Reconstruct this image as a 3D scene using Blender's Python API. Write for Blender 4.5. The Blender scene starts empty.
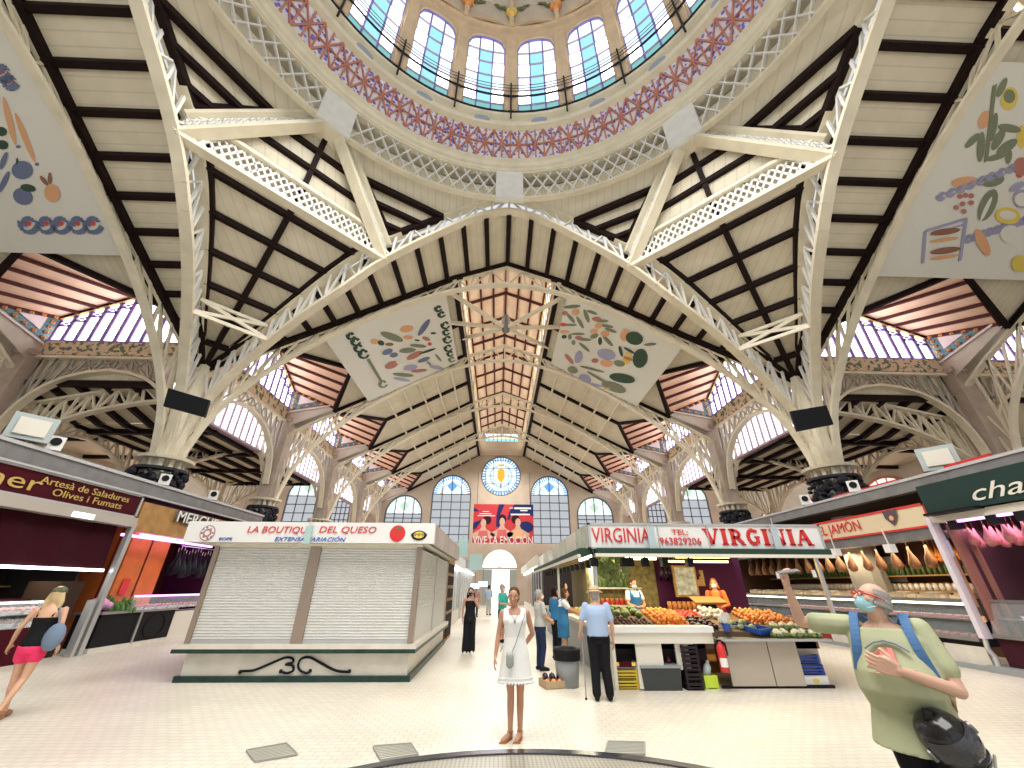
import bpy, math, random
from mathutils import Vector, Matrix
random.seed(7)
PI = math.pi
SC = bpy.context.scene
COL = SC.collection
V = Vector

# ------------------------------------------------------------------ materials
def nodes(m):
    m.use_nodes = True
    nt = m.node_tree
    return nt, nt.nodes['Principled BSDF']

def mat(name, col, rough=.6, metal=0, noise=0, nscale=6, emit=None, es=1, alpha=None, bump=0, trans=0):
    m = bpy.data.materials.new(name)
    nt, b = nodes(m)
    b.inputs['Base Color'].default_value = (*col, 1)
    b.inputs['Roughness'].default_value = rough
    b.inputs['Metallic'].default_value = metal
    if max(col) < .13 and rough > .25: b.inputs['Specular IOR Level'].default_value = .12
    if trans:
        b.inputs['Transmission Weight'].default_value = trans
    if emit:
        b.inputs['Emission Color'].default_value = (*emit, 1)
        b.inputs['Emission Strength'].default_value = es
    if alpha is not None:
        b.inputs['Alpha'].default_value = alpha
    if noise or bump:
        tc = nt.nodes.new('ShaderNodeTexCoord')
        n = nt.nodes.new('ShaderNodeTexNoise'); n.inputs['Scale'].default_value = nscale
        n.inputs['Detail'].default_value = 4
        nt.links.new(tc.outputs['Object'], n.inputs['Vector'])
        if noise:
            r = nt.nodes.new('ShaderNodeValToRGB')
            r.color_ramp.elements[0].position = .3; r.color_ramp.elements[1].position = .7
            r.color_ramp.elements[0].color = (*[c * (1 - noise) for c in col], 1)
            r.color_ramp.elements[1].color = (*[min(1, c * (1 + noise * .5)) for c in col], 1)
            nt.links.new(n.outputs['Fac'], r.inputs['Fac'])
            nt.links.new(r.outputs['Color'], b.inputs['Base Color'])
        if bump:
            bp = nt.nodes.new('ShaderNodeBump'); bp.inputs['Strength'].default_value = bump
            bp.inputs['Distance'].default_value = .01
            nt.links.new(n.outputs['Fac'], bp.inputs['Height'])
            nt.links.new(bp.outputs['Normal'], b.inputs['Normal'])
    return m

def ramp(nt, stops, interp='LINEAR'):
    r = nt.nodes.new('ShaderNodeValToRGB'); r.color_ramp.interpolation = interp
    e = r.color_ramp.elements
    while len(e) < len(stops): e.new(.5)
    for i, (p, c) in enumerate(stops):
        e[i].position = p; e[i].color = (*c, 1)
    return r

def mat_emit(name, col, s):
    m = bpy.data.materials.new(name); m.use_nodes = True
    nt = m.node_tree; nt.nodes.clear()
    e = nt.nodes.new('ShaderNodeEmission'); o = nt.nodes.new('ShaderNodeOutputMaterial')
    e.inputs['Color'].default_value = (*col, 1); e.inputs['Strength'].default_value = s
    nt.links.new(e.outputs[0], o.inputs[0])
    return m

def mat_boards(name, c1, c2, scale=5.0, axis='X', rough=.7):
    m = bpy.data.materials.new(name); nt, b = nodes(m)
    tc = nt.nodes.new('ShaderNodeTexCoord'); w = nt.nodes.new('ShaderNodeTexWave')
    w.wave_type = 'BANDS'; w.bands_direction = axis; w.wave_profile = 'SAW'
    w.inputs['Scale'].default_value = scale; w.inputs['Distortion'].default_value = 0
    n = nt.nodes.new('ShaderNodeTexNoise'); n.inputs['Scale'].default_value = 1.7
    r = ramp(nt, [(0, c2), (.08, c1), (.9, c1), (1, c2)])
    mx = nt.nodes.new('ShaderNodeMixRGB'); mx.blend_type = 'MULTIPLY'; mx.inputs['Fac'].default_value = .35
    r2 = ramp(nt, [(.3, (.72, .7, .66)), (.7, (1, 1, 1))])
    nt.links.new(tc.outputs['Object'], w.inputs['Vector']); nt.links.new(tc.outputs['Object'], n.inputs['Vector'])
    nt.links.new(w.outputs['Fac'], r.inputs['Fac']); nt.links.new(n.outputs['Fac'], r2.inputs['Fac'])
    nt.links.new(r.outputs[0], mx.inputs[1]); nt.links.new(r2.outputs[0], mx.inputs[2])
    nt.links.new(mx.outputs[0], b.inputs['Base Color']); b.inputs['Roughness'].default_value = rough
    return m

M = {}
M['cream'] = mat('cream_paint', (.82, .75, .58), .45, noise=.10, nscale=2)
M['white_steel'] = mat('white_painted_steel', (.84, .84, .80), .4, noise=.08, nscale=3)
M['grey_iron'] = mat('grey_painted_iron', (.50, .46, .39), .5, noise=.15, nscale=2)
M['iron_brown'] = mat('brown_grey_iron', (.50, .42, .35), .5, noise=.18, nscale=2)
M['dark_wood'] = mat('dark_brown_timber', (.018, .009, .008), .6, noise=.3, nscale=8)
M['red_wood'] = mat('red_brown_timber', (.11, .03, .025), .6, noise=.3, nscale=8)
M['boards_y'] = mat_boards('ceiling_boards', (.80, .73, .57), (.66, .60, .46), 1.1, 'Y')
M['boards_x'] = mat_boards('ceiling_boards_across', (.80, .73, .57), (.66, .60, .46), 1.1, 'X')
M['peach'] = mat_boards('peach_boards', (1, .76, .58), (.90, .62, .45), 1.6, 'Y')
M['peach_x'] = mat_boards('peach_boards_across', (1, .76, .58), (.90, .62, .45), 1.6, 'X')
M['peach_d'] = mat_boards('orange_peach_boards', (.95, .60, .41), (.80, .46, .30), 1.6, 'Y')
M['peach_dx'] = mat_boards('orange_peach_boards_across', (.95, .60, .41), (.80, .46, .30), 1.6, 'X')
M['plaster'] = mat('cream_plaster', (.62, .55, .44), .8, noise=.1, nscale=1.2)
M['stone'] = mat('buff_stone', (.72, .55, .36), .8, noise=.14, nscale=1.5)
M['endwall'] = mat('end_wall_plaster', (.56, .47, .37), .85, noise=.12, nscale=.8)
M['glass_white'] = mat_emit('daylit_glass', (.95, .96, 1), 5.0)
M['glass_lantern'] = mat_emit('daylit_lantern_glass', (1, .93, .80), 2.2)
M['glass_strip'] = mat_emit('daylit_strip_glass', (.95, .94, 1), 2.2)
M['glass_cyan'] = mat_emit('daylit_cyan_glass', (.38, .80, .95), .9)
M['glass_pale'] = mat_emit('daylit_pale_blue_glass', (.80, .94, 1), 1.2)
M['glass_teal'] = mat_emit('daylit_teal_glass', (.30, .70, .70), .65)
M['glass_warm'] = mat_emit('daylit_pink_glass', (1, .68, .60), 1.5)
M['glass_dim'] = mat_emit('daylit_blind', (.66, .70, .74), .62)
M['glass_yellow'] = mat_emit('daylit_yellow_glass', (1, .92, .55), 1.1)
M['glass_blue'] = mat_emit('daylit_blue_glass', (.16, .42, .85), .9)
M['glass_green'] = mat_emit('daylit_green_glass', (.55, .75, .6), .9)
M['amber'] = mat_emit('daylit_amber_glass', (.95, .50, .05), .9)
M['street'] = mat_emit('bright_street', (1, .97, .9), 2.4)
M['lilac'] = mat('lilac_painted_bar', (.27, .20, .60), .5)
M['mauve'] = mat('mauve_bar', (.60, .45, .58), .5)
M['lead'] = mat('dark_glazing_bar', (.12, .12, .14), .6)
M['gold'] = mat('gold_moulding', (.75, .45, .14), .45, noise=.25, nscale=20)
M['black'] = mat('black_plastic', (.012, .012, .014), .45)
M['dark_iron'] = mat('black_iron', (.03, .03, .04), .45)
M['brick_red'] = mat('terracotta_rib', (.56, .22, .16), .6, noise=.15, nscale=9)
M['orange_p'] = mat('orange_paint', (.85, .35, .10), .6)
M['teal_p'] = mat('teal_tile', (.10, .20, .20), .5, noise=.4, nscale=9)
M['pink_p'] = mat('pale_pink_tile', (.75, .60, .56), .5)
M['grey_metal'] = mat('grey_sheet_metal', (.22, .22, .22), .35, .4, noise=.2, nscale=3)

def mat_mosaic():
    m = bpy.data.materials.new('purple_and_white_mosaic'); nt, b = nodes(m)
    tc = nt.nodes.new('ShaderNodeTexCoord'); v = nt.nodes.new('ShaderNodeTexVoronoi'); v.inputs['Scale'].default_value = 6
    r = ramp(nt, [(0, (.14, .09, .55)), (.36, (.20, .15, .62)), (.42, (.78, .76, .84)), (1, (.85, .83, .88))])
    nt.links.new(tc.outputs['Object'], v.inputs['Vector']); nt.links.new(v.outputs['Distance'], r.inputs['Fac'])
    nt.links.new(r.outputs[0], b.inputs['Base Color']); b.inputs['Roughness'].default_value = .4
    return m
M['mosaic'] = mat_mosaic()
M['drumback'] = mat('grey_buff_drum_wall', (.36, .32, .27), .8, noise=.2, nscale=1.5)

def mat_frieze():
    m = bpy.data.materials.new('floral_frieze'); nt, b = nodes(m)
    tc = nt.nodes.new('ShaderNodeTexCoord')
    v = nt.nodes.new('ShaderNodeTexVoronoi'); v.inputs['Scale'].default_value = 2.6; v.feature = 'F1'
    v2 = nt.nodes.new('ShaderNodeTexVoronoi'); v2.inputs['Scale'].default_value = 5.5
    n = nt.nodes.new('ShaderNodeTexNoise'); n.inputs['Scale'].default_value = 5
    r = ramp(nt, [(0, (.72, .28, .10)), (.16, (.70, .36, .16)), (.2, (.70, .58, .42)), (1, (.66, .55, .40))])
    r2 = ramp(nt, [(.0, (0, 0, 0)), (.53, (0, 0, 0)), (.57, (1, 1, 1)), (1, (1, 1, 1))])
    mx = nt.nodes.new('ShaderNodeMixRGB'); mx.inputs[2].default_value = (.12, .17, .10, 1)
    for x in (v, v2, n): nt.links.new(tc.outputs['Object'], x.inputs['Vector'])
    nt.links.new(v.outputs['Distance'], r.inputs['Fac']); nt.links.new(n.outputs['Fac'], r2.inputs['Fac'])
    nt.links.new(r2.outputs[0], mx.inputs['Fac']); nt.links.new(r.outputs[0], mx.inputs[1])
    nt.links.new(mx.outputs[0], b.inputs['Base Color']); b.inputs['Roughness'].default_value = .6
    return m
M['frieze'] = mat_frieze()

def mat_floor():
    m = bpy.data.materials.new('glazed_floor_tiles'); nt, b = nodes(m)
    tc = nt.nodes.new('ShaderNodeTexCoord')
    mp = nt.nodes.new('ShaderNodeMapping'); mp.inputs['Rotation'].default_value = (0, 0, 0)
    br = nt.nodes.new('ShaderNodeTexBrick')
    br.inputs['Scale'].default_value = 1; br.inputs['Mortar Size'].default_value = .006
    br.inputs['Brick Width'].default_value = .16; br.inputs['Row Height'].default_value = .11
    br.inputs['Color1'].default_value = (.80, .75, .64, 1); br.inputs['Color2'].default_value = (.74, .69, .59, 1)
    br.inputs['Mortar'].default_value = (.56, .52, .44, 1)
    n = nt.nodes.new('ShaderNodeTexNoise'); n.inputs['Scale'].default_value = .35; n.inputs['Detail'].default_value = 5
    r = ramp(nt, [(.35, (.80, .78, .76)), (.62, (1, 1, 1))])
    mx = nt.nodes.new('ShaderNodeMixRGB'); mx.blend_type = 'MULTIPLY'; mx.inputs['Fac'].default_value = .7
    nt.links.new(tc.outputs['Object'], mp.inputs[0]); nt.links.new(mp.outputs[0], br.inputs['Vector'])
    nt.links.new(tc.outputs['Object'], n.inputs['Vector']); nt.links.new(n.outputs['Fac'], r.inputs['Fac'])
    nt.links.new(br.outputs['Color'], mx.inputs[1]); nt.links.new(r.outputs[0], mx.inputs[2])
    nt.links.new(mx.outputs[0], b.inputs['Base Color'])
    r3 = ramp(nt, [(.3, (.30,) * 3), (.7, (.48,) * 3)]); nt.links.new(n.outputs['Fac'], r3.inputs['Fac'])
    nt.links.new(r3.outputs[0], b.inputs['Roughness'])
    b.inputs['Specular IOR Level'].default_value = .5
    return m
M['floor'] = mat_floor()

# ------------------------------------------------------------------ mesh helper
class MB:
    def __init__(s): s.v = []; s.f = []; s.m = []
    def add(s, vs, fs, mi=0):
        o = len(s.v); s.v += [tuple(x) for x in vs]
        for f in fs: s.f.append([i + o for i in f]); s.m.append(mi)
        return s
    def poly(s, pts, mi=0): return s.add(pts, [list(range(len(pts)))], mi)
    def hexa(s, p, mi=0):
        return s.add(p, [(3, 2, 1, 0), (4, 5, 6, 7), (0, 1, 5, 4), (1, 2, 6, 5), (2, 3, 7, 6), (3, 0, 4, 7)], mi)
    def box(s, x0, x1, y0, y1, z0, z1, mi=0):
        return s.hexa([(x0, y0, z0), (x1, y0, z0), (x1, y1, z0), (x0, y1, z0), (x0, y0, z1), (x1, y0, z1), (x1, y1, z1), (x0, y1, z1)], mi)
    def cbox(s, c, d, mi=0, rz=0, rx=0, ry=0):
        R = Matrix.Rotation(rz, 3, 'Z') @ Matrix.Rotation(ry, 3, 'Y') @ Matrix.Rotation(rx, 3, 'X')
        P = [V(c) + R @ V((sx * d[0] / 2, sy * d[1] / 2, sz * d[2] / 2)) for sz in (-1, 1) for sx, sy in ((-1, -1), (1, -1), (1, 1), (-1, 1))]
        return s.hexa(P, mi)
    def bar(s, p, q, w, h, side=(0, 0, 1), mi=0):
        p, q = V(p), V(q); d = (q - p)
        if d.length < 1e-6: return s
        d.normalize(); sd = V(side); sd = sd - d * sd.dot(d)
        if sd.length < 1e-4: sd = d.orthogonal()
        sd.normalize(); n = d.cross(sd); a = sd * w / 2; b = n * h / 2
        return s.hexa([p - a - b, p + a - b, p + a + b, p - a + b, q - a - b, q + a - b, q + a + b, q - a + b], mi)
    def path(s, pts, w, h, side=(0, 0, 1), mi=0):
        for a, b in zip(pts, pts[1:]): s.bar(a, b, w, h, side, mi)
        return s
    def tube(s, pts, r, n=8, mi=0, cap=True):
        pts = [V(p) for p in pts]; k = len(pts)
        rs = r if isinstance(r, (list, tuple)) else [r] * k
        o = len(s.v); up = None
        for i, p in enumerate(pts):
            d = (pts[min(i + 1, k - 1)] - pts[max(i - 1, 0)])
            d = d.normalized() if d.length > 1e-9 else V((0, 0, 1))
            if up is None: up = d.orthogonal().normalized()
            up = (up - d * up.dot(d)); up = up.normalized() if up.length > 1e-6 else d.orthogonal().normalized()
            w = d.cross(up)
            for j in range(n):
                a = 2 * PI * j / n
                s.v.append(tuple(p + (up * math.cos(a) + w * math.sin(a)) * rs[i]))
        for i in range(k - 1):
            for j in range(n):
                s.f.append([o + i * n + j, o + i * n + (j + 1) % n, o + (i + 1) * n + (j + 1) % n, o + (i + 1) * n + j]); s.m.append(mi)
        if cap:
            s.f.append([o + j for j in range(n)][::-1]); s.m.append(mi)
            s.f.append([o + (k - 1) * n + j for j in range(n)]); s.m.append(mi)
        return s
    def lathe(s, prof, c=(0, 0), n=24, a0=0, a1=2 * PI, mi=0):
        o = len(s.v); full = abs(a1 - a0 - 2 * PI) < 1e-6; m = n if full else n + 1
        for (r, z) in prof:
            for j in range(m):
                a = a0 + (a1 - a0) * j / n
                s.v.append((c[0] + r * math.cos(a), c[1] + r * math.sin(a), z))
        for i in range(len(prof) - 1):
            for j in range(n):
                k = (j + 1) % m
                s.f.append([o + i * m + j, o + i * m + k, o + (i + 1) * m + k, o + (i + 1) * m + j]); s.m.append(mi)
        return s
    def ball(s, c, r, n=10, mi=0, sc=(1, 1, 1), rot=None):
        o = len(s.v); k = max(4, n // 2 + 1)
        for i in range(k + 1):
            t = PI * i / k
            for j in range(n):
                a = 2 * PI * j / n
                p = V((math.sin(t) * math.cos(a) * r * sc[0], math.sin(t) * math.sin(a) * r * sc[1], math.cos(t) * r * sc[2]))
                if rot: p = rot @ p
                s.v.append((c[0] + p.x, c[1] + p.y, c[2] + p.z))
        for i in range(k):
            for j in range(n):
                s.f.append([o + i * n + j, o + (i + 1) * n + j, o + (i + 1) * n + (j + 1) % n, o + i * n + (j + 1) % n]); s.m.append(mi)
        return s
    def build(s, name, mats, parent=None, smooth=False, loc=None):
        me = bpy.data.meshes.new(name)
        vs = s.v
        me.from_pydata(vs, [], s.f)
        if not isinstance(mats, (list, tuple)): mats = [mats]
        for m in mats: me.materials.append(M[m] if isinstance(m, str) else m)
        me.polygons.foreach_set('material_index', s.m)
        if smooth: me.polygons.foreach_set('use_smooth', [True] * len(me.polygons))
        me.validate(); me.update()
        o = bpy.data.objects.new(name, me); COL.objects.link(o)
        if parent: o.parent = parent
        return o

def shift(o, loc, rz=0):   # move a parentless mesh's origin: geometry already in local coordinates
    o.location = loc; o.rotation_euler = (0, 0, rz); return o

def tag(o, label, cat=None, group=None, kind=None):
    o['label'] = label
    if cat: o['category'] = cat
    if group: o['group'] = group
    if kind: o['kind'] = kind
    return o

def empty(name, loc, label, cat, group=None, kind=None, rz=0):
    o = bpy.data.objects.new(name, None); COL.objects.link(o)
    o.location = loc; o.rotation_euler = (0, 0, rz); o.empty_display_size = .1
    return tag(o, label, cat, group, kind)

def copy_tree(o, parent=None):
    c = o.copy(); COL.objects.link(c)
    if parent: c.parent = parent
    for ch in list(o.children): copy_tree(ch, c)
    return c

def resample(pts, n):
    pts = [V(p) for p in pts]; L = [0]
    for a, b in zip(pts, pts[1:]): L.append(L[-1] + (b - a).length)
    out = []
    for i in range(n + 1):
        t = L[-1] * i / n; k = 0
        while k < len(L) - 2 and L[k + 1] < t: k += 1
        seg = L[k + 1] - L[k]
        out.append(pts[k].lerp(pts[k + 1], (t - L[k]) / seg if seg else 0))
    return out

def smooth_pts(pts, n=4):   # Catmull-Rom
    pts = [V(p) for p in pts]; out = []
    for i in range(len(pts) - 1):
        p0 = pts[max(i - 1, 0)]; p1 = pts[i]; p2 = pts[i + 1]; p3 = pts[min(i + 2, len(pts) - 1)]
        for k in range(n):
            t = k / n
            out.append(.5 * ((2 * p1) + (p2 - p0) * t + (2 * p0 - 5 * p1 + 4 * p2 - p3) * t * t + (3 * p1 - p0 - 3 * p2 + p3) * t ** 3))
    out.append(pts[-1]); return out

def text_mesh(txt, size, mat_, parent=None, loc=(0, 0, 0), rot=(PI / 2, 0, 0), name='lettering', ext=.006, shear=0, bold=0, width=None, align='CENTER', sx=1):
    cu = bpy.data.curves.new(name, 'FONT'); cu.body = txt; cu.size = size; cu.extrude = ext
    cu.align_x = align; cu.align_y = 'CENTER'; cu.shear = shear; cu.offset = bold
    cu.resolution_u = 3
    o = bpy.data.objects.new(name, cu); COL.objects.link(o)
    dg = bpy.context.evaluated_depsgraph_get()
    me = bpy.data.meshes.new_from_object(o.evaluated_get(dg))
    bpy.data.objects.remove(o); bpy.data.curves.remove(cu)
    me.materials.clear(); me.materials.append(M[mat_] if isinstance(mat_, str) else mat_)
    if width:
        xs = [v.co.x for v in me.vertices]; w = max(xs) - min(xs)
        sx = width / w
    for v in me.vertices: v.co.x *= sx
    o = bpy.data.objects.new(name, me); COL.objects.link(o); o.location = loc; o.rotation_euler = rot
    if parent: o.parent = parent
    return o

ORD = ['first', 'second', 'third', 'fourth', 'fifth', 'sixth', 'seventh', 'eighth']
YC = 2.07; XC = 13.0; BAY = 7.37
COLA = [13.0 + BAY * k for k in range(5)]
END_A = COLA[4]; YE = YC + END_A

# ------------------------------------------------------------------ camera
cam = bpy.data.cameras.new('camera'); co = bpy.data.objects.new('camera', cam); COL.objects.link(co)
cam.sensor_fit = 'HORIZONTAL'; cam.sensor_width = 36; cam.lens = 36 * 392.0 / 1024
cam.clip_start = .05; cam.clip_end = 300
co.location = (-.22, 0, 1.68)
co.rotation_mode = 'QUATERNION'
Rz = Matrix.Rotation(-.032, 3, 'Z'); Rx = Matrix.Rotation(PI / 2 + .476, 3, 'X'); Rr = Matrix.Rotation(.004, 3, 'Z')
co.rotation_quaternion = (Rz @ Rx @ Rr).to_quaternion()
SC.camera = co
vs_ = SC.view_settings; vs_.view_transform = 'Standard'; vs_.look = 'None'; vs_.gamma = 1; vs_.use_curve_mapping = False
vs_.exposure = 0.42

# ------------------------------------------------------------------ wings: local (a, b, z) -> world
def W_nave(a, b, z): return V((b, YC + a, z))
def W_left(a, b, z): return V((-a, YC + b, z))
def W_right(a, b, z): return V((a, YC + b, z))
def W_back(a, b, z): return V((b, YC - a, z))

def roof_z(b):
    b = abs(b)
    P = [(0, 16.35), (2.7, 15.3), (7.75, 12.5), (13, 9.7), (14, 9.2)]
    for (x0, z0), (x1, z1) in zip(P, P[1:]):
        if b <= x1: return z0 + (z1 - z0) * (b - x0) / (x1 - x0)
    return 9.2

TRUSS_TOP = [(0, 16.15), (2.7, 15.15), (7.75, 12.35), (11.5, 10.35), (13.0, 9.4)]
TRUSS_BOT = [(0, 15.0), (2.5, 14.55), (5.2, 13.45), (7.6, 12.0), (9.4, 10.65), (11.0, 9.05), (12.0, 7.5), (12.45, 5.9)]

def lattice(mb, A, B, side, r=.05, mi=0, x=True):
    n = len(A) - 1
    for i in range(n + 1): mb.bar(A[i], B[i], r * 1.6, r * 1.6, side, mi)
    for i in range(n):
        if x or i % 2 == 0: mb.bar(A[i], B[i + 1], r * 1.6, r * 1.2, side, mi)
        if x or i % 2 == 1: mb.bar(B[i], A[i + 1], r * 1.6, r * 1.2, side, mi)

def make_truss(name, top, bot, n, side, label, cat='truss', fw=.34, ft=.10, m_ch='cream', m_la='cream', group=None, x=True, r=.05, loc=(0, 0, 0)):
    T = resample(top, n); B = resample(bot, n)
    e = empty(name, loc, label, cat, group)
    L = V(loc)
    T = [t - L for t in T]; B = [b - L for b in B]
    fine_t = [V(p) - L for p in resample(top, n * 2)]; fine_b = [V(p) - L for p in resample(bot, n * 2)]
    MB().path(fine_t, fw, ft, side).build('top_chord', m_ch, e)
    MB().path(fine_b, fw, ft, side).build('bottom_chord', m_ch, e)
    mb = MB(); lattice(mb, T, B, side, r, x=x); mb.build('lattice_bars', m_la, e)
    return e

def alim(b):
    P = [(0, 9.74), (5.2, 9.78), (6.6, 10.1), (8.7, 11.1), (11.0, 12.3), (12.6, 12.9), (14, 13)]
    for (x0, z0), (x1, z1) in zip(P, P[1:]):
        if b <= x1: return z0 + (z1 - z0) * (b - x0) / (x1 - x0)
    return 13

def half_pair(P): return [(-b, z) for b, z in P[::-1]] + [(b, z) for b, z in P[1:]]

def wing(W, nm, nb, bound, kx, ends=None):
    side = W(1, 0, 0) - W(0, 0, 0)
    bd = 'boards_y' if kx else 'boards_x'; bx = 'boards_x' if kx else 'boards_y'
    pe = 'peach' if kx else 'peach_x'
    # ---- first short bay between the crossing arch and the first truss
    mb = MB(); rf = MB()
    a0, a1 = 9.3, 13.0
    xs = [0, 2.7, 5.2, 7.75, 10.4, 13.0]
    for s in (-1, 1):
        for b0, b1 in zip(xs, xs[1:]):
            mb.poly([W(alim(b0), s * b0, roof_z(b0)), W(a1, s * b0, roof_z(b0)), W(a1, s * b1, roof_z(b1)), W(alim(b1), s * b1, roof_z(b1))])
        k = 0
        while k * .98 < 11.9:
            b = k * .98; z = roof_z(b) - .10
            lim0 = alim(b) + .1
            if not (k == 0 and s < 0): rf.bar(W(lim0, s * b, z), W(a1, s * b, z), .26 if k == 0 else .17, .2, (0, 0, 1))
            k += 1
    for i in range(2):
        s = 1 - 2 * i
        rf.path([W(a1 - .12, s * b, roof_z(b) - .1) for b in xs], .22, .2, (0, 0, 1))
    c = mb.build('ceiling_' + nm, bx); c['kind'] = 'structure'
    tag(c, 'pale boarded roof slope beside the dome with dark rafters, ' + bound, 'ceiling')
    rf.build('rafter', 'dark_wood', c)
    # ---- bays
    for k in range(nb):
        A0 = COLA[k]; A1 = COLA[k + 1]; Am = (A0 + A1) / 2
        mb = MB(); rf = MB(); pu = MB()
        for s in (-1, 1):
            P = lambda a, b, dz=0: W(a, s * b, roof_z(b) + dz)
            mb.poly([P(A0, 2.7), P(A1, 2.7), P(A1, 7.75), P(A0, 7.75)])
            mb.poly([P(A0, 7.75), P(A1, 7.75), P(A1, 8.3), P(Am, 8.3), P(A0, 8.3)])
            for AE in (A0, A1):
                mb.poly([P(AE, 8.3), P(Am, 8.3), W(AE, s * 10.3, 11.2)])
            # dark rafters: bay edges, middle, lantern edge
            for a, w in ((A0 + .12, .18), (A1 - .12, .18)):
                rf.path([P(a, b, -.1) for b in (2.7, 7.75, 10.3)], w, .2, (0, 0, 1))
            rf.path([P(Am, b, -.1) for b in (2.7, 7.75, 8.3)], .2, .2, (0, 0, 1))
            rf.path([P(A0, 2.62, -.1), P(A1, 2.62, -.1)], .2, .24, (0, 0, 1))
            for AE in (A0 + .1, A1 - .1):
                rf.path([P(Am, 8.3, -.1), W(AE, s * 10.3, 11.1)], .18, .2, (0, 0, 1))
            for j in range(6):
                b = 3.6 + j * 1.0
                if b < 8.2:
                    if k == 0: rf.path([P(A0, b, -.08), P(A1, b, -.08)], .12, .14, (0, 0, 1)) if j in (4, 5) else None
                    else: pu.path([P(A0 + .1, b, -.2), P(A1 - .1, b, -.2)], .09, .12, (0, 0, 1))
        c = mb.build('ceiling_' + nm + '_bay', bd); c['kind'] = 'structure'
        tag(c, '%s bay of pale boarded roof slopes %s counted from the dome' % (ORD[k], bound), 'ceiling')
        rf.build('rafter', 'dark_wood', c)
        if pu.v: pu.build('purlin', 'cream', c)
        # ---- lantern over the ridge
        L = MB(); LR = MB(); G = MB(); GM = MB(); LO = MB()
        LA0 = A0 + (.25 if k == 0 else 0)
        zt = 17.9; zr = 18.9; bt = 2.5
        for s in (-1, 1):
            L.poly([W(LA0, 0, zr), W(A1, 0, zr), W(A1, s * bt, zt), W(LA0, s * bt, zt)])
            LO.poly([W(LA0, s * 2.62, 15.2), W(A1, s * 2.62, 15.2), W(A1, s * 2.55, 15.9), W(LA0, s * 2.55, 15.9)])
            LO.path([W(LA0, s * 2.5, 17.85), W(A1, s * 2.5, 17.85)], .2, .12, (0, 0, 1), 1)
            G.poly([W(LA0, s * 2.54, 15.95), W(A1, s * 2.54, 15.95), W(A1, s * 2.52, 17.8), W(LA0, s * 2.52, 17.8)])
            n = 9
            for j in range(n + 1):
                a = LA0 + (A1 - LA0) * j / n
                GM.bar(W(a, s * 2.52, 15.9), W(a, s * 2.5, 17.85), .32, .05, side, 0)
            GM.path([W(LA0, s * 2.5, 16.0), W(A1, s * 2.5, 16.0)], .1, .08, (0, 0, 1), 1)
            for b in (.8, 1.6, 2.4):
                z = zr - (zr - zt) * b / bt - .07
                LR.path([W(LA0, s * b, z), W(A1, s * b, z)], .09, .12, (0, 0, 1))
            for a in (A0 + .4, A0 + BAY / 3 + .2, A0 + 2 * BAY / 3 + .2):
                LR.path([W(a, 0, zr - .08), W(a, s * bt, zt - .08)], .13, .14, (0, 0, 1))
        LR.path([W(LA0, 0, zr - .07), W(A1, 0, zr - .07)], .13, .12, (0, 0, 1))
        if k == 0:
            for s in (-1, 1): L.poly([W(LA0, s * 2.6, 15.4), W(LA0, 0, 16.4), W(LA0, 0, zr), W(LA0, s * bt, zt)], 0)
        lan = L.build('roof_lantern', pe); lan['kind'] = 'structure'
        tag(lan, '%s bay of raised peach-boarded skylight along the ridge %s, counted from the dome' % (ORD[k], bound), 'skylight')
        LR.build('rafter', 'red_wood', lan); LO.build('curb', ['plaster', 'gold'], lan)
        G.build('glazing', 'glass_lantern', lan); GM.build('mullion', ['plaster', 'gold'], lan)
        # ---- dormers on both slopes
        for s in (-1, 1):
            if nm != 'nave' and s < 0: continue
            dormer(W, nm, k, A0, A1, s, bound, 'peach_d' if kx else 'peach_dx', side)
    # ---- trusses at column lines
    for k in range(nb + (0 if nm == 'nave' else 1)):
        a = COLA[k]
        top = [W(a, b, z) for b, z in half_pair(TRUSS_TOP)]
        bot = [W(a, b, z) for b, z in half_pair(TRUSS_BOT)]
        bot = smooth_pts(bot, 2)
        make_truss('roof_truss', top, bot, 34, side, '%s cream lattice roof truss spanning %s, counted from the dome' % (ORD[k], bound), fw=.27, ft=.11, x=False, loc=W(a, 0, 0))

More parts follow.
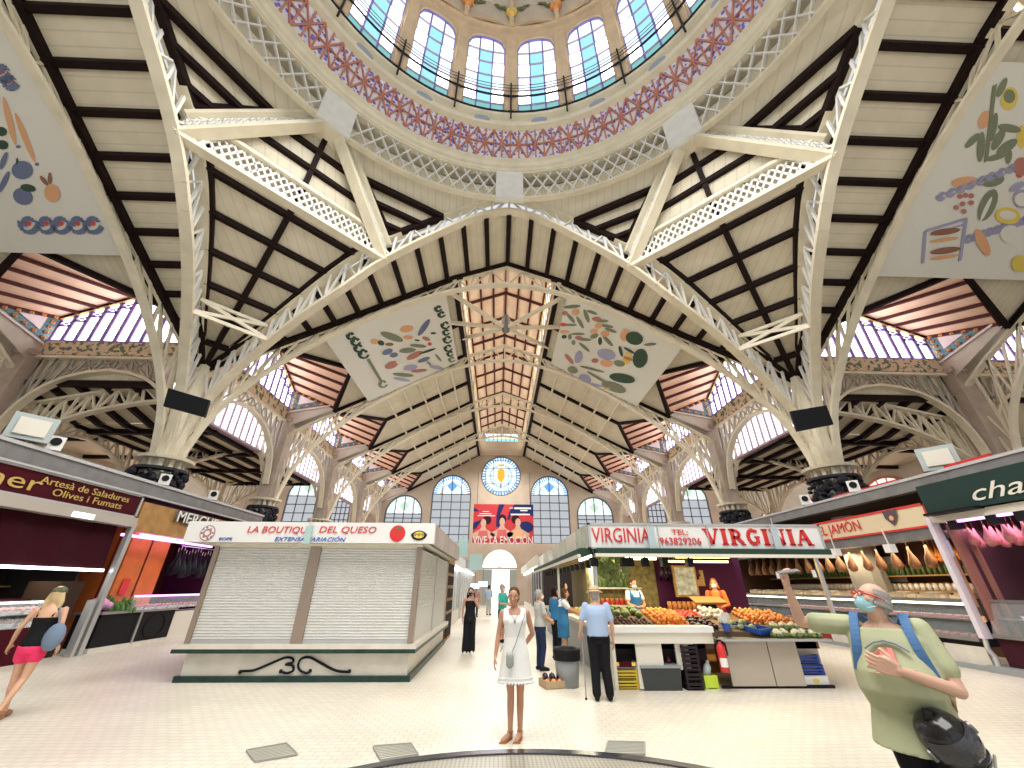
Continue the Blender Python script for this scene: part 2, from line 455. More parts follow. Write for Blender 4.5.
def dormer(W, nm, k, A0, A1, s, bound, pe, side):
    Am = (A0 + A1) / 2; B = 13.0
    P = lambda a, b, z: W(a, s * b, z)
    e0, e1 = A0 + .32, A1 - .32
    sd = 'left' if (s < 0) else 'right'
    where = {'nave': 'above the %s eave of the nave' % sd, 'left_transept': 'above the eave of the left transept', 'right_transept': 'above the eave of the right transept'}[nm]
    r = MB(); rr = MB(); zt = 14.0; ze = 12.4
    n = 5
    for e in (e0, e1):
        r.poly([P(Am, B, zt), P(Am, 8.3, 12.2), P(e, 10.3, 11.3), P(e, B, ze)])
        for j in range(n + 1):
            t = j / n
            a = Am + (e - Am) * t
            rr.bar(P(a, B, zt + (ze - zt) * t - .07), P(a, 8.3 + 2 * t, 12.2 - .9 * t - .07), .13, .13, (0, 0, 1))
        rr.bar(P(Am, B - .05, zt - .1), P(e, B - .05, ze - .1), .13, .16, (0, 0, 1))
        rr.bar(P(Am, 8.3, 12.2 - .1), P(e, 10.3, 11.2), .16, .16, (0, 0, 1))
    d = r.build('dormer', pe); d['kind'] = 'structure'
    tag(d, '%s peach-boarded roof dormer %s, counted from the dome' % (ORD[k], where), 'dormer')
    rr.build('rafter', 'red_wood', d)
    # cheeks with painted triangle
    for e, q in ((e0, 1), (e1, -1)):
        c = MB()
        c.poly([P(e, B, 9.9), P(e, B, ze), P(e, 10.3, 11.3), P(e, 10.3, 11.1)], 0)
        o = q * .03
        c.poly([P(e + o, B - .12, 11.0), P(e + o, B - .12, ze - .12), P(e + o, 10.75, 11.42)], 1)
        c.poly([P(e + 2 * o, B - .55, 11.38), P(e + 2 * o, B - .55, 12.02), P(e + 2 * o, 11.5, 11.58)], 2)
        tri = [V((B - .3, 0, 11.15)), V((B - .3, 0, 12.2)), V((11.05, 0, 11.45))]
        for t0, t1 in ((0, 1), (1, 2), (2, 0)):
            for j in range(4):
                p = tri[t0].lerp(tri[t1], j / 4)
                c.cbox(P(e + 2.5 * o, p.x, p.z), (.11, .11, .11), 3, PI / 4)
        c.path([P(e + o, B - .05, 10.9), P(e + o, 10.5, 11.35)], .09, .08, (0, 0, 1), 2)
        c.build('cheek', ['plaster', 'teal_p', 'pink_p', 'orange_p'], d)
    # window
    g = MB(); fr = MB(); tr = MB()
    g.poly([P(e0, B + .02, 11.1), P(e1, B + .02, 11.1), P(e1, B + .02, ze), P(Am, B + .02, zt), P(e0, B + .02, ze)])
    m = 12
    for j in range(m + 1):
        a = e0 + (e1 - e0) * j / m
        z = zt - (zt - ze) * abs(a - Am) / (e1 - Am)
        fr.bar(P(a, B, 11.05), P(a, B, z), .17, .08, side)
        if j < m:
            a2 = e0 + (e1 - e0) * (j + 1) / m
            zz = min(z, zt - (zt - ze) * abs(a2 - Am) / (e1 - Am)) - .16
            fr.bar(P(a, B, zz - .3), P(a2, B, zz - .3), .08, .08, (0, 0, 1))
            fr.bar(P(a, B - .01, zz), P(a2, B - .01, zz - .3), .05, .04, (0, 0, 1), 0)
            fr.bar(P(a, B - .01, zz - .3), P(a2, B - .01, zz), .05, .04, (0, 0, 1), 0)
    fr.path([P(e0, B - .03, 11.12), P(e1, B - .03, 11.12)], .1, .1, (0, 0, 1))
    tr.path([P(e0, B - .06, ze - .1), P(Am, B - .06, zt - .12), P(e1, B - .06, ze - .1)], .16, .14, side)
    w = g.build('window_%d' % next(WN), 'glass_white'); w['kind'] = 'structure'
    tag(w, '%s tall daylit clerestory window %s, counted from the dome' % (ORD[k], where), 'window')
    fr.build('mullion', 'lilac', w); tr.build('gilded_moulding', 'gold', w)
    # frieze + eave girder
    f = MB(); f.box(0, 0, 0, 0, 0, 0)
    f = MB()
    q = [P(A0, B - .1, 10.42), P(A1, B - .1, 10.42), P(A1, B - .1, 11.08), P(A0, B - .1, 11.08)]
    q2 = [P(A0, B + .1, 10.42), P(A1, B + .1, 10.42), P(A1, B + .1, 11.08), P(A0, B + .1, 11.08)]
    f.hexa(q + q2)
    fo = f.build('trim_%d' % next(TN), 'frieze'); fo['kind'] = 'structure'
    tag(fo, '%s painted flower frieze under the windows %s, counted from the dome' % (ORD[k], where), 'frieze')
    top = [P(A0, B, 10.3), P(A1, B, 10.3)]
    bot = [P(A0 + .45, B, 6.6), P(A0 + .6, B, 7.6), P(A0 + 1.1, B, 8.6), P(A0 + 2.1, B, 9.35), P(Am, B, 9.7), P(A1 - 2.1, B, 9.35), P(A1 - 1.1, B, 8.6), P(A1 - .6, B, 7.6), P(A1 - .45, B, 6.6)]
    sd_ = W(0, 1, 0) - W(0, 0, 0)
    make_truss('eave_girder', top, smooth_pts(bot, 2), 12, sd_, '%s arched lattice girder %s, counted from the dome' % (ORD[k], where.replace('above', 'under')), 'girder', fw=.3, ft=.12, m_ch='cream', m_la='grey_iron', loc=P(Am, B, 0))

import itertools
WN = itertools.count(1); TN = itertools.count(1)
wing(W_nave, 'nave', 4, 'over the nave', True)
wing(W_left, 'left_transept', 2, 'over the left transept', False)
wing(W_right, 'right_transept', 2, 'over the right transept', False)

# ------------------------------------------------------------------ crossing
def S4(s, w, z, q):   # s along arch, w outward, q quadrant arm
    return {0: V((s, YC + w, z)), 1: V((w, YC + s, z)), 2: V((s, YC - w, z)), 3: V((-w, YC + s, z))}[q]
AB = [(0, 9.73, 16.25), (1.5, 9.73, 15.75), (3.2, 9.73, 14.6), (5, 9.73, 13.15), (6.4, 9.95, 11.9), (8.3, 10.75, 10.9), (10.7, 12.0, 9.5), (12.1, 12.6, 7.9), (12.55, 12.7, 5.9)]
AT = [(0, 9.73, 17.1), (1.5, 9.73, 16.5), (3.2, 9.73, 15.5), (5, 9.73, 14.3), (6.6, 10.0, 13.2), (8.7, 10.9, 11.9), (11.0, 12.1, 10.7), (12.7, 12.8, 9.9), (13.0, 12.9, 8.4)]
for q, nm in enumerate(('front arch, towards the rose window', 'right arch', 'back arch, behind the camera', 'left arch')):
    sg = lambda P: [S4(-s, w, z, q) for s, w, z in P[::-1]] + [S4(s, w, z, q) for s, w, z in P[1:]]
    make_truss('crossing_arch', smooth_pts(sg(AT), 3), smooth_pts(sg(AB), 3), 44, S4(0, 1, 0, q) - S4(0, 0, 0, q),
               'great cream lattice arch carrying the dome ring, ' + nm, 'arch', fw=.36, ft=.12, m_la='white_steel', x=False, r=.055, loc=S4(0, 9.73, 0, q))
R1 = 9.1
def ringp(r, ang, z): return V((r * math.sin(ang), YC + r * math.cos(ang), z))
def beam_lattice(p0, p1, q0, q1, name, label, n, side, fw=.3):
    # p: bottom chord ends, q: top chord ends
    e = empty(name, (0, 0, 0), label, 'beam')
    MB().bar(p0, p1, fw, .14, side).build('bottom_chord', 'cream', e)
    MB().bar(q0, q1, fw, .14, side).build('top_chord', 'cream', e)
    mb = MB()
    for r_ in range(-2, n):
        for sgn in (0, 1):
            t0, t1 = r_ / n, (r_ + 2.5) / n
            a0, a1 = max(0, t0), min(1, t1)
            f0 = (a0 - t0) / (t1 - t0); f1 = (a1 - t0) / (t1 - t0)
            if sgn: f0, f1 = 1 - f0, 1 - f1
            A = p0.lerp(p1, a0).lerp(q0.lerp(q1, a0), f0); B = p0.lerp(p1, a1).lerp(q0.lerp(q1, a1), f1)
            mb.bar(A, B, .06, .07, side)
    mb.build('lattice_bars', 'white_steel', e)
    return e
cq = {(0, -1): ('front left'), (0, 1): ('front right'), (2, -1): 'back left', (2, 1): 'back right'}
for (q, s), nm in cq.items():
    oq = 1 if s > 0 else 3
    fy = 1 if q == 0 else -1
    J1b = S4(s * 5, 9.73, 13.2, q); J1t = S4(s * 5, 9.73, 14.25, q)
    J2b = S4(fy * 5, 9.73, 13.2, oq); J2t = S4(fy * 5, 9.73, 14.25, oq)
    sd = V((s, fy, 0)).normalized()
    beam_lattice(J1b, J2b, J1t, J2t, 'corner_beam', 'white diamond-lattice beam cutting the %s corner under the dome' % nm, 26, sd, .34)
    ang = math.atan2(s, fy)
    Nb = ringp(R1, ang, 16.45); Nt = ringp(R1, ang, 17.2)
    for J, Jt, w in ((J1b, J1t, 'front arch' if q == 0 else 'back arch'), (J2b, J2t, 'side arch')):
        d = (J - Nb); sdd = d.cross(V((0, 0, 1)))
        N2 = Nb + d.normalized() * .4; N2.z += .0
        e = beam_lattice(N2, J, N2 + V((0, 0, .62)), Jt - V((0, 0, .2)), 'ring_strut', 'cream latticed strut from the dome ring, %s, to the %s' % (nm, w), 22, sdd, .42)
    # node bracket
    mb = MB(); mb.bar(Nb + V((0, 0, -.02)), Nb + sd * 1.0 + V((0, 0, -.1)), 1.1, .5, sd.cross(V((0, 0, 1)))); mb.build('gusset', 'cream', e)
    # ceilings
    K1 = [S4(s * a, w, z + .12, q) for a, w, z in AT[3:8]]; K2 = [S4(fy * a, w, z + .12, oq) for a, w, z in AT[3:8]]
    mb = MB(); rf = MB()
    for (a, b), (c, d) in zip(zip(K1, K1[1:]), zip(K2, K2[1:])): mb.poly([a, b, d, c])
    N = ringp(9.35, ang, 17.15)
    mb.poly([K1[0], K2[0], N])
    F1 = resample(K1, 7); F2 = resample(K2, 7)
    dn = V((0, 0, -.12))
    for i, (a, b) in enumerate(zip(F1, F2)): rf.bar(a.lerp(b, .03) + dn, b.lerp(a, .03) + dn, .2, .2, (0, 0, 1))
    mids = [(a + b) / 2 for a, b in zip(F1, F2)]
    rf.path([m + dn for m in mids], .2, .2, (0, 0, 1))
    for F in (F1, F2):
        rf.path([p.lerp(m, .11) + dn for p, m in zip(F, mids)], .2, .2, (0, 0, 1))
    for t in (.25, .5, .75):
        rf.bar(K1[0].lerp(N, t) + dn, K2[0].lerp(N, t) + dn, .18, .18, (0, 0, 1))
    rf.bar((K1[0] + K2[0]) / 2 + dn, ((K1[0] + K2[0]) / 2).lerp(N, .8) + dn, .18, .18, (0, 0, 1))
    # side triangles
    for KK, qq, ss in ((K1, q, s), (K2, oq, fy)):
        C = S4(ss * .5, 9.73, 17.05, qq); J = S4(ss * 5, 9.73, 14.42, qq)
        m1 = S4(ss * 2.2, 9.73, 16.2, qq)
        arc = [ringp(9.3, math.atan2(0, 0) , 0)]
        a0 = {0: 0, 1: PI / 2, 2: PI, 3: -PI / 2}[qq]
        da = ang - a0
        if da > PI: da -= 2 * PI
        if da < -PI: da += 2 * PI
        arc = [ringp(9.25, a0 + da * t, 17.15) for t in (0.04, .25, .5, .75, 1)]
        mb.poly([C] + arc[:3] + [m1]); mb.poly([m1] + arc[2:4] + [J]); mb.poly([J, arc[3], arc[4]])
        # framed triangle
        U = C.lerp(J, .46); U2 = C.lerp(J, .96)
        T1 = N.lerp(J, .42); T2 = N.lerp(J, .95)
        G3 = (U + T1 + J) / 3; U, T1, J3 = U.lerp(G3, .13), T1.lerp(G3, .13), J.lerp(G3, .16); U2 = U.lerp(J3, 1); T2 = J3
        for p0, p1 in ((U, T1), (U, J3), (T1, J3)): rf.bar(p0 + dn, p1 + dn, .22, .22, (0, 0, 1))
        for t in (.4, .78):
            rf.bar(U.lerp(U2, t) + dn, T1.lerp(T2, t) + dn, .2, .2, (0, 0, 1))
    c = mb.build('ceiling_crossing', 'boards_x'); c['kind'] = 'structure'
    tag(c, 'pale boarded ceiling with dark rafters in the %s corner under the dome' % nm, 'ceiling')
    rf.build('rafter', 'dark_wood', c)

for s in (-1, 1):
    e = empty('corner_bracing', (s * 9.5, YC + 9.5, 10), 'thin cream tie bars between the arches above the %s clustered column' % ('left' if s < 0 else 'right'), 'brace'); o_ = V((s * 9.5, YC + 9.5, 10))
    pa, pb = V((s * 11.3, YC + 9.4, 10.3)), V((s * 9.4, YC + 11.3, 10.3)); qa, qb = V((s * 11.4, YC + 9.8, 11.1)), V((s * 9.8, YC + 11.4, 11.1))
    for x_, y_ in ((pa, pb), (qa, qb), (pa, qb), (qa, pb)): MB().bar(x_ - o_, y_ - o_, .13, .08, (0, 0, 1)).build('tie_bar', 'cream', e)
# dome ring girder
N = 96
ring = empty('ring_girder', (0, YC, 0), 'white lattice ring girder at the foot of the dome', 'girder')
def lring(prof, name, mats, par, n=N, mi=0):
    return MB().lathe(prof, (0, 0), n).build(name, mats, par)
lring([(9.22, 16.2), (9.0, 16.2), (9.0, 16.32), (9.22, 16.32), (9.22, 16.2)], 'bottom_flange', 'cream', ring)
lring([(9.25, 17.80), (8.98, 17.80), (8.98, 17.9), (9.25, 17.9), (9.25, 17.80)], 'top_flange', 'cream', ring)
mb = MB(); mp = MB()
c0 = V((0, YC, 0))
for i in range(112):
    a = 2 * PI * i / 112; b = 2 * PI * (i + 1.6) / 112
    dd = min(abs((math.degrees(a) + 22.5) % 45 - 22.5), 99)
    if dd < 3.2: continue
    mb.bar(ringp(R1, a, 16.28) - c0, ringp(R1, b, 17.84) - c0, .10, .05, ringp(1, a, 0) - c0)
    mb.bar(ringp(R1, a, 17.84) - c0, ringp(R1, b, 16.28) - c0, .10, .05, ringp(1, a, 0) - c0)
mb.build('lattice_bars', 'white_steel', ring)
for i in range(8):
    a = PI / 4 * i; mp = MB()
    for k in (-1, 1):
        p0 = ringp(R1 - .12, a + k * .065, 0) - c0; p1 = ringp(R1 - .16, a, 0) - c0
        mp.hexa([p0 + V((0, 0, 16.18)), p1 + V((0, 0, 16.18)), p1 * 1.03 + V((0, 0, 16.18)), p0 * 1.03 + V((0, 0, 16.18)), p0 + V((0, 0, 17.86)), p1 + V((0, 0, 17.86)), p1 * 1.03 + V((0, 0, 17.86)), p0 * 1.03 + V((0, 0, 17.86))])
    mp.build('web_plate', 'white_steel', ring)
lring([(9.75, 16.9), (9.7, 17.9)], 'backing', 'drumback', ring)
# drum
drum = empty('dome_drum', (0, YC, 0), 'patterned drum and cornice of the dome, above the lattice ring', 'dome')
lring([(9.75, 17.9), (8.95, 17.9), (8.9, 18.0), (8.82, 18.05), (8.75, 18.2), (8.62, 18.28), (8.72, 18.36)], 'lower_moulding', 'cream', drum)
lring([(8.72, 18.36), (8.28, 19.62)], 'mosaic_band', 'mosaic', drum)
mb = MB(); NM = 72
def dp(a, t): return ringp(8.68 - .44 * t, a, 18.36 + 1.26 * t) - c0
for i in range(NM):
    a = 2 * PI * i / NM; b = 2 * PI * (i + 1) / NM; c = (a + b) / 2; sd = ringp(1, a, 0) - c0
    for p, q_ in (((a, 0), (b, 1)), ((a, 1), (b, 0)), ((a, 0), (a, 1)), ((c, 0), (c, 1)), ((a, .5), (b, .5))):
        mb.bar(dp(*p), dp(*q_), .05, .06, sd)
mb.build('terracotta_ribs', 'brick_red', drum)
lring([(8.32, 19.6), (8.05, 19.72), (8.02, 19.85), (8.2, 19.9), (8.2, 20.02), (8.12, 20.02), (8.12, 20.16), (8.2, 20.16), (8.2, 20.3), (8.0, 20.42), (7.98, 20.55), (8.05, 20.62)], 'cornice', 'cream', drum)
medm = mat('slate_blue_medallion', (.34, .40, .48), .5)
for i in range(20):
    mb = MB(); a = math.radians(9 + 18 * i)
    ctr = ringp(8.13, a, 20.08) - c0; t = V((math.cos(a), -math.sin(a), 0)); u = V((0, 0, 1)); nrm = -V((math.sin(a), math.cos(a), 0))
    for rr_, mi, off in ((1, 0, .03), (.75, 1, .06)):
        P = [ctr + t * math.cos(x) * .48 * rr_ + u * math.sin(x) * .28 * rr_ + nrm * off for x in [2 * PI * k / 16 for k in range(16)]]
        mb.poly(P, mi)
    mb.build('medallion', ['cream', medm], drum)
# railing
rl = empty('dome_railing', (0, YC, 0), 'thin black safety railing running round inside the dome windows', 'railing')
for i in range(20):
    a = math.radians(18 * i)
    mbp = MB(); mbp.bar(ringp(7.85, a, 19.9) - c0, ringp(7.75, a, 22.5) - c0, .07, .07, ringp(1, a, 0) - c0); mbp.build('post', 'dark_iron', rl)
for nm, z, r_ in (('handrail', 21.55, .05), ('wire', 21.95, .015), ('wire', 22.2, .015), ('wire', 22.45, .015), ('base_rail', 20.62, .06)):
    pts = [ringp(7.8 if z > 21 else 7.98, math.radians(4 * i), z) - c0 for i in range(91)]
    MB().tube(pts, r_, 5, cap=False).build(nm, 'dark_iron', rl)
# windows and piers
HA = math.radians(6.7); R2 = 8.0; Z0 = 20.6; Z1 = 26.5; ZT = 27.5; ZC = 28.0
pier = MB()
for i in range(20):
    a = math.radians(9 + 18 * i)
    def wp(u, z, r_=R2): return ringp(r_, a + u * HA, z)
    def arcz(u): return Z1 + (ZT - Z1) * math.sqrt(max(0, 1 - u * u))
    us = [-1 + k / 6 for k in range(13)]
    for u0, u1 in zip(us, us[1:]):
        pier.poly([wp(u0, arcz(u0)) - c0, wp(u1, arcz(u1)) - c0, wp(u1, ZC) - c0, wp(u0, ZC) - c0])
        pier.poly([wp(u0, arcz(u0)) - c0, wp(u1, arcz(u1)) - c0, wp(u1, arcz(u1), R2 + .3) - c0, wp(u0, arcz(u0), R2 + .3) - c0])
    edge = math.radians(9) / HA
    for sgn in (-1, 1):
        pier.poly([wp(sgn, Z0) - c0, wp(sgn * edge, Z0) - c0, wp(sgn * edge, ZC) - c0, wp(sgn, ZC) - c0])
        pier.poly([wp(sgn, Z0) - c0, wp(sgn, Z1) - c0, wp(sgn, Z1, R2 + .3) - c0, wp(sgn, Z0, R2 + .3) - c0])
        pier.bar(wp(sgn * edge, Z0, R2 - .05) - c0, wp(sgn * edge, 27.2, R2 - .05) - c0, .5, .12, V((math.cos(a), -math.sin(a), 0)))
    g = MB(); zs = [Z0, 21.5, 22.7, 23.9, 25.1, 26.2]; cs = [-1, -.36, .36, 1]
    for ci in range(3):
        for ri in range(5):
            mi = 2 if ri == 0 else (0 if (ci == 1) == (ri in (2,)) else 1)
            mi = 3 if ri == 0 else (1 if ci == 1 else (0 if ri % 2 else 2))
            g.poly([wp(cs[ci], zs[ri], R2 + .2), wp(cs[ci + 1], zs[ri], R2 + .2), wp(cs[ci + 1], zs[ri + 1], R2 + .2), wp(cs[ci], zs[ri + 1], R2 + .2)], mi)
        uu = [cs[ci] + (cs[ci + 1] - cs[ci]) * k / 4 for k in range(5)]
        g.poly([wp(u, 26.2, R2 + .2) for u in (uu[0], uu[-1])] + [wp(u, arcz(u), R2 + .2) for u in uu[::-1]], 2)
    w = g.build('window_%d' % next(WN), ['glass_white', 'glass_cyan', 'glass_pale', 'glass_teal']); w['kind'] = 'structure'
    dirs = 'window %s of the dome drum' % ('facing the camera, left of the middle post' if i == 19 else 'facing the camera, right of the middle post' if i == 0 else 'on the far side' if i in (1, 18) else 'high up round the side' if i in (2, 17, 3, 16) else 'behind the camera')
    tag(w, 'arched stained glass ' + dirs, 'window', 'arched dome windows')
    fr = MB()
    for z in zs[:]: fr.path([wp(u, z, R2 + .16) for u in us[::3]], .07, .06, (0, 0, 1), 1)
    for u in (-.36, .36): fr.bar(wp(u, Z0, R2 + .16), wp(u, arcz(u), R2 + .16), .07, .06, V((1, 0, 0)))
    fr.path([wp(-1, Z0, R2 + .14)] + [wp(u, arcz(u), R2 + .14) for u in us] + [wp(1, Z0, R2 + .14)], .09, .08, V((math.sin(a), math.cos(a), 0)), 0)
    fr.build('glazing_bars', ['lilac', 'mauve'], w)
pier.build('pier', 'stone', drum)
# vault
vault = empty('dome_vault', (0, YC, 0), 'buff vault of the dome painted with orange garlands', 'dome')
lring([(8.0, 28.0), (7.8, 28.02), (7.75, 28.2), (7.95, 28.3), (7.85, 28.9)], 'moulding', 'stone', vault)
lring([(7.85, 28.9), (7.6, 30.2), (7.45, 30.35), (7.3, 30.35)], 'garland_band', 'plaster', vault)
lring([(7.3, 30.35), (6.9, 31.6), (5.8, 33.6), (4, 35.2), (2, 36.1), (.01, 36.4)], 'cap', 'stone', vault)
mb = MB()
for i in range(20):
    a = math.radians(18 * i)
    mb.path([ringp(7.75, a, 28.1) - c0, ringp(7.62, a, 29) - c0, ringp(7.4, a, 30.3) - c0, ringp(6.8, a, 31.6) - c0, ringp(5.7, a, 33.6) - c0], .22, .14, V((math.cos(a), -math.sin(a), 0)))
    a2 = a + math.radians(9)
    mb.path([ringp(7.78, a + math.radians(t), 28.15 + .55 * math.sin(math.radians(t) * 10)) - c0 for t in range(0, 19, 3)], .2, .1, (0, 0, 1))
mb.build('rib', 'stone', vault)
lf = mat('olive_leaf_paint', (.16, .17, .08), .7)
lem = mat('lemon_paint', (.85, .6, .15), .6)
for i in range(20):
    a = math.radians(18 * i); gl = MB()
    for k in range(-7, 8):
        if k == 0: continue
        u = a + math.radians(k * .9); z = 29.45 + .12 * abs(k) ** .8 + random.uniform(-.12, .12)
        p = ringp(7.62 - (z - 29.45) * .1, u, z) - c0
        gl.ball(p, .17, 6, 0, (1, .3, .45), Matrix.Rotation(-u + random.uniform(-.2, .2), 3, 'Z') @ Matrix.Rotation(random.uniform(-.9, .9), 3, 'Y'))
    for k, (du, dz) in enumerate(((-1.1, 0), (1.0, .08), (0, -.32))):
        gl.ball(ringp(7.6, a + math.radians(du), 29.35 + dz) - c0, .19, 8, 1 if i % 2 else 2)
    gl.build('painted_garland', [lf, 'orange_p', lem], vault)

# ------------------------------------------------------------------ columns
def pedestal(e, s=1.0, flow=True):
    mb = MB(); mb.lathe([(.9 * s, 0), (.9 * s, .5), (.7 * s, .6), (.62 * s, 4.3), (.72 * s, 4.5), (.62 * s, 4.6), (.66 * s, 5.1)], (0, 0), 12)
    mb.build('pedestal', 'grey_iron', e)
    mb = MB(); mb.lathe([(1.15 * s, 5.75), (1.2 * s, 5.85), (.7 * s, 5.9), (.7 * s, 5.75), (1.15 * s, 5.75)], (0, 0), 16)
    for k in range(12):
        a = 2 * PI * k / 12; mb.bar((.65 * s * math.cos(a), .65 * s * math.sin(a), 5.2), (.72 * s * math.cos(a), .72 * s * math.sin(a), 5.8), .16, .14, (math.cos(a), math.sin(a), 0))
    mb.build('collar', 'cream', e)
    if flow:
        pl = MB(); rnd = random.Random(3)
        for k in range(150):
            a = rnd.uniform(0, 2 * PI); r_ = rnd.uniform(.6, 1.15) * s; z = rnd.uniform(4.55, 5.3)
            pl.ball((r_ * math.cos(a), r_ * math.sin(a), z), rnd.uniform(.08, .16), 5, 0, (1, 1, rnd.uniform(.5, 1.2)))
        pl.lathe([(1.0 * s, 5.3), (1.15 * s, 5.35), (1.1 * s, 5.45), (.7 * s, 5.4)], (0, 0), 16)
        pl.build('ornament_ring', 'dark_iron', e)
for sx in (-1, 1):
    for fy in (1, -1):
        nm = ('left' if sx < 0 else 'right')
        e = empty('clustered_column', (sx * 12.75, YC + fy * 12.75, 0), 'clustered cream iron column with four ribs, %s' % ((nm + ' of the two carrying the front arch of the dome') if fy > 0 else (nm + ' of the two behind the camera')), 'column')
        pedestal(e, .78)
        mb = MB()
        for (dx, dy) in ((-sx * .35, .1 * fy), (-sx * .1, -.35 * fy), (sx * .25, .25 * fy), (.0, .38 * fy), (sx * .38, 0)):
            mb.bar((dx, dy, 4.9), (dx * 1.15, dy * 1.15, 6.4), .3, .3, (dx, dy, 0))
        mb.lathe([(.45, 4.9), (.45, 6.5), (.35, 8.5), (.2, 10.2)], (0, 0), 10)
        mb.build('shaft', 'cream', e)
def column(x, y, label):
    e = empty('iron_column', (x, y, 0), label, 'column')
    pedestal(e, .68)
    mb = MB()
    for z0, z1, w0, w1 in ((4.9, 6.4, .34, .34), (6.4, 8.0, .34, .42), (8.0, 10.35, .42, .34)):
        mb.hexa([(-w0, -w0, z0), (w0, -w0, z0), (w0, w0, z0), (-w0, w0, z0), (-w1, -w1, z1), (w1, -w1, z1), (w1, w1, z1), (-w1, w1, z1)])
    mb.build('shaft', 'iron_brown', e)
    mb = MB(); mb.box(-.45, .45, -.45, .45, 10.3, 10.5); mb.box(-.42, .42, -.42, .42, 8.0, 8.12); mb.build('capital', 'iron_brown', e)
for k in range(1, 4):
    for s in (-1, 1):
        column(s * 13, YC + COLA[k], '%s brown-grey riveted iron column on the %s of the nave, counted from the dome' % (ORD[k - 1], 'left' if s < 0 else 'right'))
for k in (1, 2):
    for s in (-1, 1):
        column(s * COLA[k], YC + 13, '%s riveted iron column of the %s transept, counted from the dome' % (ORD[k - 1], 'left' if s < 0 else 'right'))

# ------------------------------------------------------------------ cross braces, banners, screens
YT = YC + 13
e = empty('cross_brace', (0, YT, 0), 'cream six-armed steel brace hanging under the ridge skylight', 'brace')
for p in ((-3.7, YT, 15.1), (3.9, YT, 15.1), (-2.9, 20.5, 15.3), (3.2, 21.5, 15.3), (-3.6, 18, 14.8), (3.6, 18.2, 14.8)):
    MB().bar((0, 18.2 - YT, 14.6), V(p) - V((0, YT, 0)), .2, .14, (0, 0, 1)).build('arm', 'cream', e)
MB().lathe([(.01, 14.3), (.22, 14.4), (.26, 15.2), (.1, 15.5)], (0, 18.2 - YT), 10).build('hub', 'grey_metal', e)
# ------------------------------------------------------------------ floor, walls, aisles
f = MB().box(-32, 32, -9, 60, -.1, 0).build('floor', 'floor'); f['kind'] = 'structure'; tag(f, 'cream glazed tile floor of the market hall', 'floor')
def arch_pts(cx, hw, zb, zs, n=10):
    return [(cx + hw, zb)] + [(cx + hw * math.cos(PI * k / n), zs + hw * math.sin(PI * k / n)) for k in range(n + 1)] + [(cx - hw, zb)]

def arched_window(cx, hw, zb, ztop, y, label, mats, cols=4, rows=5, lun=None, deco=None, circle=False):
    zs = ztop - hw
    w = MB(); n = 16
    if circle:
        P = [(cx + hw * math.cos(2 * PI * k / 32), (ztop - hw) + hw * math.sin(2 * PI * k / 32)) for k in range(32)]
        w.poly([(x, y, z) for x, z in P], 1)
    else:
        w.poly([(cx - hw, y, zb), (cx + hw, y, zb), (cx + hw, y, zs), (cx - hw, y, zs)], 0)
        w.poly([(cx + hw * math.cos(PI * k / n), y, zs + hw * math.sin(PI * k / n)) for k in range(n + 1)], 1)
    if deco == 'ring':
        for r0, r1, mi in ((1, .78, 2), (.62, .5, 2)):
            for k in range(24 if not circle else 40):
                tot = PI if not circle else 2 * PI; m = 24 if not circle else 40
                a, b = tot * k / m, tot * (k + .6) / m
                w.poly([(cx + hw * r * math.cos(t), y - .03, zs + hw * r * math.sin(t)) for r, t in ((r0 * .98, a), (r0 * .98, b), (r1, b), (r1, a))], mi)
        w.poly([(cx + dx * hw * .3, y - .04, zs + hw * .42 + dz * hw * .3) for dx, dz in ((0, 1), (.9, 0), (0, -1), (-.9, 0))], 2) if not circle else None
    o = w.build('window_%d' % next(WN), mats); o['kind'] = 'structure'; tag(o, label, 'window')
    fr = MB()
    if not circle:
        for k in range(cols + 1):
            x = cx - hw + 2 * hw * k / cols
            zz = zs + math.sqrt(max(0, hw * hw - (x - cx) ** 2))
            fr.bar((x, y - .05, zb), (x, y - .05, zz), .09, .08, (1, 0, 0))
        for k in range(rows + 1):
            z = zb + (zs - zb) * k / rows; fr.bar((cx - hw, y - .05, z), (cx + hw, y - .05, z), .09, .08, (0, 0, 1))
        pts = [(x, y - .06, z) for x, z in arch_pts(cx, hw, zb, zs)]; fr.path(pts, .14, .14, (0, 1, 0))
    else:
        fr.path([(cx + hw * math.cos(2 * PI * k / 40), y - .06, zs + hw * math.sin(2 * PI * k / 40)) for k in range(41)], .14, .12, (0, 1, 0))
        for k in range(-2, 3):
            h = math.sqrt(hw * hw - (k * hw * .4) ** 2)
            fr.bar((cx + k * hw * .4, y - .05, zs - h), (cx + k * hw * .4, y - .05, zs + h), .06, .05, (1, 0, 0))
            fr.bar((cx - h, y - .05, zs + k * hw * .4), (cx + h, y - .05, zs + k * hw * .4), .06, .05, (0, 0, 1))
    fr.build('glazing_bars', 'lead', o)
    return o

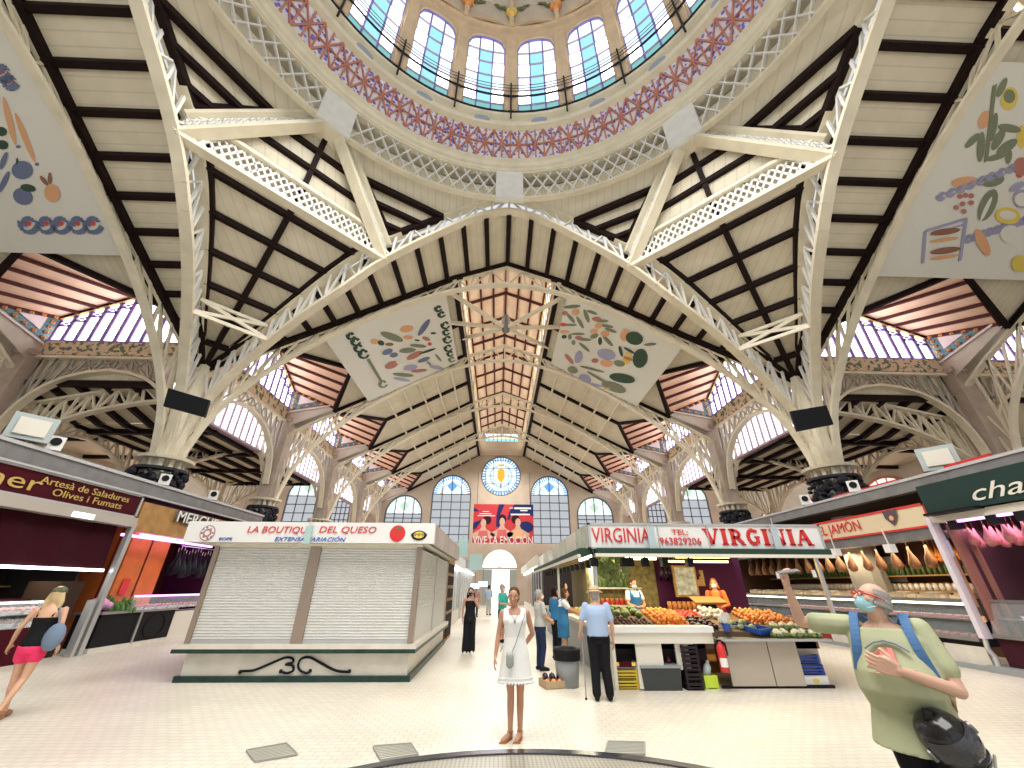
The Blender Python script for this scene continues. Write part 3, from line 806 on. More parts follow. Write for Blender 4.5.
# end wall with openings cut by strips
class Wall:
    """vertical wall in plane Y=y from x0..x1, top given by function, with arched/rect holes"""
    def __init__(s, y, x0, x1, top, holes, step=.12):
        mb = MB(); xs = set([x0, x1])
        for (cx, hw, zb, zt, kind) in holes:
            for k in range(17): xs.add(cx - hw * math.cos(PI * k / 16))
        k = x0
        while k < x1: xs.add(k); k += 2.0
        xs = sorted(xs)
        for a, b in zip(xs, xs[1:]):
            if b - a < 1e-5: continue
            m = (a + b) / 2
            segs = [(0, 0)]
            hs = sorted([h for h in holes if abs(m - h[0]) < h[1]], key=lambda h: h[2])
            za = 0
            def hole_top(h, x):
                if h[4] == 'rect': return h[3]
                return h[3] - h[1] + math.sqrt(max(0, h[1] ** 2 - (x - h[0]) ** 2))
            def hole_bot(h, x):
                if h[4] == 'circle': return h[3] - h[1] - math.sqrt(max(0, h[1] ** 2 - (x - h[0]) ** 2))
                return h[2]
            la, lb = 0, 0
            for h in hs:
                mb.poly([(a, y, la), (b, y, lb), (b, y, hole_bot(h, b)), (a, y, hole_bot(h, a))])
                la, lb = hole_top(h, a), hole_top(h, b)
            mb.poly([(a, y, la), (b, y, lb), (b, y, top(b)), (a, y, top(a))])
        s.mb = mb
def end_top(x):
    b = abs(x)
    if b < 2.6: return 18.95 - .4 * b
    if b <= 13: return roof_z(b)
    return 12.9
Yw = YE
holes = [(0, 2.2, 10.6, 15.05, 'circle'), (-5.45, 2.1, 5.7, 12.85, 'arch'), (5.45, 2.1, 5.7, 12.85, 'arch'),
         (-10.5, 1.95, 6.0, 10.55, 'arch'), (10.4, 1.95, 6.0, 10.55, 'arch'), (0, 1.75, 0, 5.05, 'arch'),
         (6.6, 1.7, 0, 5.0, 'arch'), (-6.8, 1.7, 0, 5.0, 'arch'), (0, 1.95, 16.95, 17.9, 'rect'),
         (-21.2, 2.1, 5.0, 12.5, 'arch'), (-17.3, .95, 6.0, 10.8, 'arch'), (21.2, 2.1, 5.0, 12.5, 'arch'), (17.3, .95, 6.0, 10.8, 'arch')]
w = Wall(Yw, -27.7, 27.7, end_top, holes).mb
w.path([(-13, Yw - .1, 9.85), (-2.6, Yw - .1, 15.25), (2.6, Yw - .1, 15.25), (13, Yw - .1, 9.85)], .3, .12, (0, 1, 0))
o = w.build('wall_end', 'endwall'); o['kind'] = 'structure'; tag(o, 'tall buff gable wall closing the far end of the nave', 'wall')
GM_ = ['glass_dim', 'glass_pale', 'glass_blue', 'amber']
rose = arched_window(0, 2.2, 0, 15.05, Yw + .12, 'round stained glass rose window in the far gable wall', ['glass_pale', 'glass_pale', 'glass_blue'], circle=True, deco='ring')
sh = MB(); c = (0, Yw, 12.9)
sh.poly([(-.42, Yw, 13.5), (-.42, Yw, 12.6), (0, Yw, 12.0), (.42, Yw, 12.6), (.42, Yw, 13.5), (0, Yw, 13.75)], 0)
sh.poly([(-.3, Yw, 13.95), (-.36, Yw, 14.3), (0, Yw, 14.15), (.36, Yw, 14.3), (.3, Yw, 13.95)], 0); sh.poly([(-.1, Yw, 11.9), (.1, Yw, 11.9), (.03, Yw, 11.2), (-.03, Yw, 11.2)], 1)
sh.build('coat_of_arms', ['amber', 'lead'], rose)
for cx, hw, zb, zt, nm in ((-5.45, 2.1, 5.7, 12.85, 'tall arched window left of the red banner'), (5.45, 2.1, 5.7, 12.85, 'tall arched window right of the red banner'),
                           (-10.5, 1.95, 6.0, 10.55, 'smaller arched window at the left end of the gable wall'), (10.4, 1.95, 6.0, 10.55, 'smaller arched window at the right end of the gable wall'),
                           (-21.2, 2.1, 5.0, 12.5, 'taller arched window at the end of the left aisle'), (-17.3, .95, 6.0, 10.8, 'lower arched window at the end of the left aisle'),
                           (21.2, 2.1, 5.0, 12.5, 'taller arched window at the end of the right aisle'), (17.3, .95, 6.0, 10.8, 'lower arched window at the end of the right aisle')):
    arched_window(cx, hw, zb, zt, Yw + .12, nm, ['glass_dim', 'glass_pale', 'glass_green' if abs(cx) > 8 else 'glass_blue'], 4, 6, deco='ring')
o = MB().poly([(-2.0, Yw + .1, 16.9), (2.0, Yw + .1, 16.9), (2.0, Yw + .1, 17.3), (-2.0, Yw + .1, 17.3)], 0).poly([(-2.0, Yw + .1, 17.3), (2, Yw + .1, 17.3), (2, Yw + .1, 17.55), (-2, Yw + .1, 17.55)], 1).poly([(-2, Yw + .1, 17.55), (2, Yw + .1, 17.55), (2, Yw + .1, 17.95), (-2, Yw + .1, 17.95)], 2).build('window_%d' % next(WN), ['glass_cyan', 'glass_yellow', 'glass_pale'])
o['kind'] = 'structure'; tag(o, 'wide low stained glass window closing the far end of the ridge skylight', 'window')
fr = MB()
for k in range(9): fr.bar((-2 + k * .5, Yw + .05, 16.9), (-2 + k * .5, Yw + .05, 17.95), .06, .05, (1, 0, 0))
fr.build('glazing_bars', 'lead', o)
for cx, nm in ((0, 'lit arched fanlight over the open door at the end of the corridor'), (6.6, 'arched fanlight right of the far door'), (-6.8, 'arched fanlight left of the far door')):
    hw = 1.75 if cx == 0 else 1.7
    w = MB(); w.poly([(cx + hw * math.cos(PI * k / 16), Yw + .2, 3.3 + hw * math.sin(PI * k / 16)) for k in range(17)], 0)
    o = w.build('window_%d' % next(WN), 'street' if cx == 0 else 'glass_green'); o['kind'] = 'structure'; tag(o, nm, 'window')
    fr = MB()
    for k in range(1, 6): fr.bar((cx, Yw + .15, 3.3), (cx + hw * math.cos(PI * k / 6), Yw + .15, 3.3 + hw * math.sin(PI * k / 6)), .05, .05, (0, 1, 0))
    fr.bar((cx - hw, Yw + .1, 3.3), (cx + hw, Yw + .1, 3.3), .2, .16, (0, 1, 0)); fr.build('glazing_bars', 'iron_brown', o)
d = MB().box(-1.75, -.75, Yw, Yw + .2, 0, 3.2).box(1.0, 1.75, Yw, Yw + .2, 0, 3.2).build('door_1', mat('door_glass_frame', (.35, .42, .40), .4)); d['kind'] = 'structure'; tag(d, 'grey-green entrance door leaves folded open onto the bright street', 'door')
o = MB().box(-6, 6, Yw + 6, Yw + 6.1, 0, 6).build('street_backdrop', 'street'); o['kind'] = 'structure'; tag(o, 'sunlit street front seen through the far door', 'street')
# side blocks (aisles)
XA, XB, XO = 14.3, 20.4, 27.7
for s, nm in ((-1, 'left'), (1, 'right')):
    Y0 = YC + 13.0; Y2 = YC + COLA[2]
    up = MB(); rf = MB()
    up.poly([(s * 13, Y0, 10.5), (s * XA, Y0, 10.5), (s * XA, Yw, 10.5), (s * 13, Yw, 10.5)])
    up.poly([(s * XA, Y0 + 3, 8.55), (s * XB, Y0 + 3, 8.45), (s * XB, Y2, 8.45), (s * XA, Y2, 8.55)])
    up.poly([(s * XA, Y0, 9.3), (s * XO, Y0, 9.3), (s * XO, Y0 + 3, 8.45), (s * XA, Y0 + 3, 8.55)])
    up.poly([(s * 13.2, Y0 + .15, 9.3), (s * XO, Y0 + .15, 9.3), (s * XO, Y0 + .15, 10.6), (s * 13.2, Y0 + .15, 10.6)])
    up.poly([(s * XB, Y0, 9.3), (s * XO, Y0, 9.3), (s * XO, Y2, 9.3), (s * XB, Y2, 9.3)])
    up.poly([(s * XA, Y2, 12.9), (s * XO, Y2, 12.9), (s * XO, Yw, 12.9), (s * XA, Yw, 12.9)])
    for k in range(6):
        x = XA + .15 + k * 1.18; rf.path([(s * x, Y0 + .1, 9.15), (s * x, Y0 + 3, 8.42), (s * x, Y2, 8.42)], .24, .2, (0, 0, 1))
    for k in range(5):
        y = Y0 + .15 + k * BAY / 2 * .995
        rf.path([(s * XA, y, 8.4 if k else 9.15), (s * XB, y, 8.34 if k else 9.15)], .24, .24, (0, 0, 1)); rf.path([(s * XB, y, 9.2), (s * XO, y, 9.2)], .24, .2, (0, 0, 1))
    c = up.build('ceiling_aisle_' + nm, 'boards_x'); c['kind'] = 'structure'; tag(c, 'lower boarded roof with dark purlins over the %s aisle' % nm, 'ceiling')
    rf.build('purlin', 'dark_wood', c)
    g = MB(); g.poly([(s * XA, Y0, 8.7), (s * XA, Yw, 8.7), (s * XA, Yw, 10.45), (s * XA, Y0, 10.45)])
    o = g.build('window_%d' % next(WN), 'glass_strip'); o['kind'] = 'structure'; tag(o, 'long daylit strip window between the eaves of the nave and the lower roof of the %s aisle' % nm, 'window')
    fr = MB(); y = Y0
    while y < Yw: fr.bar((s * (XA - .05), y, 8.6), (s * (XA - .05), y, 10.45), .13, .06, (0, 1, 0)); y += .55
    fr.path([(s * (XA - .08), Y0, 8.55), (s * (XA - .08), Yw, 8.55)], .1, .42, (0, 0, 1)); fr.build('mullion', 'mauve', o)
    w = MB().box(min(s * XO, s * (XO + .3)), max(s * XO, s * (XO + .3)), Y0 - 1, Yw, 0, 13).build('wall_' + nm, 'plaster'); w['kind'] = 'structure'; tag(w, 'cream outer wall of the %s aisle' % nm, 'wall')
    for k in range(3):
        cy = Y0 + 12.6 + k * 6.6; r = 2.5; zc = 6.3
        g = MB(); P = [(s * (XO - .05), cy + r * math.cos(PI * t / 14), zc + r * math.sin(PI * t / 14)) for t in range(15)]
        g.poly(P + [(s * (XO - .05), cy - r, 2.5), (s * (XO - .05), cy + r, 2.5)])
        o = g.build('window_%d' % next(WN), 'glass_warm'); o['kind'] = 'structure'; tag(o, '%s pinkish arched window in the outer wall of the %s aisle, counted from the transept' % (ORD[k], nm), 'window')
        fr = MB(); x = s * (XO - .1)
        for t in range(1, 9): fr.bar((x, cy, zc), (x, cy + r * math.cos(PI * t / 9), zc + r * math.sin(PI * t / 9)), .07, .06, (1, 0, 0))
        for q_ in (.4, .7): fr.path([(x, cy + r * q_ * math.cos(PI * t / 14), zc + r * q_ * math.sin(PI * t / 14)) for t in range(15)], .07, .07, (1, 0, 0))
        fr.path([(x, y_, z_) for _, y_, z_ in P], .2, .14, (1, 0, 0)); fr.build('glazing_bars', 'brick_red', o)
    for k in range(0, 3):
        y = YC + COLA[k] + (.5 if k == 0 else 0)
        top = [(s * 13.6, y, 9.6), (s * 16.5, y, 9.1), (s * XB, y, 8.2)]
        bot = smooth_pts([(s * 13.6, y, 7.4), (s * 14.2, y, 8.5), (s * 16, y, 8.35), (s * 18, y, 7.7), (s * 19.6, y, 6.7), (s * 20.3, y, 5.6)], 3)
        make_truss('aisle_truss', top, bot, 14, V((0, 1, 0)), '%s curved cream lattice truss spanning the %s aisle, counted from the dome' % (ORD[k], nm), 'truss', fw=.26, ft=.1, x=False, loc=(s * 13, y, 0))
        if k > 0:
            e = empty('slender_column', (s * XB, y, 0), '%s slender cream column between the two lanes of the %s aisle, counted from the dome' % (ORD[k - 1], nm), 'column')
            MB().lathe([(.35, 0), (.3, .4), (.22, .5), (.2, 8.2), (.32, 8.35), (.32, 8.5)], (0, 0), 10).build('shaft', 'cream', e)
        if k < 2:
            y1 = YC + COLA[k + 1]
            top = [(s * XB, y, 8.35), (s * XB, y1, 8.35)]
            bot = smooth_pts([(s * XB, y + .3, 5.4), (s * XB, y + .6, 6.6), (s * XB, y + 1.8, 7.6), (s * XB, (y + y1) / 2, 8.0), (s * XB, y1 - 1.8, 7.6), (s * XB, y1 - .6, 6.6), (s * XB, y1 - .3, 5.4)], 3)
            make_truss('aisle_girder', top, bot, 14, V((1, 0, 0)), '%s arched lattice girder between the two lanes of the %s aisle, counted from the dome' % (ORD[k], nm), 'girder', fw=.24, ft=.1, x=False, loc=(s * XB, y, 0))
# gable ends of the transepts
for W, s, nm in ((W_left, -1, 'left'), (W_right, 1, 'right')):
    a = COLA[2] + .15
    mb = MB(); mb.poly([W(a, -13, 4.6), W(a, 13, 4.6), W(a, 13, 9.7), W(a, 2.7, 15.3), W(a, 2.4, 17.9), W(a, 0, 18.9), W(a, -2.4, 17.9), W(a, -2.7, 15.3), W(a, -13, 9.7)])
    o = mb.build('wall_transept_' + nm, 'endwall'); o['kind'] = 'structure'; tag(o, 'buff gable wall closing the %s transept' % nm, 'wall')
# ------------------------------------------------------------------ light
wd = bpy.data.worlds.new('sky'); SC.world = wd; wd.use_nodes = True
nt = wd.node_tree; bg = nt.nodes['Background']
sk = nt.nodes.new('ShaderNodeTexSky'); sk.sky_type = 'NISHITA'; sk.sun_elevation = math.radians(50); sk.sun_rotation = math.radians(200); sk.sun_disc = False
bg.inputs['Color'].default_value = (.92, .95, 1, 1); bg.inputs['Strength'].default_value = .62
def area(name, loc, rot, sx, sy, power, col=(1, 1, 1)):
    l = bpy.data.lights.new(name, 'AREA'); l.shape = 'RECTANGLE'; l.size = sx; l.size_y = sy; l.energy = power; l.color = col
    o = bpy.data.objects.new(name, l); COL.objects.link(o); o.location = loc; o.rotation_euler = rot
    return o
area('dome_daylight_fill', (0, YC, 15.9), (0, 0, 0), 12, 12, 2900, (1, .98, .94))  # unseen lamp added below the ring to brighten the floor like dome daylight
area('nave_daylight_fill', (0, 31, 13.4), (0, 0, 0), 4, 24, 1900, (1, .97, .92))  # added invisible panel under the trusses, lifts the dim far end of the nave
SC.cycles.use_denoising = True
SC.cycles.max_bounces = 6; SC.cycles.diffuse_bounces = 4; SC.cycles.glossy_bounces = 3; SC.cycles.transparent_max_bounces = 8; SC.cycles.transmission_bounces = 4
SC.cycles.caustics_reflective = False; SC.cycles.caustics_refractive = False
SC.cycles.sample_clamp_indirect = 6
# ------------------------------------------------------------------ where a photographed point lies, on a given plane of the place
def ray(px, py):
    x, y = px - 512, py - 384
    c, s = math.cos(-.004), math.sin(-.004); x, y = c * x - s * y, s * x + c * y
    h = 392 * math.cos(.476) + y * math.sin(.476); z = 392 * math.sin(.476) - y * math.cos(.476)
    return V((x * math.cos(.032) + h * math.sin(.032), -x * math.sin(.032) + h * math.cos(.032), z))
CP = V((-.22, 0, 1.68))
def on(px, py, P0, Nn): d = ray(px, py); return CP + d * ((V(P0) - CP).dot(V(Nn)) / d.dot(V(Nn)))
def atY(px, py, Y): return on(px, py, (0, Y, 0), (0, 1, 0))
def atX(px, py, X): return on(px, py, (X, 0, 0), (1, 0, 0))
def atZ(px, py, Z=0): return on(px, py, (0, 0, Z), (0, 0, 1))

def C(name, col, rough=.55, **k):
    if name not in M: M[name] = mat(name, col, rough, **k)
    return name
C('white', (.80, .80, .78)); C('offwhite', (.72, .69, .60)); C('red', (.65, .03, .03)); C('maroon', (.06, .004, .010), .7)
C('dark_green', (.03, .06, .045)); C('gold_letter', (.55, .38, .10)); C('alu', (.55, .56, .56), .35, metal=.6); C('steel', (.5, .5, .49), .3, metal=.8)
C('blue_p', (.05, .12, .5)); C('orange_wall', (.62, .15, .02), .5, noise=.15, nscale=3); C('wood', (.42, .22, .06), .5, noise=.25, nscale=4)
C('marble', (.70, .66, .58), .35, noise=.12, nscale=3); C('green_marble', (.03, .06, .05), .3, noise=.3, nscale=6); C('shutter', (.66, .66, .64), .45)
C('purple_wall', (.10, .02, .07)); C('yellow_lit_wall', (.34, .28, .10), .7, noise=.5, nscale=9); C('dark_int', (.03, .025, .025), .8); C('rose_meat', (.60, .22, .22), .45, noise=.3, nscale=14)
C('skin_ham', (.35, .16, .07), .5, noise=.35, nscale=10); C('leaf', (.10, .22, .05)); C('cardboard', (.45, .33, .20), .8); C('grey_pl', (.30, .32, .33), .5); C('glass_c', (.75, .82, .82), .08, alpha=.22)
C('blue_crate', (.02, .06, .32), .5); C('yellow_crate', (.62, .45, .04), .6); C('lime', (.55, .72, .05), .5); C('orange_f', (.90, .32, .04), .45, noise=.15); C('tomato', (.65, .05, .03), .35)
C('peach_f', (.85, .35, .12), .5, noise=.3, nscale=12); C('aubergine', (.035, .01, .04), .25); C('cauli', (.80, .78, .60), .8, noise=.1, nscale=30, bump=.5); C('garlic', (.78, .74, .66)); C('lettuce', (.20, .27, .08), .6, noise=.5, nscale=16)
M['tube'] = mat_emit('warm_tube_light', (1, .95, .70), 5); M['tube_p'] = mat_emit('magenta_tube_light', (.85, .35, 1), 3); M['tube_w'] = mat_emit('white_tube_light', (.95, .97, 1), 4); M['tube_y'] = mat_emit('yellow_tube_light', (1, .75, .25), 4)
M['screen'] = mat_emit('lit_screen', (.55, .75, 1), 1.6)

# ---------------- painted cloth banners under the roof slopes
def blob(mb, P0, Nn, cx, cy, rx, ry, rot, mi, off):
    pts = []
    for k in range(14):
        t = 2 * PI * k / 14; x = rx * math.cos(t); y = ry * math.sin(t); r = math.radians(rot)
        pts.append(on(cx + x * math.cos(r) - y * math.sin(r), cy + x * math.sin(r) + y * math.cos(r), P0, Nn) + off)
    mb.poly(pts, mi)
def ringlet(mb, P0, Nn, cx, cy, r, mi, off, mi2=None):
    for (a0, a1, rr) in ((.3, 3.4, r), (2.6, 6.0, r * .6)):
        p = [on(cx + rr * math.cos(a0 + (a1 - a0) * k / 8), cy + rr * math.sin(a0 + (a1 - a0) * k / 8), P0, Nn) + off for k in range(9)]
        mb.path(p, .14, .01, Nn.cross(V((0, 1, 0))), mi)
    if mi2 is not None: blob(mb, P0, Nn, cx, cy, r * .28, r * .28, 0, mi2, off)
pal = [('cloth_white', (.80, .79, .72)), ('sage_ink', (.22, .25, .16)), ('green_ink', (.06, .10, .07)), ('orange_ink', (.78, .42, .22)), ('rose_ink', (.50, .20, .17)), ('slate_ink', (.16, .20, .33)), ('yellow_ink', (.80, .62, .12)), ('lilac_ink', (.38, .38, .55)), ('red_ink', (.62, .09, .08)), ('brown_ink', (.30, .14, .09))]
for n_, c_ in pal: C(n_, c_, .8)
PN = [n_ for n_, _ in pal]
def banner(W, s, label, blobs, rings, scale, ox, oy, a0=13.15, a1=20.2, b0=3.05, b1=8.35, texts=(), lines=()):
    zf = lambda b: 15.3 - .5545 * (b - 2.7) - .42
    q = [W(a0, s * b0, zf(b0)), W(a1, s * b0, zf(b0)), W(a1, s * b1, zf(b1)), W(a0, s * b1, zf(b1))]
    Nn = (q[1] - q[0]).cross(q[3] - q[0]).normalized()
    if Nn.z > 0: Nn = -Nn
    mb = MB(); up = -Nn * .03
    mb.hexa([p for p in q] + [p + up for p in q])
    o = mb.build('cloth_banner', 'cloth_white'); tag(o, label, 'banner')
    pm = MB(); off = Nn * .02; P0 = q[0]
    for i, (cx, cy, rx, ry, rot, mi) in enumerate(blobs): blob(pm, P0, Nn, ox + cx / scale, oy + cy / scale, rx / scale, ry / scale, rot, mi, Nn * (.012 + .0006 * i))
    for (cx, cy, r, mi, m2) in rings: ringlet(pm, P0, Nn, ox + cx / scale, oy + cy / scale, r / scale, mi, off, m2)
    for (x0, y0, x1, y1, w, mi) in lines:
        pm.bar(on(ox + x0 / scale, oy + y0 / scale, P0, Nn) + off, on(ox + x1 / scale, oy + y1 / scale, P0, Nn) + off, w, .01, Nn.cross(W(1, 0, 0) - W(0, 0, 0)), mi)
    pm.build('painted_motifs', PN, o)
    return o
L1 = [(465, 270, 48, 25, -10, 3), (475, 330, 35, 15, 0, 3), (240, 358, 30, 20, 0, 3), (285, 368, 25, 18, 20, 2), (345, 378, 30, 12, 0, 9), (360, 325, 85, 25, 20, 1), (585, 260, 70, 20, -55, 5), (538, 350, 20, 6, 10, 2), (330, 430, 40, 20, -20, 5), (375, 452, 30, 18, -10, 5), (600, 338, 30, 13, 20, 4), (625, 375, 15, 12, 0, 8), (650, 300, 20, 8, 0, 2), (470, 420, 60, 18, -5, 1), (545, 388, 60, 12, 5, 1), (360, 522, 50, 24, -20, 4), (520, 455, 62, 20, -25, 4), (440, 480, 26, 14, 60, 0), (415, 500, 26, 14, 0, 0), (455, 505, 26, 14, 20, 0), (610, 425, 62, 8, -18, 2), (490, 540, 50, 20, -10, 7), (585, 485, 45, 14, -20, 5), (685, 470, 35, 9, 50, 1), (670, 538, 50, 13, 10, 7), (550, 562, 60, 11, -5, 4), (440, 590, 75, 13, 5, 1), (430, 622, 60, 11, 10, 7), (620, 510, 20, 8, 40, 1)]
RG = [(75, 315, 26, 2, None), (110, 355, 30, 2, None), (130, 400, 30, 2, None), (165, 440, 34, 2, None), (300, 650, 28, 1, None), (685, 125, 22, 2, None), (708, 165, 22, 2, None), (735, 240, 28, 2, None), (740, 290, 22, 2, None), (750, 340, 28, 2, None), (755, 400, 26, 2, None), (768, 440, 20, 2, None), (780, 480, 20, 1, None), (785, 530, 18, 1, None)]
banner(W_nave, -1, 'white cloth banner painted with a cucumber, fish and vegetables, left of the ridge skylight', L1, RG, 6.98, 340, 290, lines=[(195, 480, 290, 640, .16, 1)])
L2 = [(190, 80, 60, 13, -5, 1), (180, 160, 45, 13, 50, 1), (245, 190, 50, 13, 60, 1), (290, 145, 50, 15, 70, 1), (180, 208, 45, 9, 0, 1), (330, 120, 40, 11, 20, 1), (400, 180, 45, 11, 0, 1), (430, 215, 50, 11, 10, 1), (460, 245, 45, 11, 20, 1), (345, 285, 30, 16, -20, 1), (385, 320, 14, 28, 0, 2), (440, 320, 50, 13, 45, 1), (135, 290, 18, 14, 0, 2), (175, 290, 14, 20, 0, 1), (230, 270, 50, 9, 0, 1), (270, 308, 55, 11, 5, 1), (200, 330, 14, 18, 0, 1), (275, 362, 50, 11, 40, 1),
      (215, 118, 28, 22, 0, 3), (140, 125, 22, 16, 0, 4), (360, 165, 32, 16, 0, 4), (375, 212, 26, 20, 0, 3), (420, 268, 32, 22, 0, 3), (345, 250, 26, 18, 0, 3), (130, 205, 24, 12, 0, 8), (140, 255, 36, 12, 0, 3), (235, 295, 28, 11, 0, 4),
      (560, 280, 34, 42, 20, 3), (625, 300, 62, 46, 15, 2), (735, 342, 45, 10, -5, 1), (665, 440, 52, 68, 12, 2), (575, 440, 28, 45, 10, 6), (580, 440, 34, 12, 20, 4), (530, 390, 12, 40, -15, 2), (590, 385, 45, 9, 30, 2), (430, 412, 66, 36, 12, 7), (430, 475, 45, 24, 10, 3), (520, 475, 40, 22, 10, 1), (350, 455, 25, 16, 0, 4), (170, 445, 48, 12, 50, 4), (235, 430, 26, 44, 15, 7), (195, 520, 38, 24, 15, 1), (540, 578, 92, 32, 10, 2), (330, 515, 90, 8, 14, 1), (480, 640, 90, 32, 20, 1), (370, 575, 90, 9, 30, 1), (280, 585, 46, 34, 25, 7), (350, 625, 60, 9, 10, 7), (430, 650, 26, 8, 0, 3)]
banner(W_nave, 1, 'white cloth banner painted with orange branches and potted plants, right of the ridge skylight', L2, [], 6.98, 545, 295)
L3 = [(42, 260, 14, 108, -14, 3), (108, 330, 13, 115, -22, 3), (80, 370, 11, 7, 0, 5), (160, 445, 9, 7, 0, 5), (8, 305, 24, 20, 20, 2), (12, 362, 26, 20, 10, 2), (97, 470, 46, 40, 0, 5), (75, 432, 5, 14, 0, 2), (100, 582, 44, 36, 25, 5), (122, 546, 34, 16, 10, 2), (225, 568, 34, 40, -20, 3), (190, 515, 26, 9, 50, 9), (215, 505, 9, 26, 0, 9), (18, 430, 12, 40, 20, 5), (20, 520, 12, 50, 25, 5)]
R3 = [(15, 50, 34, 5, 8), (45, 90, 30, 5, 8)] + [(x, 698, 38, 5, 8) for x in (125, 200, 262, 335, 400)]
banner(W_left, 1, 'white cloth banner painted with brushes, blue fruit and a pineapple, at the left edge', L3, R3, 4.27, 0, 60, a1=27.5)
L4 = [(440, 75, 34, 48, 15, 6), (440, 66, 24, 28, 0, 1), (340, 160, 24, 40, 25, 3), (490, 230, 20, 46, 0, 6), (410, 30, 14, 44, 25, 1), (375, 190, 15, 60, 12, 1), (395, 240, 50, 18, -60, 1), (440, 195, 48, 17, 10, 1), (430, 270, 50, 20, -35, 1), (325, 270, 16, 62, 5, 1), (290, 245, 40, 14, -45, 1), (385, 312, 44, 12, -15, 1), (437, 310, 13, 30, 10, 1), (480, 385, 12, 10, 0, 8), (490, 350, 34, 38, 0, 4), (262, 412, 58, 22, -5, 3), (370, 405, 50, 26, -10, 1), (240, 470, 12, 10, 0, 4), (262, 465, 12, 10, 0, 4), (285, 467, 12, 10, 0, 4), (225, 515, 12, 10, 0, 4), (250, 500, 12, 10, 0, 4), (285, 495, 12, 10, 0, 4), (255, 530, 12, 10, 0, 4), (352, 505, 32, 70, 25, 1), (345, 520, 8, 55, 25, 0), (432, 548, 52, 34, 8, 6), (432, 545, 34, 18, 8, 0), (495, 480, 42, 38, 0, 7), (490, 482, 30, 28, 0, 0), (180, 612, 62, 13, -8, 9), (175, 645, 60, 8, -8, 3), (180, 688, 64, 13, -8, 9), (175, 715, 60, 8, -8, 3), (330, 656, 22, 60, -25, 3), (440, 620, 40, 34, -20, 0), (480, 742, 34, 34, 0, 6), (470, 430, 34, 14, -30, 7)]
banner(W_right, 1, 'white cloth banner painted with mangoes, carrots, lemon and bread, at the right edge', L4, [(x, 640 - (x - 270) * .33, 14, 7, None) for x in range(275, 500, 28)] + [(x, 470 - (x - 160) * .4, 13, 7, None) for x in range(165, 480, 40)], 4.04, 900, 80, a1=27.5,
       lines=[(100, 610, 265, 560, .1, 7), (265, 560, 240, 730, .1, 7), (100, 610, 90, 740, .1, 7), (120, 625, 250, 585, .06, 7), (380, 20, 345, 330, .1, 1)])

# ---------------- screens, flood lights, loudspeakers
def panel(name, c4, th, m, label, cat, par=None):
    c4 = [V(p) for p in c4]; n = (c4[1] - c4[0]).cross(c4[3] - c4[0]).normalized() * th
    o = MB().hexa(c4 + [p + n for p in c4]).build(name, m, par)
    if label: tag(o, label, cat)
    return o
for s, c4, nm in ((-1, ((170, 389), (211, 401), (206, 418), (165, 407)), 'left'), (1, ((789, 412), (825, 406), (832, 425), (796, 432)), 'right')):
    ys = (12.9, 13.25, 13.35, 13.0) if s < 0 else (13.25, 12.9, 13.0, 13.35)
    P = [atY(x, y, Y) for (x, y), Y in zip(c4, ys)]
    o = panel('display_screen', P, -.12, 'black', 'black switched-off display screen hung on the %s clustered column' % nm, 'screen')
    c = sum(P, V()) / 4
    MB().tube([c + V((0, .1, .1)), c + V((s * .3, .9, .5))], .05, 8).build('bracket', 'dark_iron', o)
    MB().poly([p.lerp(c, .05) + V((0, -.01, 0)) for p in P]).build('bezel', C('screen_glass', (.02, .022, .026), .2), o)

def speaker(x, y, z, label):
    e = empty('loudspeaker', (x, y, z), label, 'loudspeaker', 'small white loudspeakers on the fascias')
    r = math.atan2(-x, -y) * -1
    MB().cbox((0, 0, .17), (.3, .24, .34), 0, rz=-math.atan2(x, y)).build('cabinet', 'white', e)
    n = V((-x, -y, 0)).normalized()
    b = MB(); b.tube([n * .12 + V((0, 0, .2)), n * .15 + V((0, 0, .2))], .1, 12); b.build('cone', 'black', e)
    MB().box(-.04, .04, -.04, .04, -.06, .02).build('foot', 'grey_metal', e)
for p, l in (((-11.3, 9.75, 4.62), 'small white loudspeaker beside the left floodlight'), ((-11.3, 13.4, 4.6), 'small white loudspeaker on the left fascia below the clustered column'), ((-11.3, 15.9, 4.6), 'farthest small white loudspeaker on the left fascia'),
             ((11.05, 12.2, 4.36), 'small white loudspeaker on the right fascia in front of the clustered column'), ((11.05, 14.4, 4.36), 'farthest small white loudspeaker on the right fascia')): speaker(*p, l)
for s, y, z, l in ((-1, 9.2, 4.62, 'pale grey square floodlight on the left fascia'), (1, 9.75, 4.36, 'pale grey square floodlight on the right fascia')):
    e = empty('floodlight', (s * 11.4, y, z), l, 'floodlight')
    rz = -math.atan2(s * 11.4, y)
    MB().cbox((0, 0, .36), (.74, .3, .6), 0, rz=rz).build('housing', C('pale_grey_pl', (.42, .48, .48)), e)
    n = V((-s * 11.4, -y, 0)).normalized(); t = V((-n.y, n.x, 0))
    c = n * .17 + V((0, 0, .36)); MB().hexa([c + t * a + V((0, 0, b)) + n * d for d in (0, .03) for a, b in ((-.26, -.2), (.26, -.2), (.26, .2), (-.26, .2))]).build('lens', 'offwhite', e)
    MB().box(-.1, .1, -.05, .05, -.06, .1).build('foot', 'grey_metal', e)
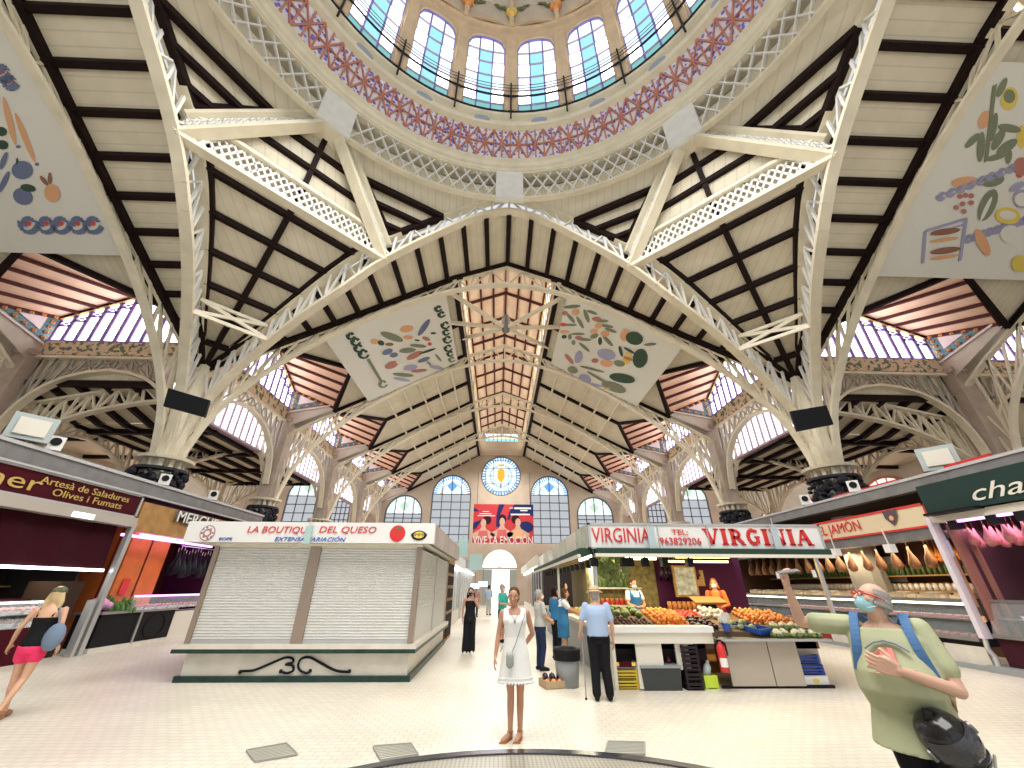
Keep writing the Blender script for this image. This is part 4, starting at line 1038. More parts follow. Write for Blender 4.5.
# ---------------- fascia beams above the two rows of stalls
o = MB().box(-11.5, -11.25, 2.5, 19.6, 4.15, 4.56).build('metal_fascia', 'grey_metal'); tag(o, 'long grey metal fascia beam above the left row of stalls', 'fascia')
MB().box(-11.24, -11.2, 2.5, 19.6, 4.52, 4.6).box(-11.24, -11.2, 2.5, 19.6, 4.12, 4.17).build('edge_strip', 'alu', o)
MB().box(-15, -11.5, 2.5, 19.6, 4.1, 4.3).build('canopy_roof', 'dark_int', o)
o = MB().box(10.98, 11.25, 2.5, 20.6, 4.0, 4.32).build('metal_fascia', 'grey_metal'); tag(o, 'long grey metal fascia beam above the right row of stalls', 'fascia')
MB().box(10.94, 10.98, 2.5, 20.6, 4.28, 4.35).build('edge_strip', 'alu', o)
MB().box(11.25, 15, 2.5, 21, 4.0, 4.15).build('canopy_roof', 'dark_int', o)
MB().box(11.3, 11.4, 8.6, 10.2, 4.32, 4.5).box(11.3, 11.4, 11.0, 13.4, 4.32, 4.48).build('red_trim', 'red', o)

def label_text(txt, p, size, m, parent, side, **k):
    """side: 'F' faces -Y, 'L' faces +X (left row), 'R' faces -X (right row)"""
    rz = {'F': 0, 'L': PI / 2, 'R': -PI / 2}[side]
    return text_mesh(txt, size, m, parent, p, (PI / 2, 0, rz), **k)

def scatter(proto, spots, label, cat, group):
    for i, (x, y, z, rz, sc) in enumerate(spots):
        o = proto if i == 0 else copy_tree(proto)
        o.location = (x, y, z); o.rotation_euler = (0, 0, rz); o.scale = (sc,) * 3
        tag(o, label, cat, group)

# small goods
def jar(name='glass_jar', col='orange_f', r=.05, h=.14):
    e = bpy.data.objects.new(name, None); COL.objects.link(e)
    MB().lathe([(.001, 0), (r, 0), (r, h * .75), (r * .8, h * .85)], (0, 0), 8).build('body', col, e, True)
    MB().lathe([(r * .85, h * .85), (r * .85, h), (.001, h)], (0, 0), 8).build('lid', 'gold', e, True)
    return e
def bottle(col):
    e = bpy.data.objects.new('bottle', None); COL.objects.link(e)
    MB().lathe([(.001, 0), (.04, 0), (.04, .18), (.015, .24), (.015, .3)], (0, 0), 8).build('body', col, e, True)
    MB().lathe([(.018, .29), (.018, .32), (.001, .32)], (0, 0), 8).build('cap', 'black', e, True)
    return e

def ham(col='skin_ham', L=.62):
    e = bpy.data.objects.new('hanging_ham', None); COL.objects.link(e)
    MB().tube([(0, 0, 0), (0, 0, -.12), (.01, 0, -.22), (.03, 0, -.36), (.03, 0, -.5), (.01, 0, -.6), (0, 0, -L)], [.02, .025, .05, .10, .13, .09, .02], 10).build('meat', col, e, True)
    MB().tube([(0, 0, .12), (0, 0, .02)], .008, 5).build('string', 'offwhite', e)
    return e

# ---------------- LEFT ROW: maroon delicatessen stall
XL = -11.3
st = empty('delicatessen_stall', (XL, 8, 0), 'maroon delicatessen stall with gold lettering at the left edge', 'stall')
def part(name, mb, m, par, base): # world geometry -> parented at base
    mb.v = [(x - base[0], y - base[1], z - base[2]) for x, y, z in mb.v]
    return mb.build(name, m, par)
B0 = (XL, 8, 0)
sg = part('sign_board', MB().box(XL - .08, XL + .02, 3, 12.8, 3.52, 4.1), 'maroon', st, B0)
part('sign_frame', MB().box(XL - .02, XL + .05, 3, 12.86, 4.08, 4.13).box(XL - .02, XL + .05, 3, 12.86, 3.48, 3.53).box(XL - .02, XL + .05, 12.8, 12.86, 3.48, 4.13), 'alu', st, B0)
for t, (px, py), sz, w in (('ner', (15, 480), .5, 1.15), ('Artesà de Saladures', (90, 491), .24, 2.55), ('Olives i Fumats', (90, 500), .24, 2.0)):
    p = atX(px, py, XL + .04); o = label_text(t, p - V(B0), sz, 'gold_letter', st, 'L', width=w)
o = part('lamp_beam', MB().box(XL - .3, XL + .1, 3, 12.9, 3.22, 3.48), C('beige_metal', (.50, .46, .40), .4, metal=.3), st, B0)
part('lamp', MB().box(XL - .1, XL + .11, 10.9, 11.5, 3.24, 3.36), 'tube_w', st, B0)
cur = MB(); n = 60
for i in range(n):
    y0, y1 = 3 + 9.7 * i / n, 3 + 9.7 * (i + 1) / n; x0, x1 = XL - .12 + .03 * math.sin(i * .9), XL - .12 + .03 * math.sin((i + 1) * .9)
    cur.poly([(x0, y0, 2.05), (x1, y1, 2.05), (x1 - .1, y1, 3.25), (x0 - .1, y0, 3.25)])
part('curtain', cur, C('maroon_cloth', (.035, .003, .008), .8), st, B0); part('curtain_bar', MB().box(XL - .16, XL - .08, 9.9, 12.7, 2.0, 2.07), 'tube_w', st, B0)
part('back_wall', MB().box(-14.2, -14.1, 3, 12.9, 0, 4.1), 'dark_int', st, B0); part('side_panel', MB().box(-14.2, -12.2, 12.85, 12.9, 0, 3.5), 'dark_int', st, B0)
cs = part('display_case', MB().box(-12.5, -11.5, 4, 12.0, .0, .75).box(-12.5, -12.3, 4, 12, .75, 1.35), 'maroon', st, B0)
part('case_glass', MB().poly([(-11.48, 4, .75), (-11.48, 12, .75), (-11.75, 12, 1.3), (-11.75, 4, 1.3)]).box(-12.4, -11.75, 4, 12, 1.3, 1.32), 'glass_c', st, B0)
part('case_shelf', MB().box(-12.3, -11.52, 4, 12, 1.02, 1.04).box(-12.3, -11.5, 4, 12, .76, .78), 'tube_w' if 0 else 'steel', st, B0)
part('case_lamp', MB().box(-11.82, -11.74, 4, 12, 1.26, 1.3), 'tube_w', st, B0)
part('wall_shelf', MB().box(-14.1, -13.7, 5, 12.7, 1.2, 1.24).box(-14.1, -13.7, 5, 12.7, 1.6, 1.64), 'wood', st, B0)
part('cupboard', MB().box(-12.6, -11.75, 12.05, 12.7, .0, 1.75), C('dark_brown_panel', (.05, .03, .02)), st, B0)
part('corner_post', MB().box(XL - .06, XL + .06, 12.84, 12.98, 0, 3.35).box(XL - .09, XL + .09, 12.6, 12.7, 0, 1.3), 'alu', st, B0)
area('deli_lamp', (-12.2, 9.5, 1.98), (0, 0, 0), .5, 5, 40, (1, .92, .8))
rnd = random.Random(5)
scatter(jar(), [(-13.95 + rnd.uniform(-.05, .1), 8.2 + .19 * i, 1.24, 0, rnd.uniform(1.1, 1.7)) for i in range(23)], 'jar of preserves on the wall shelves behind the maroon stall', 'jar', 'jars on the shelves of the maroon stall')
def tray(col, name='food_tray'):
    e = bpy.data.objects.new(name, None); COL.objects.link(e)
    MB().hexa([(-.16, -.2, 0), (.16, -.2, 0), (.16, .2, 0), (-.16, .2, 0), (-.19, -.23, .07), (.19, -.23, .07), (.19, .23, .07), (-.19, .23, .07)]).build('dish', 'steel', e)
    b = MB(); r2 = random.Random(2)
    for k in range(16): b.ball((r2.uniform(-.14, .14), r2.uniform(-.17, .17), .08 + r2.uniform(0, .03)), .045, 6)
    b.build('food', col, e, True); return e
scatter(bottle('black'), [(-13.9, 9.5 + .14 * i, 1.64, 0, 1.3) for i in range(22)], 'dark bottle on the upper wall shelf behind the maroon stall', 'bottle', 'dark bottles in the maroon stall')
for col, nm, y0, z in (('orange_f', 'orange', 9.0, .78), ('lettuce', 'green', 9.25, 1.04), ('garlic', 'pale', 9.3, .78), ('rose_meat', 'reddish', 9.0, 1.04)):
    scatter(tray(col), [(-11.85 - (.25 if nm in ('pale', 'green') else 0), y0 + .52 * i, z, 0, 1) for i in range(6)], 'steel tray of %s food inside the glass case of the maroon stall' % nm, 'tray', '%s food trays in the maroon stall' % nm)
# ---------------- LEFT ROW: orange butcher stall MERCHE
st = empty('butcher_stall', (XL, 15, 0), 'orange butcher stall with black counter and magenta tube lights, left of the shuttered cheese kiosk', 'stall'); B0 = (XL, 15, 0)
part('wooden_fascia', MB().box(XL - .05, XL + .05, 12.95, 19.4, 3.12, 3.98), 'wood', st, B0)
for t, px, py, w in (('MERCHE', 197, 521, 2.1),):
    p = atX(px, py, XL + .1); label_text(t, p - V(B0), .5, 'grey_metal', st, 'L', width=w, ext=.05, bold=.012); label_text(t, p - V(B0) + V((.06, 0, 0)), .5, 'white', st, 'L', width=w, ext=.01)
p = atX(236, 530, XL + .1); label_text('S.', p - V(B0), .5, 'white', st, 'L', ext=.03)
for y0, y1 in ((13.1, 14.3), (14.4, 15.8), (15.9, 17.3)): part('tube_light', MB().box(XL - .4, XL - .32, y0, y1, 3.0, 3.07).box(XL - .1, XL - .03, y0 + .3, y1 + .3, 3.05, 3.1), 'tube_p', st, B0)
part('column_cladding', MB().box(-13.5, -12.0, 13.95, 15.6, 0, 3.6), 'orange_wall', st, B0); part('cladding_joint', MB().box(-12.0, -11.98, 14.75, 14.8, 0, 3.6).box(-12.4, -12.36, 13.93, 13.95, 0, 3.6), 'red_wood', st, B0)
part('notice', MB().box(-11.97, -11.96, 14.2, 14.45, 1.4, 1.85), 'red', st, B0)
part('back_wall', MB().box(-14.6, -14.5, 12.95, 19.4, 0, 4), 'red_wood', st, B0); part('rear_side_wall', MB().box(-14.5, -11.6, 19.3, 19.4, 0, 4), 'purple_wall', st, B0)
part('counter', MB().box(-12.0, XL, 13.15, 16.0, .12, .92), 'black', st, B0); part('counter_top', MB().box(-12.05, XL + .05, 13.1, 16.05, .92, .98), 'steel', st, B0)
part('kick_plate', MB().box(-12.0, XL + .02, 13.15, 16.0, 0, .12), 'marble', st, B0)
part('counter_post', MB().box(XL - .0, XL + .03, 14.5, 14.58, .1, .95), 'steel', st, B0)
o = part('glass_guard', MB().poly([(XL - .05, 14.2, .98), (XL - .05, 18.6, .98), (XL - .25, 18.6, 1.35), (XL - .25, 14.2, 1.35)]), 'glass_c', st, B0)
part('case', MB().box(-12.2, XL - .1, 16.0, 19.2, 0, .85), 'offwhite', st, B0); part('case_lamp', MB().box(-11.6, -11.5, 14.4, 19, 1.33, 1.38), 'tube_p', st, B0)
part('emblem', MB().path([(XL + .01, 15.25 + .42 * math.sin(t * PI / 10), .5 + .34 * math.cos(t * PI / 10)) for t in range(21)], .02, .01, (1, 0, 0)), 'dark_wood', st, B0)
part('hanging_rail', MB().tube([(-11.8, 15.9, 2.95), (-11.8, 18.6, 2.95)], .02, 6), 'steel', st, B0)
scatter(ham('black'), [(-11.8 - .2 * (i % 2), 15.95 + .15 * i, 2.8 - .06 * (i % 3), rnd.uniform(0, 6), 1.25) for i in range(16)], 'dark cured meat hanging from the rail of the orange stall', 'meat', 'dark meats hanging in the orange stall')
scatter(tray('rose_meat'), [(-11.62, 14.5 + .5 * i, .98, 0, 1) for i in range(8)], 'steel tray of red meat on the counter of the orange stall', 'tray', 'meat trays in the orange stall')
b = MB(); r2 = random.Random(9)
for k in range(60): b.ball((r2.gauss(0, .16), r2.gauss(0, .2), abs(r2.gauss(0, .13))), .07, 5, 0, (1, .5, 1.3))
o = b.build('herb_bunch', 'leaf'); o.location = (-11.7, 13.95, 1.0); tag(o, 'bushy bunch of green herbs on the black counter', 'herbs')
b = MB(); b.ball((0, 0, .18), .22, 10, 0, (1, 1.4, .8)); b.ball((0, .3, .12), .16, 10, 0, (1, 1.2, .8)); o = b.build('pink_bag', C('pink_pl', (.75, .35, .6)), None, True); o.location = (-11.75, 13.4, .99); tag(o, 'pink plastic bag at the left end of the black counter', 'bag')
area('butcher_lamp', (-11.8, 16, 3.3), (0, 0, 0), .6, 5, 18, (1, .62, .95))
# ---------------- RIGHT ROW
XR = 11.0
st = empty('ham_stall', (XR, 13, 0), 'ham stall with a cream sign in red lettering and a red and white tiled base', 'stall'); B0 = (XR, 13, 0)
part('sign_board', MB().box(XR - .04, XR + .04, 10.25, 16.4, 3.12, 3.66), C('cream_sign', (.72, .60, .40)), st, B0)
part('sign_border', MB().box(XR - .06, XR - .03, 10.25, 16.4, 3.62, 3.68).box(XR - .06, XR - .03, 10.25, 16.4, 3.08, 3.13).box(XR - .06, XR - .03, 10.22, 10.3, 3.08, 3.68), 'red', st, B0)
p = atX(838, 529, XR - .06); label_text('EL JAMÓN', p - V(B0), .42, 'red', st, 'R', width=1.75)
p = atX(891, 517, XR - .07); b = MB(); b.poly([(XR - .07, p.y + dy, p.z + dz) for dy, dz in ((.22, .2), (.1, .17), (0, .21), (-.1, .17), (-.22, .2), (-.2, -.02), (0, -.24), (.2, -.02))]); part('shield', b, C('shield_brown', (.12, .08, .09)), st, B0)
b = MB(); b.ball((XR - .075, p.y, p.z - .03), .07, 8, 0, (.1, 1, 1)); part('shield_emblem', b, 'orange_ink', st, B0)
part('awning_box', MB().box(XR, XR + .35, 10.3, 20.4, 2.82, 3.6), 'grey_metal', st, B0)
part('back_wall', MB().box(13.6, 13.7, 10.2, 21, 0, 4), C('brown_wall', (.10, .05, .03)), st, B0); part('far_side_wall', MB().box(11.3, 13.6, 20.9, 21, 0, 4), 'brown_wall', st, B0)
part('wall_shelf', MB().box(13.0, 13.6, 10.4, 20.8, 1.55, 1.6).box(13.0, 13.6, 10.4, 20.8, 2.0, 2.04), 'wood', st, B0)
part('glass_case', MB().box(11.2, 12.0, 10.5, 20.5, .46, .62).box(11.8, 12.0, 10.5, 20.5, .6, 1.4), C('case_dark', (.05, .05, .055)), st, B0)
part('case_glass', MB().poly([(11.1, 10.5, .62), (11.1, 20.5, .62), (11.25, 20.5, 1.4), (11.25, 10.5, 1.4)]), 'glass_c', st, B0)
part('case_rail', MB().box(11.08, 11.3, 10.5, 20.5, 1.36, 1.44).box(11.1, 11.8, 10.5, 20.5, .98, 1.01).box(11.05, 11.15, 10.5, 20.5, .56, .64), 'steel', st, B0)
part('case_lamp', MB().box(11.3, 11.36, 10.5, 20.5, 1.3, 1.35), 'tube', st, B0)
b = MB()
for i in range(10): b.box(11.0, 11.06, 10.4 + .95 * i, 10.4 + .95 * (i + 1), .1, .46, i % 2)
part('tiled_base', b, ['marble', C('base_red', (.30, .02, .02))], st, B0); part('kerb', MB().box(10.9, 11.3, 10.4, 20.5, 0, .1), 'grey_pl', st, B0)
part('picture', MB().box(13.5, 13.56, 14.1, 15.2, 1.75, 2.75, 0).box(13.48, 13.5, 14.2, 15.1, 1.85, 2.65, 1), ['red_wood', 'offwhite'], st, B0)
scatter(ham(), [(11.75 + .25 * (i % 2), 10.9 + .27 * i, 2.78, rnd.uniform(0, 6), 1.0) for i in range(36)], 'cured ham hanging under the canopy of the ham stall', 'ham', 'hams hanging in the ham stall')
scatter(ham('orange_f', .5), [(12.9, 11.0 + .16 * i, 2.9, 0, .8) for i in range(10)], 'orange sausage hanging at the back of the ham stall', 'sausage', 'sausages at the back of the ham stall')
scatter(bottle('leaf'), [(13.3, 10.8 + .18 * i, 2.04, 0, 1.1) for i in range(50)], 'green bottle on the upper wall shelf of the ham stall', 'bottle', 'bottles in the ham stall')
scatter(jar(col='garlic'), [(13.25, 10.7 + .2 * i, 1.6, 0, 1.5) for i in range(48)], 'pale jar on the lower wall shelf of the ham stall', 'jar', 'jars in the ham stall')
def pack(col):
    e = bpy.data.objects.new('food_pack', None); COL.objects.link(e)
    MB().box(-.1, .1, -.09, .09, 0, .06).build('tray', col, e); MB().box(-.05, .05, -.05, .05, .06, .065).build('label', 'white', e); return e
scatter(pack('rose_meat'), [(11.3 + .22 * (i % 2), 10.7 + .235 * (i // 4), 1.01 if i % 4 < 2 else .63, rnd.uniform(-.2, .2), 1.05) for i in range(120)], 'packed sliced meat inside the glass case of the ham stall', 'pack', 'meat packs in the ham stall')
scatter(pack('cardboard'), [(11.58, 10.7 + .3 * i, 1.44, rnd.uniform(-.3, .3), 1.3 + .9 * (i % 3 == 0)) for i in range(32)], 'brown pack standing on top of the ham stall case', 'pack', 'packs on the ham stall case')
def pricetag():
    e = bpy.data.objects.new('hanging_price_card', None); COL.objects.link(e)
    MB().box(-.005, .005, -.09, .09, -.24, 0).build('card', 'white', e); MB().tube([(0, 0, 0), (0, 0, .3)], .006, 4).build('string', 'black', e); return e
for i, (px, py, l) in enumerate(((777, 572, 'white price card hanging farther left under the ham stall canopy'), (813, 570, 'white price card hanging behind the raised phone'))):
    o = pricetag(); o.location = atX(px, py, XR + .2); tag(o, l, 'card')
for i, (px, py) in enumerate(((836, 552), (890, 548))):
    e = empty('spotlight', atX(px, py, XR - .1), 'small white spotlight hanging below the cream sign, %s' % ('nearer the phone' if i == 0 else 'below the shield'), 'lamp')
    MB().box(-.09, .09, -.11, .11, -.12, .1).build('head', 'white', e); MB().tube([(0, 0, .1), (0, .03, .5)], .02, 6).build('arm', 'offwhite', e)
area('ham_lamp', (11.9, 13.4, 2.75), (0, 0, 0), .6, 5, 80, (1, .85, .6))
st = empty('charcuterie_stall', (XR, 8, 0), 'pink-lit charcuterie stall with a dark green sign at the right edge', 'stall'); B0 = (XR, 8, 0)
part('sign_board', MB().box(XR - .2, XR + .1, 2.6, 10.12, 3.35, 4.05), C('dark_green_sign', (.022, .045, .04), .4), st, B0)
part('sign_shelf', MB().box(XR - .35, XR + .1, 8.9, 10.1, 3.3, 3.36), 'black', st, B0)
p = atX(968, 495, XR - .22); label_text('charcuteria', p - V(B0) + V((0, -1.75, 0)), .5, 'offwhite', st, 'R', width=3.5, shear=.4)
part('lamp_housing', MB().box(XR - .1, XR + .4, 2.6, 10.2, 3.15, 3.32), 'offwhite', st, B0); part('tube_light', MB().box(XR - .05, XR + .02, 6.9, 9.9, 3.1, 3.15), 'tube_p', st, B0)
for y in (8.9, 8.35, 9.75): part('spot', MB().box(XR - .1, XR + .1, y - .1, y + .1, 2.95, 3.15), 'black', st, B0)
part('corner_post', MB().bar((XR, 10.28, .65), (XR, 10.28, 3.3), .12, .2, (0, 1, 0)), C('lilac_white', (.72, .66, .72)), st, B0)
part('post_foot', MB().tube([(XR, 10.3, .7), (XR - .05, 10.3, .45), (XR - .02, 10.25, .3), (XR - .1, 10.2, .05)], .05, 8), 'alu', st, B0)
part('back_wall', MB().box(13.2, 13.3, 2.6, 10.2, 0, 4), C('pink_wall', (.30, .20, .25)), st, B0); part('side_wall', MB().box(11.2, 13.2, 10.15, 10.2, 0, 4), C('maroon_wall', (.10, .05, .06)), st, B0)
b = MB(); q0, q1 = atY(946, 540, 10.12), atY(990, 622, 10.12); zz = [q0.z, q0.z - .38, q1.z + .3, q1.z + .12, q1.z]
for k in range(4): b.box(q0.x, q1.x - .1, 10.1 - .004 * k, 10.14, zz[k + 1], zz[k], k)
part('landscape_poster', b, ['lilac_ink', 'brown_ink', 'brown_wall', 'orange_ink'], st, B0)
part('cold_room_post', MB().box(q1.x, q1.x + .22, 10.02, 10.1, 0, 3.1).box(q1.x + .3, q1.x + .36, 9.9, 10.0, 0, 3.1), 'brown_post' if 'brown_post' in M else C('brown_post', (.30, .13, .10)), st, B0)
part('wall_picture', MB().box(13.1, 13.2, 8.9, 10.0, 1.5, 2.9, 0).box(13.08, 13.1, 8.9, 10, 1.5, 2.0, 1).box(13.08, 13.1, 8.9, 10, 1.9, 2.35, 2), ['lilac_ink', 'wood', 'brown_ink'], st, B0)
part('door_post', MB().box(12.2, 12.3, 8.2, 8.9, 0, 3.2), C('brown_post', (.30, .13, .10)), st, B0); part('notice', MB().box(12.17, 12.19, 8.7, 8.85, 2.0, 2.3), 'red', st, B0)
part('counter', MB().box(11.05, 12.0, 2.6, 10.1, .12, .72), C('dark_plum', (.05, .012, .02), .3), st, B0); part('kerb', MB().box(10.85, 12, 2.6, 10.4, 0, .14), 'grey_pl', st, B0)
part('case_ledge', MB().box(10.98, 11.15, 2.6, 10.1, .68, .76).box(11.2, 11.3, 2.6, 10.1, 1.38, 1.44).box(11.15, 12, 2.6, 10.1, 1.05, 1.07), 'steel', st, B0)
part('case_glass', MB().poly([(11.02, 2.6, .76), (11.02, 10.1, .76), (11.22, 10.1, 1.4), (11.22, 2.6, 1.4)]), 'glass_c', st, B0)
scatter(ham('rose_meat'), [(11.35 + .3 * (i % 3), 6.1 + .125 * i, 3.1 - .05 * (i % 2), rnd.uniform(0, 6), .82) for i in range(32)], 'pink cured ham hanging in the charcuterie stall', 'ham', 'pink hams in the charcuterie stall')
scatter(tray('rose_meat'), [(11.4 + .3 * (i % 2), 6.4 + .42 * (i // 2), .74 if i % 4 < 2 else 1.07, 0, 1) for i in range(16)], 'tray of pink meat in the charcuterie case', 'tray', 'meat trays in the charcuterie case')
area('charcuterie_lamp', (11.6, 8.4, 3.0), (0, 0, 0), .6, 4, 35, (1, .62, .88))

# ---------------- cheese kiosk
YQ = 9.6
st = empty('cheese_kiosk', (-4.2, 11, 0), 'shuttered white cheese kiosk with a marble base standing left of the corridor', 'kiosk'); B0 = (-4.2, 11, 0)
X0, X1, YB = -6.45, -1.95, 15.4
part('plinth', MB().box(X0 + .08, X1 - .03, YQ + .02, YB, .1, .5), 'marble', st, B0)
part('skirting', MB().box(X0, X1 + .05, YQ - .04, YB, 0, .1), 'green_marble', st, B0)
part('ledge', MB().box(X0 - .15, X1 + .12, YQ - .13, YB, .55, .63), 'marble', st, B0); part('ledge_edge', MB().box(X0 - .15, X1 + .12, YQ - .13, YB, .48, .55), 'green_marble', st, B0)
part('core', MB().box(X0 + .15, X1 - .15, YQ + .2, YB, .5, 2.9), 'grey_pl', st, B0)
def shutter(pa, pb, z0, z1, nrm, n=34):
    b = MB(); pa, pb, nrm = V(pa), V(pb), V(nrm)
    for i in range(n):
        za, zb = z0 + (z1 - z0) * i / n, z0 + (z1 - z0) * (i + 1) / n; zm = za * .45 + zb * .55
        def q(p, z, d): return (p.x + nrm.x * d, p.y + nrm.y * d, z)
        b.poly([q(pa, za, 0), q(pb, za, 0), q(pb, zm, .022), q(pa, zm, .022)]); b.poly([q(pa, zm, .022), q(pb, zm, .022), q(pb, zb, 0), q(pa, zb, 0)])
    return b
o1 = part('roller_shutter', shutter((X0 + .06, YQ + .03, 0), (-4.38, YQ + .03, 0), .63, 2.42, (0, -1, 0)), 'shutter', st, B0)
part('roller_shutter', shutter((-4.15, YQ + .03, 0), (X1 - .06, YQ + .03, 0), .63, 2.42, (0, -1, 0)), 'shutter', st, B0)
part('shutter_bottom_rail', MB().box(X0 + .06, -4.38, YQ, YQ + .04, .63, .7).box(-4.15, X1 - .06, YQ, YQ + .04, .63, .7), 'alu', st, B0)
part('shutter_box', MB().box(X0 - .02, X1 + .02, YQ - .02, YQ + .2, 2.42, 2.52), 'offwhite', st, B0)
for x0, x1 in ((X0 - .02, X0 + .08), (-4.38, -4.15), (X1 - .08, X1 + .02)): part('post', MB().box(x0, x1, YQ - .03, YQ + .15, .63, 2.45), C('bronze_post', (.36, .28, .22), .3, metal=.6), st, B0)
for y0, y1 in ((YQ + .2, 12.2), (12.35, 14.9)):
    part('side_shutter', shutter((X1, y0, 0), (X1, y1, 0), 1.25, 2.42, (1, 0, 0), 24), 'shutter', st, B0); part('side_panel', MB().box(X1 - .03, X1, y0, y1, .63, 1.25), 'shutter', st, B0)
    part('side_post', MB().box(X1 - .05, X1 + .03, y1, y1 + .12, .63, 2.45), 'alu', st, B0)
sgn = part('sign', MB().box(-6.98, -1.62, YQ - .35, YQ - .2, 2.5, 2.92), 'white', st, B0)
part('side_sign', MB().box(-1.75, -1.62, YQ - .2, 15.6, 2.5, 2.92), C('pinkish_sign', (.62, .54, .50), noise=.2, nscale=2), st, B0); part('left_side_sign', MB().box(-6.98, -6.85, YQ - .2, 15.6, 2.5, 2.92), 'white', st, B0)
part('canopy', MB().box(-6.9, -1.7, YQ - .25, 15.6, 2.5, 2.56), 'offwhite', st, B0)
YS = YQ - .36
def ftxt(t, px0, px1, py, size, m, **k):
    a, b_ = atY(px0, py, YS), atY(px1, py, YS); c = (a + b_) / 2; return label_text(t, c - V(B0), size, m, st, 'F', width=(b_ - a).length, **k)
ftxt('LA BOUTIQUE', 247, 312, 530, .19, 'red', shear=.15); ftxt('DEL QUESO', 319, 376, 530, .19, 'red', shear=.15)
ftxt('EXTENSA VARIACIÓN', 274, 345, 539.5, .12, 'blue_p', shear=.25)
b = MB()
def disc(b, px, py, r, mi, off=0, sc=1, Y=YS):
    c = atY(px, py, Y) + V((0, -off, 0)); b.poly([(c.x + r * sc * math.cos(t * PI / 12), c.y, c.z + r * math.sin(t * PI / 12)) for t in range(24)][::-1], mi)
disc(b, 207.5, 533, .16, 0); disc(b, 207.5, 533, .14, 1, .004); disc(b, 207.5, 533, .09, 0, .008); disc(b, 207.5, 533, .05, 1, .01); disc(b, 397.5, 533.5, .17, 3, .002); disc(b, 419, 535.5, .10, 4, .002, 1.6); disc(b, 419, 535, .07, 5, .004, 1.7)
c_ = atY(399, 528.5, YS) + V((0, -.006, 0)); b.poly([(c_.x + .07 * math.cos(t * 1.2566) * (1 if t % 2 else .6), c_.y, c_.z + .04 * math.sin(t * 1.2566)) for t in range(5)], 6)
for k in range(8): t = k * PI / 4; disc(b, 207.5 + 5.4 * math.cos(t), 533 + 5.4 * math.sin(t), .022, 2, .006)
part('logos', b, ['rose_ink', 'white', 'slate_ink', 'red', 'black', 'yellow_ink', 'leaf'], st, B0)
ftxt('OMMO', 411, 427, 535, .1, 'black'); ftxt('BOPE', 219, 232, 539, .08, 'blue_p')
b = MB()
def orn(pts, w=.05):
    P = smooth_pts([atY(160 + x / 3.2, 500 + y / 3.2, YQ + .015) for x, y in pts], 5); b.path(P, w, .02, (0, 1, 0)); [b.tube([p + V((0, -.012, 0)), p + V((0, .012, 0))], w * .52, 8) for p in P]
b = MB()
for pts in (((262, 550), (256, 552), (262, 548), (300, 545), (350, 525), (400, 505), (424, 508), (424, 520), (402, 526), (424, 530), (426, 546), (405, 554), (386, 548)), ((480, 548), (468, 554), (448, 545), (442, 528), (452, 508), (480, 504), (515, 522), (560, 545), (600, 550), (606, 546))):
    P = smooth_pts([atY(160 + x / 3.2, 500 + y / 3.2, YQ) for x, y in pts], 5)
    b.tube(P, .022, 6)
for x, y in ((256, 550), (386, 548), (480, 547), (606, 548)): b.ball(atY(160 + x / 3.2, 500 + y / 3.2, YQ), .035, 8)
part('scroll_ornament', b, 'black', st, B0)
def hang_sign(px, py, Y, w, h, l, m='pale_teal'):
    C('pale_teal', (.40, .58, .56), .4); p = atY(px, py, Y)
    o = MB().box(-w / 2, w / 2, -.02, .02, -h / 2, h / 2).build('aisle_sign', m); o.location = p; tag(o, l, 'sign')
    MB().tube([(0, 0, h / 2), (0, 0, h / 2 + .25)], .01, 5).build('rod', 'alu', o)
hang_sign(308, 535, 9.15, .14, .36, 'narrow pale blue sign hung in front of the lettering of the cheese kiosk')
hang_sign(463, 548, 15.4, .35, .6, 'pale teal sign hanging at the far corner of the cheese kiosk')
hang_sign(476, 562, 24, .7, .8, 'pale teal sign hanging farther along the corridor on the left')
o = MB().box(-2.35, -1.95, 15.5, 17.6, 0, 2.6, 0).build('shelf_unit', 'wood'); tag(o, 'brown wooden shelf unit behind the cheese kiosk, facing the corridor', 'shelf')
MB().box(-1.95, -1.93, 15.6, 17.3, .9, 1.2).box(-1.95, -1.93, 15.6, 17.3, 1.3, 1.6).box(-1.95, -1.93, 15.6, 17.3, 1.7, 2.0).box(-1.95, -1.93, 15.6, 17.3, 2.1, 2.4).box(-1.95, -1.93, 15.6, 17.3, .1, .8).build('dark_compartment', 'dark_int', o)

# ---------------- corridor stalls beyond
def corridor_stall(x, s, y0, y1, h, wallm, signm, label, open_=True):
    e = empty('market_stall', (x, y0, 0), label, 'stall')
    d = s
    w = abs(5.0)
    MB().box(min(0, d * 4), max(0, d * 4), 0, y1 - y0, 0, .55).build('base', 'marble', e)
    MB().box(min(d * .1, d * 4), max(d * .1, d * 4), .05, y1 - y0, .55, h - .5).build('body', wallm, e)
    MB().box(min(-d * .25, d * .05), max(-d * .25, d * .05), -.1, y1 - y0, h - .45, h).build('sign', signm, e)
    MB().box(min(-d * .1, d * 3.9), max(-d * .1, d * 3.9), -.1, 0, h - .45, h).build('front_sign', signm, e)
    for k in range(int((y1 - y0) / 1.5) + 1): MB().box(-.02, .02, k * 1.5, k * 1.5 + .08, .55, h - .45).build('post', 'alu', e)
    if open_: MB().box(-.05 if d > 0 else .02, .0 if d > 0 else .08, .3, y1 - y0 - .3, h - .6, h - .52).build('tube_light', 'tube_w', e)
    return e
corridor_stall(-2.35, -1, 17.8, 25.5, 3.0, C('pale_stall', (.62, .64, .62), .4), 'white', 'white market stall on the left of the corridor, behind the wooden shelves')
corridor_stall(-2.3, -1, 26.5, 38, 3.1, 'pale_stall', 'grey_pl', 'farther grey market stall on the left of the corridor')
